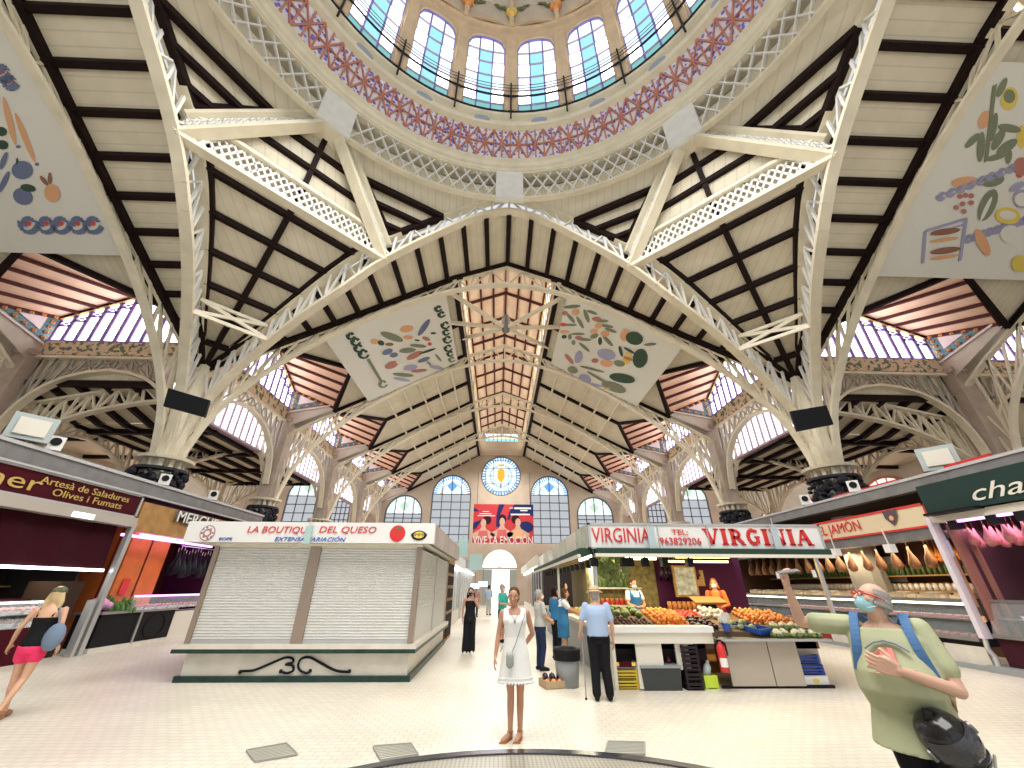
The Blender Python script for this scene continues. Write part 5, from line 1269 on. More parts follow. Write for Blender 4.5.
corridor_stall(2.0, 1, 22, 29, 3.1, C('dark_stall', (.05, .04, .04)), C('cream_stall_sign', (.66, .62, .50)), 'dark market stall with a cream sign on the right of the corridor')
corridor_stall(2.1, 1, 30, 38, 3.1, 'wood', 'white', 'farthest market stall on the right of the corridor')
for i, (px, py, Y) in enumerate(((483, 584, 26), (475, 586, 27))):
    p = atY(px, py, Y); o = MB().box(-.3, .3, -.03, .03, -.17, .17).build('hanging_monitor', 'black'); o.location = p; tag(o, '%s of the two small lit blue monitors over the corridor' % ('right-hand' if i == 0 else 'left-hand'), 'monitor'); MB().box(-.28, .28, -.035, -.03, -.15, .15).build('screen', 'screen', o)
    MB().tube([(0, 0, .17), (0, 0, .8)], .02, 5).build('pole', 'grey_metal', o)
# ---------------- red banner
YBn = 38.5
tl, br = atY(474, 504, YBn), atY(534, 543, YBn)
o = MB().box(tl.x, br.x, YBn, YBn + .05, br.z, tl.z).build('advertising_banner', C('banner_red', (.55, .02, .03))); tag(o, 'red advertising banner with three athletes, hung under the rose window', 'banner')
b = MB()
def bp(u, v, k=0): return (tl.x + (br.x - tl.x) * u, YBn - .01 - .004 * k, tl.z + (br.z - tl.z) * v)
def bell(u, v, ru, rv, mi, k): b.poly([bp(u + ru * math.cos(t * PI / 8), v + rv * math.sin(t * PI / 8), k) for t in range(16)], mi)
b.poly([bp(.42, .0), bp(.52, 0), bp(.44, .3), (bp(.46, .6)), bp(.38, .6), bp(.38, .3)], 0); b.poly([bp(.68, 0), bp(1, 0), bp(1, .32), bp(.85, .22), bp(.62, .3), bp(.6, .42), bp(.56, .4), bp(.6, .18)], 0)
b.poly([bp(0, .08), bp(.1, .2), bp(.0, .2)], 0); bell(.87, .6, .13, .15, 0, 0); b.poly([bp(0, .5), bp(.15, .4), bp(.05, .65), bp(0, .68)], 0)
for i, (u, v) in enumerate(((.17, .5), (.48, .47), (.74, .48))):
    bell(u + (.06 if i == 0 else -.04 if i == 2 else 0), v - .08, .07, .12, 1, 1); bell(u, v, .045, .11, 2, 2)
    b.poly([bp(u - .03, v + .08, 3), bp(u + .03, v + .08, 3), bp(u + .05, v + .16, 3), bp(u + .2, v + .3, 3), bp(u + .14, v + .4, 3), bp(u - .14, v + .4, 3), bp(u - .2, v + .3, 3), bp(u - .05, v + .16, 3)], 2)
    b.poly([bp(u - .07, v + .2, 4), bp(u + .07, v + .2, 4), bp(u + .09, v + .42, 4), bp(u - .09, v + .42, 4)], 4 if i == 2 else 3)
for u0, u1, v0, v1 in ((.1, .3, .25, .27), (.07, .36, .3, .32), (.15, .26, .19, .21), (.6, .66, .09, .11), (.68, .96, .08, .13), (.78, .9, .15, .18), (.62, .94, .25, .29)):
    b.poly([bp(u0, v0, 4), bp(u1, v0, 4), bp(u1, v1, 4), bp(u0, v1, 4)], 5)
b.build('printed_picture', [C('navy_print', (.02, .025, .12)), C('hair_print', (.04, .01, .015)), C('skin_print', (.62, .38, .28)), C('vest_red', (.62, .12, .12)), 'orange_ink', 'white'], o)
b = MB()
for t, u in (('VIVE LA EMOCIÓN', .5),):
    p = V(bp(.5, .95, 6)); text_mesh(t, .95, 'white', o, p + V((0, -.12, 0)), (PI / 2, 0, 0), width=(br.x - tl.x) * .97, ext=.03)
MB().tube([(tl.x + .3, YBn, tl.z), (tl.x + .3, YBn, tl.z + 3)], .02, 5).tube([(br.x - .3, YBn, tl.z), (br.x - .3, YBn, tl.z + 3)], .02, 5).build('hanging_cable', 'black', o)
# ---------------- greengrocer kiosk VIRGINIA
st = empty('greengrocer_kiosk', (4, 9, 0), 'open greengrocer kiosk with white signs in red lettering, right of the corridor', 'kiosk'); B0 = (4, 9, 0)
FY = 8.6
part('front_sign', MB().box(1.68, 6.52, FY - .06, FY + .06, 2.39, 2.82), 'white', st, B0)
part('sign_frame', MB().box(1.64, 6.56, FY - .08, FY + .02, 2.82, 2.86).box(1.64, 6.56, FY - .08, FY + .02, 2.36, 2.39).box(1.64, 1.68, FY - .08, FY + .02, 2.36, 2.86).box(6.52, 6.56, FY - .08, FY + .02, 2.36, 2.86).box(3.08, 3.1, FY - .08, FY + .02, 2.39, 2.82).box(4.12, 4.14, FY - .08, FY + .02, 2.39, 2.82), 'alu', st, B0)
def gtxt(t, px0, px1, py, size, m, **k):
    a_, b_ = atY(px0, py, FY - .075), atY(px1, py, FY - .075); c_ = (a_ + b_) / 2
    return label_text(t, c_ - V(B0), size, m, st, 'F', width=(b_ - a_).length, **k)
gtxt('VIRGINIA', 592, 650, 536, .40, 'red'); gtxt('TEL:', 672, 688, 532.5, .15, 'red'); gtxt('963829206', 660, 701, 541.5, .19, 'red')
# bold slab-serif word drawn stroke by stroke
def bold_word(x0, x1, zc, hh, y):
    b = MB(); T, t, sf = .088, .040, .032
    def st_(p, q, w): b.bar((p[0], y, p[1]), (q[0], y, q[1]), .012, w, (0, 1, 0))
    z0, z1 = zc - hh, zc + hh
    def ser(x, z, w=.065): st_((x - w, z), (x + w, z), sf)
    widths = dict(V=1.15, I=.62, R=1.15, G=1.15, N=1.15, A=1.15); word = 'VIRGINIA'; tot = sum(widths[k] for k in word) + .12 * 7; u = (x1 - x0) / tot; x = x0
    for ch in word:
        w = widths[ch] * u; l, r_, m_ = x + .12 * w, x + .88 * w, x + .5 * w
        if ch == 'V': st_((l + .02, z1), (m_, z0), T); st_((m_ + .01, z0), (r_, z1), t); ser(l + .01, z1); ser(r_, z1, .05)
        if ch == 'I': st_((m_, z0), (m_, z1), T); ser(m_, z0); ser(m_, z1)
        if ch == 'A': st_((l, z0), (m_ - .01, z1), t); st_((m_, z1), (r_ - .01, z0), T); st_((l + .05, zc - .04), (r_ - .06, zc - .04), t); ser(l, z0, .05); ser(r_, z0)
        if ch == 'N': st_((l + .02, z0), (l + .02, z1), t); st_((l, z1), (r_ - .02, z0), T); st_((r_ - .02, z0), (r_ - .02, z1), t); ser(l + .01, z0, .05); ser(r_ - .01, z1, .05); ser(l - .01, z1, .04)
        if ch == 'R':
            st_((l + .03, z0), (l + .03, z1), T); ser(l + .03, z0); ser(l + .01, z1, .05)
            P = [(l + .03, z1 - .01)] + [(l + .10 + .075 * math.sin(k * PI / 8), zc + .055 + .065 * math.cos(k * PI / 8)) for k in range(9)] + [(l + .03, zc - .012)]
            for p, q in zip(P, P[1:]): st_(p, q, t * 1.5)
            st_((m_, zc - .01), (r_ - .01, z0 + .01), T * .9); ser(r_, z0, .04)
        if ch == 'G':
            P = [(m_ + .10 * math.cos(a), zc + hh * .93 * math.sin(a)) for a in [math.radians(50 + 28 * k) for k in range(10)]]
            for p, q in zip(P, P[1:]): st_(p, q, T * .85)
            st_((r_ - .03, z0 + .02), (r_ - .03, zc - .01), T * .8); ser(r_ - .03, zc, .055); st_((m_ + .09, z1 - .06), (m_ + .09, z1), t)
        x += w + .12 * u
    return b
a_, b_ = atY(705, 540, FY - .075), atY(812, 541, FY - .075)
part('bold_lettering', bold_word(a_.x, b_.x, 2.605, .145, FY - .07), 'red', st, B0)
b = MB()
for k in range(8): b.box(1.64, 1.7, FY + .05 + k * 1.42, FY + .05 + (k + 1) * 1.42 - .05, 2.42, 2.86, k % 2)
part('side_sign', b, [C('pale_green_reflection', (.52, .60, .46), .25, noise=.25, nscale=3), 'offwhite'], st, B0)  # greenish reflections on the pale sign are painted in as green panels
part('roof', MB().box(1.7, 6.5, FY + .06, 20, 2.42, 2.5), C('ochre_ceiling', (.40, .30, .14), .8), st, B0)
part('awning', MB().box(1.75, 6.5, FY - .25, FY + .2, 2.26, 2.36, 0).box(1.7, 6.52, FY - .3, FY - .22, 2.2, 2.26, 1).box(1.45, 1.7, FY, 20, 2.26, 2.38, 0).box(1.4, 1.46, FY, 20, 2.2, 2.26, 1), ['dark_green', 'offwhite'], st, B0)
for px in (593, 624, 630, 645, 664, 689):
    p = atY(px, 559, FY); part('spotlight', MB().box(p.x - .06, p.x + .06, FY - .05, FY + .1, 2.04, 2.2).box(p.x - .01, p.x + .01, FY, FY + .04, 2.2, 2.3), 'black', st, B0)
for k in range(14): part('side_spotlight', MB().box(1.8, 1.9, 9 + .72 * k, 9.14 + .72 * k, 2.05, 2.2), 'black', st, B0)
part('tube_light', MB().box(2.1, 2.16, 9.4, 12.2, 2.32, 2.38).box(3.0, 3.9, 11.0, 11.06, 2.3, 2.36), 'tube', st, B0)
part('yellow_tube', MB().box(4.1, 5.4, 10.2, 10.28, 2.3, 2.37).box(4.3, 5.9, 11.2, 11.26, 2.25, 2.3), 'tube_y', st, B0)
for x, y in ((1.75, FY + .05), (6.42, FY + .1), (1.75, 14)): part('post', MB().box(x - .03, x + .03, y, y + .06, .9 if y > 9 or x > 3 else 1.0, 2.45), 'alu', st, B0)
part('counter', MB().box(1.95, 3.95, FY + .12, 9.1, .90, 1.0, 0).box(1.97, 3.93, FY + .16, 9.1, .72, .90, 1), ['white', 'offwhite'], st, B0)
part('counter_front', MB().box(2.42, 2.92, FY + .2, FY + .24, .02, .74).box(1.97, 2.03, FY + .2, 9.1, 0, .74).box(3.2, 3.45, FY + .25, FY + .3, .3, .74), 'offwhite', st, B0)
part('counter_inside', MB().box(2.0, 3.9, FY + .5, 9.2, 0, .74), 'dark_int', st, B0)
part('steel_counter', MB().box(3.98, 6.2, FY + .1, 9.3, .76, .80).box(3.98, 6.2, 9.3, 9.34, .8, .98), 'steel', st, B0)
part('counter_panel', MB().box(4.2, 5.02, FY + .3, FY + .34, .04, .76).box(5.04, 5.6, FY + .3, FY + .34, .04, .76).box(5.62, 6.15, FY + .5, FY + .54, .04, .76), C('beige_panel', (.48, .42, .35), .4), st, B0)
part('kick_board', MB().box(4.0, 6.15, FY + .32, FY + .36, 0, .05), 'black', st, B0)
part('left_counter', MB().box(1.85, 2.4, 9.6, 19.5, .86, .94, 0).box(1.95, 2.35, 9.6, 19.5, 0, .86, 1), ['offwhite', 'grey_pl'], st, B0)
part('display_slope', MB().hexa([(2.0, 9.1, .6), (6.2, 9.1, .6), (6.2, 10.4, .6), (2.0, 10.4, .6), (2.0, 9.1, .96), (6.2, 9.1, .84), (6.2, 10.4, 1.1), (2.0, 10.4, 1.25)]), C('slope_brown', (.16, .10, .06), .7), st, B0)
part('back_wall', MB().box(2.3, 4.25, 12.2, 12.3, 0, 2.45, 0).box(4.25, 6.75, 12.2, 12.3, 0, 2.45, 1), ['yellow_lit_wall', 'purple_wall'], st, B0)  # shelf section on the left has its yellow lamplight put into the wall colour
part('inner_wall', MB().box(3.2, 3.3, 12.3, 20, 0, 2.45), C('olive_wall', (.20, .16, .07), .7), st, B0)
part('back_shelf', MB().box(2.4, 3.7, 11.85, 12.2, 1.62, 1.66).box(2.4, 3.7, 11.85, 12.2, 1.2, 1.24).box(2.35, 2.4, 11.85, 12.2, .3, 2.3), 'offwhite', st, B0)
p0, p1 = atY(673.5, 567.5, 11.6), atY(698, 595, 11.6)
part('picture_frame', MB().box(p0.x - .05, p1.x + .05, 11.6, 11.66, p1.z - .05, p0.z + .05), 'wood', st, B0)
part('picture', MB().box(p0.x, p1.x, 11.58, 11.6, p1.z, p0.z), C('blue_print', (.45, .52, .55), .6, noise=.6, nscale=7), st, B0)
part('small_frame', MB().box(5.35, 5.6, 12.12, 12.18, 1.7, 2.1), 'gold', st, B0)
area('grocer_lamp', (3.2, 10.0, 2.22), (0, 0, 0), 2.4, .8, 45, (1, .88, .6)); area('grocer_lamp_side', (2.3, 14, 2.2), (0, 0, 0), .5, 6, 60, (1, .9, .65)); area('grocer_lamp_right', (5.2, 10.2, 2.22), (0, 0, 0), 1.6, .6, 30, (1, .72, .35))
for px, y0, y1, l in ((652, 530, 560, 'narrow pale blue hanging sign crossing the last letter of the thin red name'), (777, 530, 560, 'narrow pale blue hanging sign splitting the bold red name')):
    p = atY(px, 541, FY - .2); o = MB().box(-.07, .07, -.015, .015, -.3, .28).build('aisle_sign', C('pale_blue_pl', (.42, .52, .56))); o.location = p; tag(o, l, 'sign'); MB().tube([(0, 0, .28), (0, 0, .45)], .01, 5).build('rod', 'alu', o)
# scale / balance
e = empty('weighing_scale', (4.75, 10.35, 1.1), 'dark weighing scale with a tilted tray between the cauliflowers and the masked orange vendor', 'scale')
MB().hexa([(-.35, -.12, .22), (.35, -.12, .22), (.35, .2, .34), (-.35, .2, .34), (-.38, -.14, .26), (.38, -.14, .26), (.38, .22, .38), (-.38, .22, .38)]).build('tray', C('brass_tray', (.25, .17, .06)), e); MB().hexa([(-.2, -.1, -.1), (.2, -.1, -.1), (.2, .15, -.1), (-.2, .15, -.1), (-.12, -.05, .24), (.12, -.05, .24), (.12, .1, .26), (-.12, .1, .26)]).build('body', 'black', e)
# produce
rp = random.Random(11)
def slope_z(x, y): t = (y - 9.1) / 1.3; u = (x - 2) / 4.2; return (.96 - .12 * u) + t * (.29 - .03 * u)
def fruit(name, col, prof=None, r=.04, sc=(1, 1, 1), stem=True):
    b = MB(); b.ball((0, 0, r * sc[2]), r, 8, 0, sc); o = b.build(name, col, None, True)
    if stem: MB().tube([(0, 0, 2 * r * sc[2] - .004), (.004, 0, 2 * r * sc[2] + .012)], .006, 5).build('stem', 'leaf', o)
    return o
def heap(proto, n, x0, x1, y0, y1, layers, label, cat, group, r=.04, jitter=.25):
    spots = []; k = 0
    for L_ in range(layers):
        m = L_ * r * .9
        nx = max(1, int((x1 - x0 - 2 * m) / (2.05 * r))); ny = max(1, int((y1 - y0 - 2 * m) / (2.05 * r)))
        for j in range(ny):
            for i in range(nx):
                if len(spots) >= n: break
                x = x0 + m + (i + .5 + rp.uniform(-jitter, jitter)) * (x1 - x0 - 2 * m) / nx; y = y0 + m + (j + .5 + rp.uniform(-jitter, jitter)) * (y1 - y0 - 2 * m) / ny
                spots.append((x, y, slope_z(x, y) + L_ * r * 1.5, rp.uniform(0, 6), rp.uniform(.88, 1.12)))
    scatter(proto, spots, label, cat, group)
heap(fruit('orange', 'orange_f', r=.045), 110, 3.05, 3.75, 9.2, 10.1, 2, 'orange in the heap right of the masked vendor in the blue apron', 'orange', 'heap of oranges', .045)
heap(fruit('tomato', 'tomato', r=.045, sc=(1, 1, .8)), 34, 3.7, 4.3, 9.8, 10.3, 1, 'red tomato behind the dark aubergines', 'tomato', 'tomatoes', .045)
heap(fruit('aubergine', 'aubergine', r=.05, sc=(1, 1.7, .9)), 40, 3.75, 4.3, 9.15, 9.8, 1, 'dark purple aubergine right of the oranges', 'aubergine', 'aubergines', .055)
heap(fruit('cherry', C('cherry_f', (.10, .015, .02), .25), r=.03), 90, 2.05, 2.95, 9.15, 9.6, 1, 'dark cherry in the punnets behind the white counter', 'cherry', 'dark cherries', .04)
heap(fruit('lettuce', 'lettuce', r=.09, sc=(1, 1, .7), stem=False), 18, 2.05, 2.95, 9.65, 10.3, 1, 'green lettuce in front of the masked vendor in the blue apron', 'lettuce', 'lettuces', .1)
heap(fruit('peach', 'peach_f', r=.042), 130, 5.2, 6.15, 9.45, 10.35, 2, 'orange-red peach behind the blue crate', 'peach', 'heap of peaches', .05)
heap(fruit('garlic_bulb', 'garlic', r=.05, sc=(1, 1, .9)), 26, 4.3, 4.9, 9.85, 10.3, 2, 'pale garlic bulb behind the white paper bunch', 'garlic', 'garlic heap', .055)
heap(fruit('cabbage', C('pale_green', (.42, .50, .28), .6, noise=.3), r=.075, sc=(1, 1, .8), stem=False), 14, 4.45, 5.1, 9.15, 9.6, 1, 'pale green vegetable left of the blue crate', 'vegetable', 'pale green vegetables', .085)
def caulif():
    e = bpy.data.objects.new('cauliflower', None); COL.objects.link(e); b = MB(); r2 = random.Random(4)
    for k in range(22):
        t = r2.uniform(0, 2 * PI); u = r2.uniform(0, 1) ** .6; b.ball((.07 * u * math.cos(t), .07 * u * math.sin(t), .07 + .05 * (1 - u)), .032, 6)
    b.build('curd', 'cauli', e, True); l = MB()
    for k in range(7): t = k * .9; l.ball((.078 * math.cos(t), .078 * math.sin(t), .035), .042, 6, 0, (.9, .9, 1.0))
    l.build('leaves', 'lettuce', e, True); return e
scatter(caulif(), [(5.3 + .19 * i, 8.93 + .1 * (i % 2), .80, i, 1.1) for i in range(5)] + [(5.4 + .2 * i, 9.15, .92, i * 2, 1) for i in range(4)], 'cauliflower on the steel counter in front of the peaches', 'cauliflower', 'cauliflowers')
scatter(fruit('melon', C('melon_f', (.50, .45, .10), .5, noise=.2), r=.1, sc=(1, 1.2, 1)), [(2.1 + .18 * (i % 2), 10.7 + .24 * i, .95, 0, 1) for i in range(12)], 'yellowish melon on the corridor-side counter', 'melon', 'melons')
scatter(fruit('red_pepper', C('pepper_f', (.50, .05, .02), .3), r=.05, sc=(1, 1.3, 1)), [(2.0 + .11 * (i % 4), 13.8 + .13 * (i // 4), .95, i, 1) for i in range(60)], 'red pepper on the corridor-side counter', 'pepper', 'red peppers')
scatter(fruit('lemon', 'yellow_ink', r=.04, sc=(1, 1.3, 1), stem=False), [(2.0 + .1 * (i % 4), 16.2 + .1 * (i // 4), .95, i, 1) for i in range(48)], 'yellow lemon on the corridor-side counter', 'lemon', 'lemons')
scatter(bottle('leaf'), [(2.5 + .12 * i, 12.05, 1.66, 0, 1) for i in range(9)], 'green bottle on the upper back shelf of the greengrocer', 'bottle', 'bottles on the back shelf')
scatter(jar(col='tomato'), [(2.5 + .13 * i, 12.0, 1.24, 0, 1.1) for i in range(9)], 'red jar on the lower back shelf of the greengrocer', 'jar', 'jars on the back shelf')
def bunch(col, n, r, h, sd):
    b = MB(); r2 = random.Random(sd)
    for k in range(n): b.ball((r2.gauss(0, r), r2.gauss(0, r), r2.uniform(0, h)), r2.uniform(.05, .09), 5, 0, (1, .6, 1.2))
    return b
o = bunch('leaf', 60, .13, .5, 3).build('hanging_plant', 'lettuce'); o.location = (2.28, 9.55, 1.75); tag(o, 'pale green trailing bunch hanging behind the hat of the old man', 'bunch')
o = MB().tube([(0, 0, 0), (0, 0, .14)], [.06, .075], 10).build('paper_cup', 'blue_p'); o.location = (4.38, 9.05, slope_z(4.38, 9.1) + .0); tag(o, 'blue cup holding a bunch of white papers on the produce counter', 'cup')
b = MB(); r2 = random.Random(6)
for k in range(12): b.ball((r2.gauss(0, .05), r2.gauss(0, .03), .22 + r2.uniform(-.05, .06)), .06, 5, 0, (1, .5, 1.2))
b.build('paper_bags', 'white', o)
def crate(name, w, d, h, col, label, loc, rz=0, slats=3, cat='crate', solid=False, tilt=None):
    e = empty(name, loc, label, cat); e.rotation_euler = (0, 0, rz) if tilt is None else tilt
    b = MB(); t = .02
    b.box(-w / 2, w / 2, -d / 2, d / 2, 0, t)
    sides = MB(); n = 1 if solid else slats
    for i in range(n):
        z0 = i * h / n + .005; z1 = (i + (1 if solid else .72)) * h / n
        for (x0, x1, y0, y1) in ((-w / 2, w / 2, -d / 2, -d / 2 + t), (-w / 2, w / 2, d / 2 - t, d / 2), (-w / 2, -w / 2 + t, -d / 2, d / 2), (w / 2 - t, w / 2, -d / 2, d / 2)): sides.box(x0, x1, y0, y1, z0, z1)
    for sx in (-1, 1):
        for sy in (-1, 1): b.cbox((sx * (w / 2 - .02), sy * (d / 2 - .02), h / 2), (.045, .045, h))
    b.build('base', col, e); sides.build('sides', col, e); return e
FL = lambda px, py: atZ(px, py, 0)
def xy(px, py, dy=0): p = FL(px, py); return p.x, p.y + dy
x, y = xy(628, 690, .18)
crate('yellow_crate', .44, .34, .15, 'yellow_crate', 'lower yellow plastic crate beside the old man in the hat', (x, y, 0)); crate('yellow_crate', .44, .34, .15, 'yellow_crate', 'upper yellow plastic crate beside the old man in the hat', (x, y, .155))
e = crate('fruit_box', .44, .34, .11, 'offwhite', 'white fruit box with a dark red printed edge on top of the yellow crates', (x, y, .31), solid=True)
MB().box(-.2, .2, -.19, -.17, .03, .12, 0).box(-.19, -.12, -.192, -.189, .05, .11, 1).box(.12, .19, -.192, -.189, .05, .11, 1).build('printed_edge', ['maroon', 'yellow_ink'], e)
x, y = xy(664, 691, .25)
e = empty('grey_chest', (x, y, 0), 'dark grey plastic chest standing under the white counter', 'chest'); MB().hexa([(-.34, -.24, 0), (.34, -.24, 0), (.34, .24, 0), (-.34, .24, 0), (-.37, -.26, .34), (.37, -.26, .34), (.37, .26, .34), (-.37, .26, .34)]).build('body', C('dark_grey_pl', (.06, .065, .065)), e); MB().box(-.38, .38, -.27, .27, .34, .38).build('lid', 'grey_pl', e)
scatter(fruit('beetroot', 'cherry_f', r=.05), [(x - .3 + .09 * i, y - .05 + .07 * (i % 3), .38, i, 1) for i in range(7)], 'dark beetroot lying on the lid of the grey chest', 'beetroot', 'beetroots on the chest')
x, y = xy(697, 691, .2)
for k in range(5): crate('black_crate', .30, .36, .135, C('black_crate', (.03, .02, .025)), '%s black and mauve crate of the tower under the counter' % (('lowest', 'second lowest', 'middle', 'second highest', 'topmost')[k]), (x, y, .14 * k), slats=2)
o = MB().box(-.11, .11, -.1, .1, 0, .03).build('paper_stack', 'white'); o.location = (x, y - .02, .70); tag(o, 'white papers on top of the black crate tower', 'paper')
x, y = xy(714, 690, .16)
crate('lime_bin', .25, .24, .21, 'lime', 'lime green bin standing below the fire extinguisher', (x, y, 0), solid=True, cat='bin')
o = MB().lathe([(.001, 0), (.07, 0), (.07, .22), (.03, .28), (.03, .32), (.001, .32)], (0, 0), 10).build('plastic_bottle', C('clear_bottle', (.55, .62, .60), .2), None, True); o.location = (x - .03, y + .02, .12); o.rotation_euler = (0, .3, 0); tag(o, 'clear plastic bottle leaning out of the lime green bin', 'bottle')
p = atY(724, 660, FY - .02)
e = empty('fire_extinguisher', (p.x, FY + .02, .30), 'red fire extinguisher hanging at the joint of the two counters', 'extinguisher')
MB().lathe([(.001, 0), (.07, 0), (.075, .03), (.075, .36), (.05, .42), (.025, .44), (.025, .47), (.001, .47)], (0, 0), 14).build('cylinder', 'red', e, True); MB().lathe([(.0765, .08), (.0765, .22)], (0, 0), 14, PI + .4, 2 * PI - .4).build('label_plate', 'white', e)
MB().box(-.05, .03, -.015, .015, .47, .5).box(-.06, -.01, -.012, .012, .52, .54).build('valve', 'black', e); MB().tube([(.03, 0, .48), (.1, 0, .44), (.11, 0, .25)], .012, 6).build('hose', 'black', e)
MB().box(-.02, .02, .07, .2, .1, .42).build('bracket', 'black', e)
x, y = xy(818, 688, .2)
e = crate('white_box', .52, .36, .19, 'white', 'white cardboard box with a small yellow print under the blue crates', (x, y, 0), solid=True, cat='box'); b = MB(); b.ball((.02, -.181, .1), .05, 8, 0, (1.4, .02, .8)); b.build('print', 'yellow_ink', e)
crate('blue_crate', .54, .4, .16, 'blue_crate', 'lower dark blue crate standing on the white box', (x - .05, y, .2)); crate('blue_crate', .54, .4, .16, 'blue_crate', 'upper dark blue crate stacked under the steel counter', (x - .09, y, .365))
crate('blue_crate', .38, .62, .09, C('bright_blue', (.015, .08, .40)), 'blue crate lying tilted on the produce between vegetables and peaches', (4.98, 9.25, .9), solid=True, tilt=(.14, -.05, .45))
x, y = xy(557, 688, .1)
e = crate('carton', .55, .4, .12, 'cardboard', 'open low carton of peppers on the floor left of the grey bin', (x, y, 0), .25, solid=True, cat='carton')
scatter(fruit('yellow_pepper', 'orange_p', r=.05, sc=(1, 1.2, 1)), [(x - .18 + .12 * (i % 4), y - .1 + .12 * (i // 4), .04, i, 1) for i in range(8)], 'orange pepper in the open carton on the floor', 'pepper', 'peppers in the floor carton')
scatter(fruit('dark_pepper', 'aubergine', r=.05, sc=(1, 1.2, 1)), [(x - .2 + .13 * (i % 4), y - .04 + .1 * (i // 4), .11, i, 1) for i in range(8)], 'dark pepper in the open carton on the floor', 'pepper', 'dark peppers in the floor carton')
x, y = xy(570, 689, .2)
e = empty('waste_bin', (x, y, 0), 'grey round waste bin with a black liner behind the old man in the hat', 'bin'); MB().lathe([(.001, 0), (.2, 0), (.25, .56), (.23, .56), (.19, .03)], (0, 0), 18).build('body', C('bin_grey', (.28, .30, .31)), e, True); MB().lathe([(.262, .42), (.27, .58), (.25, .62), (.2, .6), (.15, .3)], (0, 0), 18).build('liner', 'black', e, True)
scatter(jar(col='peach_f'), [(4.35 + .13 * i, 11.75, 1.15, 0, 1.3) for i in range(9)], 'orange jar on the brown back bench beside the purple wall', 'jar', 'jars on the back bench')
scatter(fruit('pineapple', C('pineapple_f', (.35, .20, .05), .7, noise=.5, nscale=30), r=.07, sc=(1, 1, 1.5)), [(5.75 + .17 * i, 11.2, .95, i, 1) for i in range(4)], 'brown pineapple at the right end of the greengrocer back row', 'pineapple', 'pineapples')
o = MB().box(5.6, 6.5, 11.0, 11.6, .2, .95).build('side_bench', 'bench_brown' if 'bench_brown' in M else C('bench_brown', (.10, .06, .03))); tag(o, 'low brown bench carrying pineapples inside the greengrocer kiosk', 'bench')
# goods and clutter on the back wall of the greengrocer
scatter(ham('aubergine', .4), [(4.3 + .14 * i, 11.9, 2.35, i, .8) for i in range(8)], 'dark string of dried goods hanging in front of the purple wall', 'string', 'dried goods hanging by the purple wall')
scatter(fruit('pumpkin', 'orange_p', r=.1, sc=(1.2, 1.2, .8)), [(2.55 + .26 * i, 11.5, .95 + .0, i, 1) for i in range(4)], 'orange pumpkin behind the vendor in the blue apron', 'pumpkin', 'pumpkins')
o = MB().box(2.4, 3.9, 11.3, 11.75, .2, .95).box(3.95, 5.6, 11.5, 12.0, .2, 1.15).build('back_bench', C('bench_brown', (.10, .06, .03))); tag(o, 'brown back bench behind the vendors of the greengrocer', 'bench')
# ---------------- floor covers and the round grating
def floor_quad(name, P4, label, cat):
    P4 = [atZ(*p, 0) for p in P4]; c_ = sum(P4, V()) / 4
    o = MB().hexa([p - c_ + V((0, 0, .002)) for p in P4] + [p - c_ + V((0, 0, .012)) for p in P4]).build(name, C('cover_steel', (.62, .60, .50), .5)); o.location = (c_.x, c_.y, 0); tag(o, label, cat)
    b = MB()
    for k in range(9):
        t = (k + .5) / 9; b.bar(P4[0].lerp(P4[3], t) - c_ + V((0, 0, .014)), P4[1].lerp(P4[2], t) - c_ + V((0, 0, .014)), .012, .006, (0, 0, 1))
    b.path([p - c_ + V((0, 0, .014)) for p in P4 + P4[:1]], .02, .012, (0, 0, 1)); b.build('grate_bars', C('dark_cover', (.36, .36, .32), .5), o)
floor_quad('floor_cover', ((246, 752), (286, 745), (297, 756), (255, 763)), 'rectangular steel floor cover at the lower left of the floor', 'floor cover')
floor_quad('floor_cover', ((373, 748), (411, 745), (418, 756), (381, 762)), 'steel floor cover at the left rim of the round grating', 'floor cover')
floor_quad('floor_cover', ((608, 743), (645, 744), (645, 756), (605, 755)), 'steel floor cover at the right rim of the round grating', 'floor cover')
gr = empty('round_grating', (.1, 2.31, 0), 'large round metal floor grating under the dome, at the bottom edge', 'grating')
RG_ = 3.57
MB().lathe([(RG_, .001), (RG_, .03), (RG_ - .12, .03), (RG_ - .12, .001)], (0, 0), 96).build('rim', C('rim_steel', (.12, .12, .14), .2, metal=.8), gr)
m = bpy.data.materials.new('perforated_plate'); nt_, b_ = nodes(m); tc = nt_.nodes.new('ShaderNodeTexCoord'); vo = nt_.nodes.new('ShaderNodeTexVoronoi'); vo.inputs['Scale'].default_value = 22; vo.inputs['Randomness'].default_value = 0
r_ = ramp(nt_, [(0, (.02, .02, .02)), (.28, (.02, .02, .02)), (.36, (.34, .32, .26)), (1, (.40, .38, .30))]); nt_.links.new(tc.outputs['Object'], vo.inputs['Vector']); nt_.links.new(vo.outputs['Distance'], r_.inputs[0]); nt_.links.new(r_.outputs[0], b_.inputs['Base Color']); b_.inputs['Roughness'].default_value = .4
MB().lathe([(RG_ - .1, .012), (.01, .012)], (0, 0), 96).build('plate', m, gr)
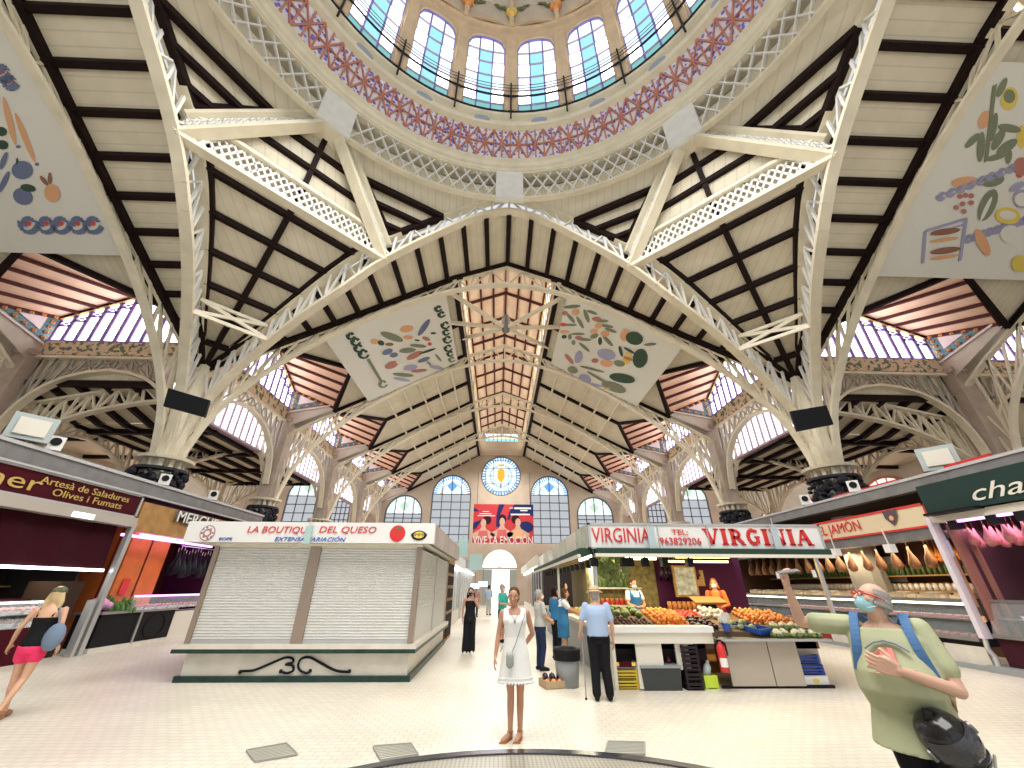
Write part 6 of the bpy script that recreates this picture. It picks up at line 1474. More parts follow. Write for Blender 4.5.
# ------------------------------------------------------------------ people
def remesh(mb, name, m, parent, voxel=.014, it=3, fac=.6):
    me = bpy.data.meshes.new('tmp'); me.from_pydata(mb.v, [], mb.f); me.update()
    o = bpy.data.objects.new('tmp', me); COL.objects.link(o)
    r = o.modifiers.new('r', 'REMESH'); r.mode = 'VOXEL'; r.voxel_size = voxel
    s = o.modifiers.new('s', 'SMOOTH'); s.factor = fac; s.iterations = it
    dg = bpy.context.evaluated_depsgraph_get()
    nm = bpy.data.meshes.new_from_object(o.evaluated_get(dg)); nm.name = name
    bpy.data.objects.remove(o); bpy.data.meshes.remove(me)
    nm.materials.clear(); nm.materials.append(M[m] if isinstance(m, str) else m)
    nm.polygons.foreach_set('use_smooth', [True] * len(nm.polygons))
    o = bpy.data.objects.new(name, nm); COL.objects.link(o)
    if parent: o.parent = parent
    return o
def limb(mb, pts, rs, n=10):
    """tapered tube with round joints"""
    P = smooth_pts(pts, 4) if len(pts) > 2 else [V(p) for p in pts]
    k = len(pts) - 1; R = []
    for i in range(len(P)):
        t = i / (len(P) - 1) * k; j = min(int(t), k - 1); R.append(rs[j] + (rs[j + 1] - rs[j]) * (t - j))
    mb.tube(P, R, n); mb.ball(P[0], rs[0], n); mb.ball(P[-1], rs[-1], n)
def loft(mb, rings, n=20):
    o = len(mb.v)
    for (c, rx, ry, rz) in rings:
        for j in range(n):
            a = 2 * PI * j / n; x, y = rx * math.cos(a), ry * math.sin(a)
            mb.v.append((c[0] + x * math.cos(rz) - y * math.sin(rz), c[1] + x * math.sin(rz) + y * math.cos(rz), c[2]))
    k = len(rings)
    for i in range(k - 1):
        for j in range(n): mb.f.append([o + i * n + j, o + i * n + (j + 1) % n, o + (i + 1) * n + (j + 1) % n, o + (i + 1) * n + j]); mb.m.append(0)
    mb.f.append([o + j for j in range(n)][::-1]); mb.m.append(0); mb.f.append([o + (k - 1) * n + j for j in range(n)]); mb.m.append(0)

def hand(mb, wrist, d, nrm, side, curl=.5, s=1.0, spread=.12):
    """palm + five fingers. d: direction of the fingers, nrm: palm normal, side: direction of the thumb"""
    d = V(d).normalized(); nrm = V(nrm); nrm = (nrm - d * nrm.dot(d)).normalized(); t = d.cross(nrm)
    if t.dot(V(side)) < 0: t = -t
    w = V(wrist)
    for k in range(5):
        u = k / 4; mb.tube([w + t * (.5 - u) * .045 * s, w + d * .045 * s + t * (.5 - u) * .07 * s, w + d * .088 * s + t * (.5 - u) * .078 * s], [.016 * s, .015 * s, .0125 * s], 8)
        mb.ball(w + d * .088 * s + t * (.5 - u) * .078 * s, .0125 * s, 8)
    for k, L in enumerate((.070, .078, .073, .056)):
        off = (.5 - (k + .3) / 3.6) * .075
        p = w + d * .088 * s + t * off * s; dd = (d + t * (spread * (1.5 - k) / 1.5)).normalized(); a = 0; pts = [p]
        for seg, f in enumerate((.45, .32, .23)):
            a += curl * (.55, .9, .7)[seg]
            p = p + (dd * math.cos(a) + nrm * math.sin(a)) * L * f * s; pts.append(p)
        mb.tube(pts, [.0105 * s, .0098 * s, .009 * s, .0078 * s], 8); mb.ball(pts[-1], .0078 * s, 8)
    p = w + d * .022 * s + t * .03 * s
    a1 = (t * .75 + d * .62 + nrm * (.15 + curl * .3)).normalized(); a2 = (d * .8 + t * (.45 - curl * .4) + nrm * (.15 + curl * .6)).normalized()
    pts = [p, p + a1 * .038 * s, p + a1 * .038 * s + a2 * .032 * s, p + a1 * .038 * s + a2 * .056 * s]
    mb.tube(pts, [.0145 * s, .0125 * s, .0105 * s, .0085 * s], 8); mb.ball(pts[-1], .0085 * s, 8)

FEM = [(.80, .150, .115), (.90, .170, .125), (1.0, .150, .112), (1.10, .128, .098), (1.20, .138, .108), (1.28, .150, .122), (1.36, .150, .100), (1.41, .110, .075), (1.45, .056, .056)]
MAL = [(.80, .150, .115), (.90, .160, .120), (1.02, .155, .118), (1.14, .160, .120), (1.26, .178, .128), (1.34, .185, .118), (1.40, .135, .090), (1.44, .066, .064)]

class Person:
    def __init__(s, label, loc, rz, H, J=None, fem=True, skin=(.55, .32, .22), far=True, belly=0, headrot=(0, 0, 0), hands=None, face=True, neck=0, curl=.45, lean=None, skinname=None):
        s.e = empty('person', loc, label, 'person', rz=rz); s.e.scale = (H / 1.7,) * 3
        s.fem = fem; s.vx = .017 if far else .010; s.far = far
        D = dict(pelvis=(0, 0, .92), chest=(0, 0, 1.28), neck=(0, .012, 1.45), head=(0, -.01, 1.585), hr=(-.085, 0, .88), hl=(.085, 0, .88), kr=(-.09, -.01, .48), kl=(.09, -.01, .48), ar=(-.09, .02, .085), al=(.09, .02, .085),
                 fr=(-.105, -.13, .03), fl=(.105, -.13, .03), sr=(-.175, .005, 1.385), sl=(.175, .005, 1.385), er=(-.235, .02, 1.11), el=(.235, .02, 1.11), wr=(-.25, -.04, .87), wl=(.25, -.04, .87))
        if not fem: D['sr'], D['sl'] = (-.20, .005, 1.385), (.20, .005, 1.385)
        D.update(J or {}); s.J = {k: V(v) for k, v in D.items()}; J = s.J
        sk = skinname or ('skin_tone_%d' % int(sum(skin) * 1000)); C(sk, skin, .5, noise=.06, nscale=5); s.sk = sk
        s.belly = belly
        mb = MB(); s.prof = FEM if fem else MAL
        loft(mb, s.rings(0))
        g = .92 if fem else 1.08
        for q in 'rl':
            limb(mb, [J['h' + q], J['k' + q].lerp(J['h' + q], .5) + V((0, -.005, 0)), J['k' + q]], [.088 * g, .073 * g, .053 * g]); limb(mb, [J['k' + q], J['k' + q].lerp(J['a' + q], .35) + V((0, .012, 0)), J['a' + q]], [.053 * g, .052 * g, .032 * g])
            f = J['f' + q]; a = J['a' + q]; limb(mb, [a + V((0, .03, -.035)), (a + f) / 2 + V((0, 0, -.015)), f], [.036, .034, .026])
            limb(mb, [J['s' + q], J['e' + q]], [.048 * g, .038 * g]); limb(mb, [J['e' + q], J['e' + q].lerp(J['w' + q], .3), J['w' + q]], [.038 * g, .038 * g, .025 * g])
            hd = (hands or {}).get(q)
            if hd: d, nr, sd, cu = hd
            else: d = J['w' + q] - J['e' + q]; nr = V((1, 0, 0)) if q == 'r' else V((-1, 0, 0)); sd = V((0, -1, 0)); cu = curl
            hand(mb, J['w' + q], d, nr, sd, cu, 1.0 if fem else 1.08)
        # head
        hc = J['head']; Rm = Matrix.Rotation(headrot[2], 3, 'Z') @ Matrix.Rotation(headrot[0], 3, 'X') @ Matrix.Rotation(headrot[1], 3, 'Y')
        s.Rm, s.hc = Rm, hc
        H_ = lambda x, y, z: hc + Rm @ V((x, y, z)); s.H_ = H_
        limb(mb, [J['neck'] + V((0, .005, -.03)), H_(0, .02, -.06)], [.054 if fem else .062, .050 if fem else .058])
        mb.ball(H_(0, .018, .028), .092, 16, 0, (.84, 1.02, .98), Rm); mb.ball(H_(0, -.018, -.028), .070, 14, 0, (.86, .95, 1.12), Rm); mb.ball(H_(0, -.045, -.086), .030, 10, 0, (1.1, .9, .8), Rm)
        mb.tube([H_(0, -.088, .015), H_(0, -.102, -.010), H_(0, -.112, -.028), H_(0, -.098, -.036)], [.008, .010, .014, .010], 8)
        for sx in (-1, 1):
            mb.ball(H_(sx * .012, -.096, -.030), .009, 8, 0, (1, 1, .8), Rm); mb.ball(H_(sx * .081, .018, -.006), .026, 8, 0, (.32, .7, 1.15), Rm); mb.ball(H_(sx * .045, -.062, -.022), .022, 8, 0, (1, .8, .9), Rm); mb.ball(H_(sx * .030, -.084, .024), .014, 8, 0, (1.6, .5, .5), Rm)
        s.body = remesh(mb, 'body', sk, s.e, s.vx * (.62 if not far else 1), 2, .5)
        if face:
            ey = MB(); ir = MB()
            for sx in (-1, 1): ey.ball(H_(sx * .031, -.0825, .004), .0105, 8, 0, (1.2, .6, .55), Rm); ir.ball(H_(sx * .031, -.0905, .004), .0055, 8, 0, (1, .5, 1), Rm)
            for sx in (-1, 1): ir.bar(H_(sx * .016, -.0925, .024), H_(sx * .046, -.084, .026), .004, .006, (0, 1, 0))
            ey.build('eyes', C('eye_white', (.50, .46, .44)), s.e, True); ir.build('irises', 'black', s.e, True)
            m_ = MB(); m_.ball(H_(0, -.0885, -.058), .021, 10, 0, (1.1, .38, .32), Rm); m_.build('mouth', C('lips', (.42, .12, .10)), s.e, True)
    def spine(s, z):
        J = s.J; a, b, c = J['pelvis'], J['chest'], J['neck']
        if z <= .92: return V((a.x, a.y, a.z + z - .92))
        if z <= 1.28: t = (z - .92) / .36; return a.lerp(b, t)
        t = (z - 1.28) / .17; return b.lerp(c, t)
    def rings(s, ex, z0=0, z1=9, cut=None):
        out = []
        for z, rx, ry in s.prof:
            if z < z0 or z > z1: continue
            c = s.spine(z); bl = s.belly * math.exp(-((z - 1.06) / .16) ** 2)
            out.append((c + V((0, -bl * .6, 0)), rx + ex + bl * .45, ry + ex + bl * .7, 0))
        return out
    def top(s, m, ex=.014, z0=.84, sleeve=.45, name='shirt', hem=None, neckz=1.43, se=.016, hx=.012):
        mb = MB(); R_ = s.rings(ex, z0, neckz)
        if hem: c = s.spine(hem); R_ = [(c + V((0, -s.belly * .5, 0)), R_[0][1] + hx, R_[0][2] + hx, 0)] + R_
        loft(mb, R_); g = .92 if s.fem else 1.08
        for q in 'rl':
            a, b, w = s.J['s' + q], s.J['e' + q], s.J['w' + q]
            if sleeve <= 0: mb.ball(a, .03, 8); continue
            if sleeve <= 1: a2 = a.lerp(s.spine(1.34), .05); limb(mb, [a2, a.lerp(b, sleeve)], [.051 * g + se * .85, (.044 * g + se * 1.15)])
            else: limb(mb, [a, b], [.052 * g + se, .042 * g + se]); limb(mb, [b, b.lerp(w, sleeve - 1)], [.042 * g + se, .032 * g + se])
        return remesh(mb, name, m, s.e, s.vx, 3, .5)
    def legs(s, m, ex=.016, to=1.0, name='trousers', flare=0, top=.98):
        mb = MB(); loft(mb, s.rings(ex, .8, top)); g = .92 if s.fem else 1.08
        for q in 'rl':
            h, k, a = s.J['h' + q], s.J['k' + q], s.J['a' + q]
            if to <= 1: limb(mb, [h, h.lerp(k, to)], [.09 * g + ex, (.09 - .035 * to) * g + ex + flare])
            else: limb(mb, [h, k], [.09 * g + ex, .056 * g + ex + flare * .5]); limb(mb, [k, k.lerp(a, to - 1)], [.056 * g + ex + flare * .5, .042 * g + ex + flare])
        return remesh(mb, name, m, s.e, s.vx, 3, .5)
    def dress(s, m, hem=.62, w=.24, d=.19, sleeve=0, name='dress', ex=.014, neckz=1.38):
        mb = MB(); R_ = s.rings(ex, .9, neckz); c = s.spine(.92)
        R_ = [(V((c.x, c.y, hem)), w, d, 0), (V((c.x, c.y, (hem + .9) / 2)), (w + .18) / 2, (d + .135) / 2, 0)] + R_
        loft(mb, R_, 28)
        for q in 'rl':
            if sleeve: limb(mb, [s.J['s' + q], s.J['s' + q].lerp(s.J['e' + q], sleeve)], [.064, .06])
            else: sg_ = 1 if q == 'l' else -1; limb(mb, [s.spine(1.30) + V((.095 * sg_, -.045, 0)), s.spine(1.38) + V((.115 * sg_, -.02, 0)), s.spine(1.41) + V((.118 * sg_, .02, 0)), s.spine(1.34) + V((.10 * sg_, .04, 0))], [.075, .05, .042, .06])
        return remesh(mb, name, m, s.e, s.vx, 2, .5)
    def shoes(s, m, name='shoe', sole=None):
        for q in 'rl':
            a, f = s.J['a' + q], s.J['f' + q]; mb = MB(); limb(mb, [a + V((0, .035, -.035)), (a + f) / 2 + V((0, 0, -.008)), f + V((0, -.015, .002))], [.044, .044, .034])
            for i, v in enumerate(mb.v):
                if v[2] < .004 and a.z < .12: mb.v[i] = (v[0], v[1], .004)
            remesh(mb, name, m, s.e, .012, 2, .4)
    def hair(s, m, long=0, back=.0, name='hair', thick=1.0):
        mb = MB(); H_ = s.H_
        mb.ball(H_(0, .034, .040), .098 * thick, 16, 0, (.88, 1.0, .98), s.Rm)
        mb.ball(H_(0, .055, -.01), .085 * thick, 12, 0, (.92, .75, 1.1), s.Rm)
        if long:
            for sx in (-1, 0, 1): limb(mb, [H_(sx * .055, .05, .02), H_(sx * .085, .045, -.10), V((H_(sx * .09, .06, 0).x, H_(sx * .09, .05, 0).y, s.hc.z - long))], [.04, .042, .025])
        return remesh(mb, name, m, s.e, .012 if not s.far else .016, 1, .4)
    def mask(s, m='mask_blue', name='face_mask'):
        C('mask_blue', (.35, .66, .75)); mb = MB(); mb.ball(s.H_(0, -.040, -.045), .072, 14, 0, (.88, 1.0, .86), s.Rm); o = remesh(mb, name, m, s.e, .01, 1, .3)
        b = MB()
        for sx in (-1, 1): b.tube([s.H_(sx * .055, -.065, -.02), s.H_(sx * .082, .0, .005), s.H_(sx * .088, .03, .0)], .003, 5); b.tube([s.H_(sx * .05, -.06, -.08), s.H_(sx * .078, .0, -.04), s.H_(sx * .088, .03, -.02)], .003, 5)
        b.build('ear_loop', 'white', o); return o

for n_, c_ in (('hair_brown', (.10, .05, .025)), ('hair_black', (.015, .01, .01)), ('hair_grey', (.34, .32, .30)), ('hair_blonde', (.60, .45, .24)), ('hair_red', (.30, .09, .03)), ('cloth_black', (.012, .012, .015)), ('cloth_cotton', (.86, .86, .84)), ('cloth_pink', (.85, .03, .14)), ('cloth_teal', (.03, .42, .38)), ('cloth_grey', (.42, .42, .40)),
               ('cloth_navy', (.02, .03, .07)), ('cloth_blue_apron', (.02, .16, .36)), ('cloth_pale_blue', (.38, .50, .72)), ('straw', (.62, .47, .30)), ('cloth_olive', (.42, .44, .27)), ('cloth_orange', (.80, .16, .03)), ('cloth_red', (.50, .03, .02)), ('leather_tan', (.38, .18, .09)), ('bag_grey', (.30, .32, .30)), ('bag_blue', (.16, .22, .32)), ('strap_blue', (.06, .16, .34)), ('pack_teal', (.02, .10, .14))):
    C(n_, c_, .75)
TAN = (.52, .27, .17); PALE = (.66, .40, .29)

# --- woman in the white dress
P = Person('smiling woman in a white sleeveless dress standing in the middle of the floor', (.03, 6.28, 0), -.03, 1.655,
           dict(pelvis=(.01, 0, .92), head=(-.015, -.015, 1.585), er=(-.225, .01, 1.12), wr=(-.26, -.06, .88), el=(.255, .09, 1.13), wl=(.13, .17, .97), ar=(-.055, .0, .085), fr=(-.15, -.13, .03), kr=(-.05, -.02, .48), al=(.07, .03, .085), fl=(.02, -.13, .03), kl=(.075, .0, .48)),
           skin=TAN, far=False, headrot=(.05, .06, -.1), hands=dict(l=((-.6, .3, -.4), (0, 1, 0), (0, 0, 1), .5)))
o = P.dress('cloth_cotton', .60, .235, .17)
b = MB()
for k in range(36):
    a = 2 * PI * k / 36; b.ball((.01 + .236 * math.cos(a), .171 * math.sin(a), .60), .016, 6)
for k in range(36):
    a = 2 * PI * k / 36; b.tube([(.01 + .229 * math.cos(a), .165 * math.sin(a), .655), (.01 + .229 * math.cos(a + .12), .165 * math.sin(a + .12), .635)], .006, 5)
b.build('lace_hem', 'cloth_cotton', o, True)
P.hair('hair_brown', 0); 
b = MB(); b.tube([(-.055, -.085, 1.44), (-.04, -.12, 1.36), (0, -.14, 1.31), (.04, -.12, 1.36), (.055, -.085, 1.44)], .004, 6); b.ball((0, -.148, 1.29), .016, 8, 0, (1, .5, 1.5)); b.build('necklace', 'bag_grey', P.e)
b = MB(); b.ball(P.H_(0, -.0925, -.056), .012, 8, 0, (1.5, .3, .35), P.Rm); b.build('teeth', 'white', P.e)
for q in 'rl':
    a, f = P.J['a' + q], P.J['f' + q]; b = MB(); b.hexa([a + V((-.035, .05, -.083)), f + V((-.045, -.02, -.03)), f + V((.045, -.02, -.03)), a + V((.035, .05, -.083)), a + V((-.035, .05, -.065)), f + V((-.045, -.02, -.015)), f + V((.045, -.02, -.015)), a + V((.035, .05, -.065))])
    m_ = (a + f) / 2; b.tube([m_ + V((-.045, 0, -.045)), m_ + V((0, 0, .0)), m_ + V((.045, 0, -.045))], .009, 6); b.tube([a + V((0, -.035, .0)) + V((.036 * math.cos(t * .7), .036 * math.sin(t * .7) + .03, .0)) for t in range(10)], .006, 5)
    b.build('sandal', 'leather_tan', P.e)
o = MB().tube([(.13, .0, 1.44), (.135, -.09, 1.36), (.07, -.16, 1.2), (.0, -.17, 1.02), (-.05, -.18, .93)], .006, 6).tube([(.13, .0, 1.44), (.13, .1, 1.36), (.06, .15, 1.1), (-.16, .1, .98), (-.2, -.04, .93)], .006, 6).build('shoulder_strap', 'bag_grey')
t = empty('crossbody_pouch', (.03, 6.28, 0), 'small grey-green phone pouch hanging on a strap across the white dress', 'bag'); t.scale = P.e.scale; o.parent = t
b = MB(); loft(b, [((-.07, -.2, .77), .02, .010, 0), ((-.07, -.2, .80), .048, .018, 0), ((-.07, -.2, .9), .05, .018, 0), ((-.07, -.195, .945), .046, .014, 0)], 14); b.build('pouch', C('pouch_green', (.36, .39, .34)), t, True)
# --- man in the foreground
fx = PI * -.26
P = Person('balding man in an olive t-shirt and blue face mask raising a phone', (2.73, 3.42, 0), fx, 1.73,
           dict(pelvis=(0, .02, .92), chest=(0, -.01, 1.26), neck=(0, -.01, 1.44), head=(0, -.045, 1.57), sr=(-.215, -.01, 1.395), sl=(.215, .0, 1.39), er=(-.50, -.10, 1.40), wr=(-.50, -.20, 1.66), el=(.285, -.10, 1.05), wl=(.05, -.385, 1.165),
                hr=(-.10, 0, .88), hl=(.10, 0, .88), ar=(-.12, .02, .085), al=(.12, .02, .085)), fem=False, skin=PALE, far=False, belly=.13, headrot=(-.36, 0, -.85),
           hands=dict(r=((.05, -.25, 1), (.9, -.2, .1), (.6, -.9, 0), .95), l=((-.75, -.1, .25), (0, 1, .1), (0, 0, 1), .3)))
sh = P.top('cloth_olive', .045, .88, .66, 't_shirt', hem=.70, neckz=1.425, se=.022, hx=.05)
P.legs('cloth_black', .02, 1.9)
P.shoes('cloth_black'); P.mask()
# grey fringe of hair round the back of the head
b = MB(); H_ = P.H_
for k in range(26):
    a = math.radians(-25 + 230 * k / 25); x, y = .083 * math.cos(a), .018 + .098 * math.sin(a)
    for z in (-.035, 0, .035, .06): b.ball(H_(x * (1 - max(0, z) * 1.2), y * (1 - max(0, z) * 1.2), z), .015, 6)
b.ball(H_(0, .05, -.05), .06, 8); remesh(b, 'hair', 'hair_grey', P.e, .009, 1, .3)
b = MB()
for sx in (-1, 1):
    b.tube([H_(sx * .012, -.108, .008)] + [H_(sx * (.035 + .024 * math.cos(t)), -.100 + abs(math.sin(t)) * 0, .008 + .02 * math.sin(t)) for t in [PI + k * PI / 5 for k in range(11)]], .0035, 6)
    b.tube([H_(sx * .058, -.098, .012), H_(sx * .09, -.03, .010), H_(sx * .09, .03, .004)], .006, 6)
b.build('glasses', 'red', P.e)
b = MB()
tp = lambda x, z, d=0: V((x, -(P.belly * .6 * math.exp(-((z - 1.06) / .16) ** 2)) - .178 - .09 * math.exp(-((z - 1.06) / .16) ** 2) + .55 * x * x - d, z))
for pts, w, mi in (([(-.12, 1.26), (-.06, 1.30), (0, 1.315), (.06, 1.30), (.12, 1.26)], .008, 0), ([(-.13, 1.16), (.13, 1.16)], .02, 1), ([(-.13, 1.13), (.13, 1.13)], .012, 1), ([(-.03, 1.17), (-.02, 1.27), (.0, 1.2), (.02, 1.27), (.035, 1.17)], .028, 2), ([(-.08, 1.22), (-.04, 1.25)], .02, 2)):
    b.path([tp(x, z, .012) for x, z in pts], .02, w, (0, 1, 0), mi)
b.build('shirt_print', ['slate_ink', C('print_tan', (.52, .44, .26)), C('print_red', (.65, .16, .13))], sh)
ph = empty('mobile_phone', P.e.location, 'dark mobile phone held up by the man in the olive t-shirt', 'phone', rz=fx); ph.scale = P.e.scale
MB().cbox((-.44, -.30, 1.765), (.150, .074, .009), 0, rz=.5, ry=-.12, rx=.25).build('case', 'grey_metal', ph); MB().cbox((-.44, -.30, 1.759), (.14, .066, .003), 0, rz=.5, ry=-.12, rx=.25).build('display', 'screen_glass', ph)
bp_ = empty('backpack', P.e.location, 'teal and dark blue backpack on the back of the man in the olive t-shirt', 'backpack', rz=fx); bp_.scale = P.e.scale
b = MB(); loft(b, [((.02, .27, .82), .14, .07, 0), ((.02, .28, .88), .17, .10, 0), ((.02, .28, 1.15), .175, .11, 0), ((.02, .25, 1.36), .15, .08, 0), ((.02, .22, 1.42), .09, .05, 0)], 20); remesh(b, 'bag', C('pack_cloth', (.02, .09, .13), .8, noise=.6, nscale=18), bp_, .014, 2)
b = MB(); loft(b, [((.02, .38, .86), .10, .03, 0), ((.02, .39, .95), .12, .045, 0), ((.02, .38, 1.1), .11, .03, 0)], 16); remesh(b, 'front_pocket', 'bag_blue', bp_, .014, 1)
for sx in (-1, 1):
    b = MB(); b.path(smooth_pts([(sx * .10, .20, 1.40), (sx * .135, .09, 1.462), (sx * .145, -.02, 1.462), (sx * .15, -.11, 1.39), (sx * .17, -.165, 1.27), (sx * .20, -.17, 1.12)], 4), .055, .018, (1, 0, 0)); b.build('shoulder_strap', 'strap_blue', bp_)
    if sx < 0: continue
    b = MB(); b.path(smooth_pts([(sx * .20, -.175, 1.13), (sx * .235, -.12, .98), (sx * .2, .1, .9), (sx * .15, .2, .88)], 3), .03, .012, (0, 0, 1)); b.build('webbing', 'leather_tan' if sx > 0 else 'black', bp_)
he = empty('motorcycle_helmet', (2.63, 3.12, .84), 'glossy black full-face motorcycle helmet hanging from the forearm of the man in the olive t-shirt', 'helmet', rz=-.35)
he.rotation_euler = (.25, -.55, -.35)
gb = C('helmet_black', (.012, .012, .013), .16)
b = MB(); b.ball((0, 0, 0), .155, 24, 0, (.92, 1.12, .95)); b.ball((0, -.075, -.07), .115, 18, 0, (1.02, .9, .62)); b.ball((0, .03, -.05), .14, 18, 0, (.92, 1, .8)); remesh(b, 'shell', gb, he, .012, 2, .4)
b = MB()
for i in range(7):
    for j in range(16):
        def vp(ii, jj): a = math.radians(-165 + jj * 150 / 16); z = -.045 + ii * .017; r_ = math.sqrt(max(0, 1 - (z / .15) ** 2)); return (.149 * r_ * math.cos(a), .181 * r_ * math.sin(a), z)
        b.poly([vp(i, j), vp(i, j + 1), vp(i + 1, j + 1), vp(i + 1, j)])
b.build('visor', C('visor_smoke', (.05, .05, .055), .05), he)
b = MB(); b.tube([(-.145, -.02, -.01), (-.158, -.02, -.01)], .034, 14).tube([(.145, -.02, -.01), (.158, -.02, -.01)], .034, 14); b.build('visor_hinge', 'grey_metal', he)
b = MB(); b.tube([(-.11, -.13, -.085), (-.04, -.19, -.09), (.04, -.19, -.09), (.11, -.13, -.085)], .008, 6); b.build('chin_trim', 'steel', he)
b = MB(); b.tube(smooth_pts([(-.1, 0, -.13), (-.06, -.02, .08), (0, -.02, .19), (.06, -.02, .08), (.1, 0, -.13)], 4), .009, 6); b.build('chin_strap', 'black', he)
# --- woman at the left edge, back view
P = Person('woman walking away in a black tank top, pink shorts and a camouflage cap', (-7.08, 7.2, 0), PI + .35, 1.64,
           dict(pelvis=(0, 0, .92), kr=(-.07, .03, .49), ar=(-.05, .22, .16), fr=(-.05, .12, .05), kl=(.07, -.06, .48), al=(.05, -.14, .085), fl=(.05, -.28, .03), er=(-.24, .06, 1.12), wr=(-.27, -.02, .9), el=(.26, .02, 1.13), wl=(.33, -.10, .92), head=(0, -.02, 1.585)), skin=(.66, .38, .25), face=False)
P.top('cloth_black', .012, .86, 0, 'tank_top', neckz=1.30); b = MB()
for sx in (-1, 1): b.path([(sx * .10, -.11, 1.28), (sx * .105, -.05, 1.43), (sx * .105, .03, 1.43), (sx * .09, .10, 1.29)], .02, .012, (1, 0, 0))
b.build('straps', 'cloth_black', P.e); P.legs('cloth_pink', .02, .30, 'shorts', .01); P.shoes('leather_tan', 'sandal')
P.hair('hair_blonde', .2); b = MB(); b.ball(P.H_(0, .025, .055), .105, 16, 0, (.9, 1.02, .75), P.Rm); b.ball(P.H_(0, -.10, .035), .07, 12, 0, (1, 1, .2), P.Rm); remesh(b, 'cap', C('camo', (.12, .14, .08), .8, noise=.7, nscale=40), P.e, .014, 1)
t = empty('shoulder_bag', (-7.08, 7.2, 0), 'blue-grey sack bag hanging on the hip of the woman in pink shorts', 'bag', rz=PI + .35)
b = MB(); b.ball((-.22, .10, .98), .15, 12, 0, (.85, .55, 1.25)); remesh(b, 'sack', 'bag_blue', t, .018, 2); MB().tube([(-.2, .08, 1.14), (-.12, .06, 1.36), (-.08, -.02, 1.4), (-.2, -.05, 1.1)], .01, 6).build('strap', 'bag_blue', t)
# --- woman in black, facing
P = Person('woman all in black with long trousers and a hand at her face', (-.98, 13.05, 0), .05, 1.63, dict(er=(-.22, .03, 1.12), wr=(-.22, -.03, .88), el=(.24, -.05, 1.17), wl=(.09, -.16, 1.42), ar=(-.10, 0, .085), al=(.09, .05, .085)), skin=(.50, .28, .20),
           hands=dict(l=((-.3, -.2, 1), (-1, 0, 0), (0, -1, 0), .9)))
P.top('cloth_black', .012, .84, 0, 'top', neckz=1.38); P.legs('cloth_black', .02, 1.92, 'trousers', .045); P.shoes('white'); P.hair('hair_black', .38); P.mask('cloth_black')
# --- man in teal
P = Person('man in a teal shirt and face mask turned sideways behind the woman in white', (-.02, 15.6, 0), -PI / 2 + .4 + PI, 1.74, dict(el=(.26, -.06, 1.12), wl=(.14, -.24, 1.08), er=(-.25, -.04, 1.12), wr=(-.12, -.25, 1.1)), fem=False, skin=TAN)
P.e.rotation_euler = (0, 0, PI / 2 - .5); P.top('cloth_teal', .02, .84, .7, 'shirt'); P.legs('cloth_navy', .02, .95, 'shorts', .01); P.shoes('cloth_black'); P.hair('hair_grey', thick=.97); P.mask('white')
# --- grey-haired person
P = Person('grey-haired person in a grey top and navy trousers behind the woman in white', (.80, 10.7, 0), PI / 2 + .35, 1.60, dict(er=(-.22, -.03, 1.12), wr=(-.16, -.22, 1.02), el=(.24, -.05, 1.12), wl=(.12, -.24, 1.05), kr=(-.08, -.05, .48)), skin=TAN)
P.top('cloth_grey', .02, .84, .75, 'top', se=.02); P.legs('cloth_navy', .018, 1.92); P.shoes('cloth_black'); P.hair('hair_grey', thick=1.03); P.mask('white')
t = empty('handbag', (.80, 10.7, 0), 'beige handbag on the arm of the grey-haired person', 'bag', rz=PI / 2 + .35); b = MB(); b.ball((.22, -.12, .92), .10, 10, 0, (.5, 1.1, .8)); remesh(b, 'bag', C('bag_beige', (.50, .42, .32)), t, .018, 1); MB().tube([(.22, -.2, .97), (.23, -.12, 1.1), (.22, -.04, .97)], .008, 5).build('handle', 'bag_beige', t)
# --- shopper in the blue dress and her neighbour reaching up
P = Person('bare-legged woman in a blue pinafore over a white blouse at the vegetable counter', (1.42, 11.2, 0), PI / 2 + .1, 1.64, dict(chest=(0, -.03, 1.28), neck=(0, -.06, 1.44), head=(0, -.09, 1.57), er=(-.2, -.16, 1.2), wr=(-.14, -.40, 1.15), el=(.22, -.16, 1.18), wl=(.16, -.4, 1.12), kl=(.09, -.08, .48)), skin=TAN)
P.top('white', .018, 1.0, .6, 'blouse', se=.02); P.dress('cloth_blue_apron', .60, .19, .15, name='pinafore', ex=.026, neckz=1.30); P.shoes('cloth_black'); P.hair('hair_brown', .06)
P = Person('person in a bright blue top with one arm raised by the counter', (1.38, 12.2, 0), PI / 2 + .5, 1.66, dict(er=(-.22, -.16, 1.42), wr=(-.16, -.26, 1.66), wl=(.2, -.2, 1.0), el=(.25, 0, 1.12)), skin=TAN)
P.top('cloth_blue_apron', .02, .84, 1.5, 'top'); P.legs('cloth_black', .02, 1.92); P.shoes('cloth_black'); P.hair('hair_black', .1)
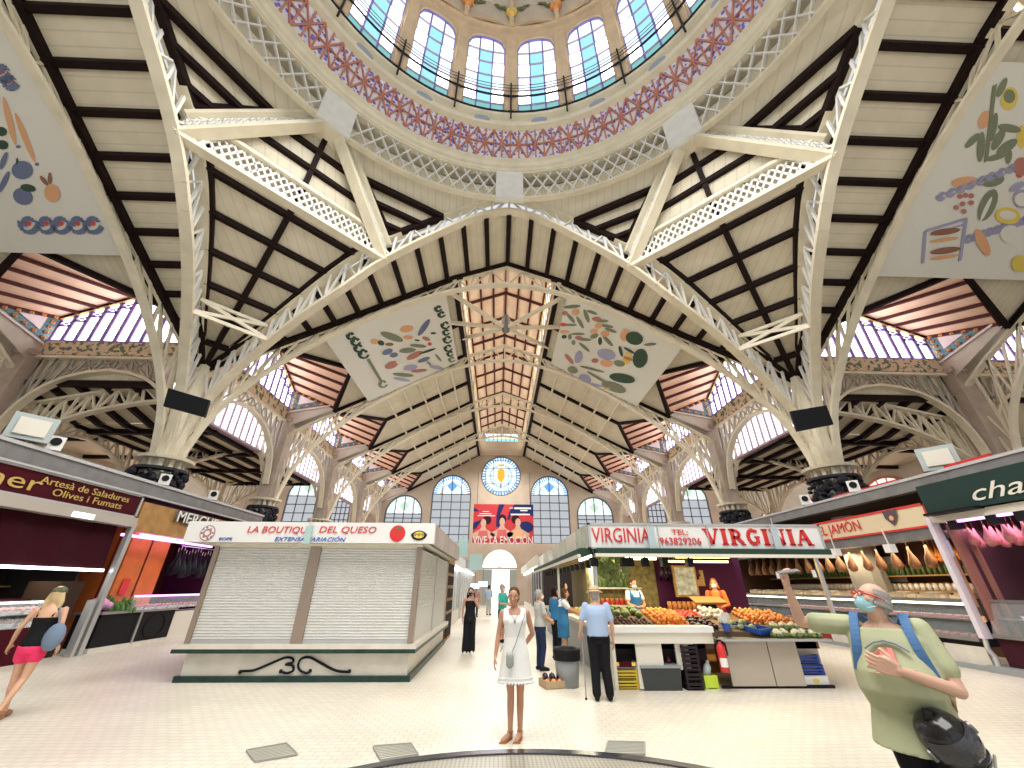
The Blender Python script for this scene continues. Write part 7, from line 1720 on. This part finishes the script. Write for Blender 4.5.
# --- old man with hat
P = Person('old man in a pale blue shirt and straw hat seen from behind', (1.57, 8.1, 0), PI - .12, 1.68, dict(hr=(-.09, 0, .88), ar=(-.12, .0, .085), al=(.10, .02, .085), chest=(0, -.01, 1.28), neck=(0, -.03, 1.44), head=(0, -.06, 1.56), er=(-.26, .0, 1.12), wr=(-.27, -.06, .86), el=(.28, .0, 1.12), wl=(.30, -.10, .96)), fem=False, skin=PALE, face=True,
           hands=dict(l=((0.05, -.5, -.6), (0, 0, -1), (-1, 0, 0), 1.1)))
P.top('cloth_pale_blue', .03, .88, .75, 'shirt', se=.012); P.legs('cloth_black', .022, 1.95, 'trousers', .008); P.shoes('cloth_black'); P.hair('hair_grey', thick=.96)
b = MB(); b.lathe([(.001, .115), (.075, .112), (.088, .09), (.098, .025), (.155, .005), (.158, .012), (.10, .035), (.001, .10)], (0, 0), 20); o = b.build('hat', 'straw', P.e, True); o.location = P.hc + V((0, .02, .035)); o.rotation_euler = (.12, 0, 0)
MB().lathe([(.099, .03), (.095, .055)], (0, 0), 20).build('hat_band', 'leather_tan', o)
MB().bar((0, .135, .89), (0, .135, .92), .3, .03, (1, 0, 0)).build('belt', 'cloth_black', P.e)
t = empty('walking_stick', (1.30, 8.17, 0), 'thin grey walking stick held by the old man in the straw hat', 'stick'); MB().tube([(0, 0, .01), (0, 0, .90)], .012, 8).build('shaft', 'steel', t); MB().tube([(0, -.05, .93), (0, 0, .92), (0, .09, .915)], .016, 8).build('grip', 'grey_pl', t); MB().tube([(0, 0, 0), (0, 0, .03)], .018, 8).build('rubber_tip', 'black', t)
# --- vendors behind the produce, on a raised floor
o = MB().box(2.35, 6.2, 10.45, 12.18, 0, .2).build('duckboard', 'wood'); tag(o, 'raised wooden floor behind the produce of the greengrocer', 'platform')
P = Person('masked vendor in a blue apron and white t-shirt behind the dark cherries', (3.15, 10.85, .2), .25, 1.67, dict(er=(-.22, -.06, 1.12), wr=(-.06, -.26, 1.06), el=(.24, -.05, 1.12), wl=(.08, -.28, 1.08), head=(0, -.04, 1.57)), skin=TAN, headrot=(.25, 0, 0))
P.top('white', .016, .84, .55, 't_shirt'); P.dress('cloth_blue_apron', .55, .2, .15, name='apron', ex=.024, neckz=1.30); P.shoes('cloth_black'); P.hair('hair_brown', .05); P.mask(); P.legs('cloth_navy', .014, 1.9)
P = Person('masked vendor in an orange top and red apron', (5.2, 10.85, .2), -.5, 1.66, dict(er=(-.22, -.06, 1.12), wr=(-.1, -.26, 1.08), el=(.24, -.05, 1.12), wl=(.06, -.26, 1.06)), skin=TAN)
P.top('cloth_orange', .016, .84, 1.3, 'sweater'); P.dress('cloth_red', .55, .2, .15, name='apron', ex=.024, neckz=1.26); P.shoes('cloth_black'); P.hair('hair_red', .08); P.mask('white'); P.legs('cloth_navy', .014, 1.9)
P = Person('vendor in a teal top standing inside the kiosk behind the corridor-side counter', (2.85, 13.4, 0), -PI / 2 - .2, 1.72, dict(el=(.24, -.1, 1.14), wl=(.12, -.3, 1.1)), fem=False, skin=TAN)
P.top('cloth_teal', .02, .84, .6); P.legs('cloth_black', .02, 1.9); P.shoes('cloth_black'); P.hair('hair_black', thick=.98)
# --- far figures
P = Person('distant figure in a pinkish top near the far end of the corridor', (-1.5, 27.5, 0), .2, 1.65, skin=TAN, face=False); P.top(C('cloth_rose', (.45, .22, .22)), .02, .84, .5); P.legs('cloth_navy', .02, 1.9); P.shoes('cloth_black'); P.hair('hair_black')
P = Person('distant figure in a pale blue top near the open far door', (-.75, 29.5, 0), 2.8, 1.72, fem=False, skin=TAN, face=False); P.top('cloth_pale_blue', .02, .84, .5); P.legs('cloth_grey', .02, 1.9); P.shoes('cloth_black'); P.hair('hair_black')
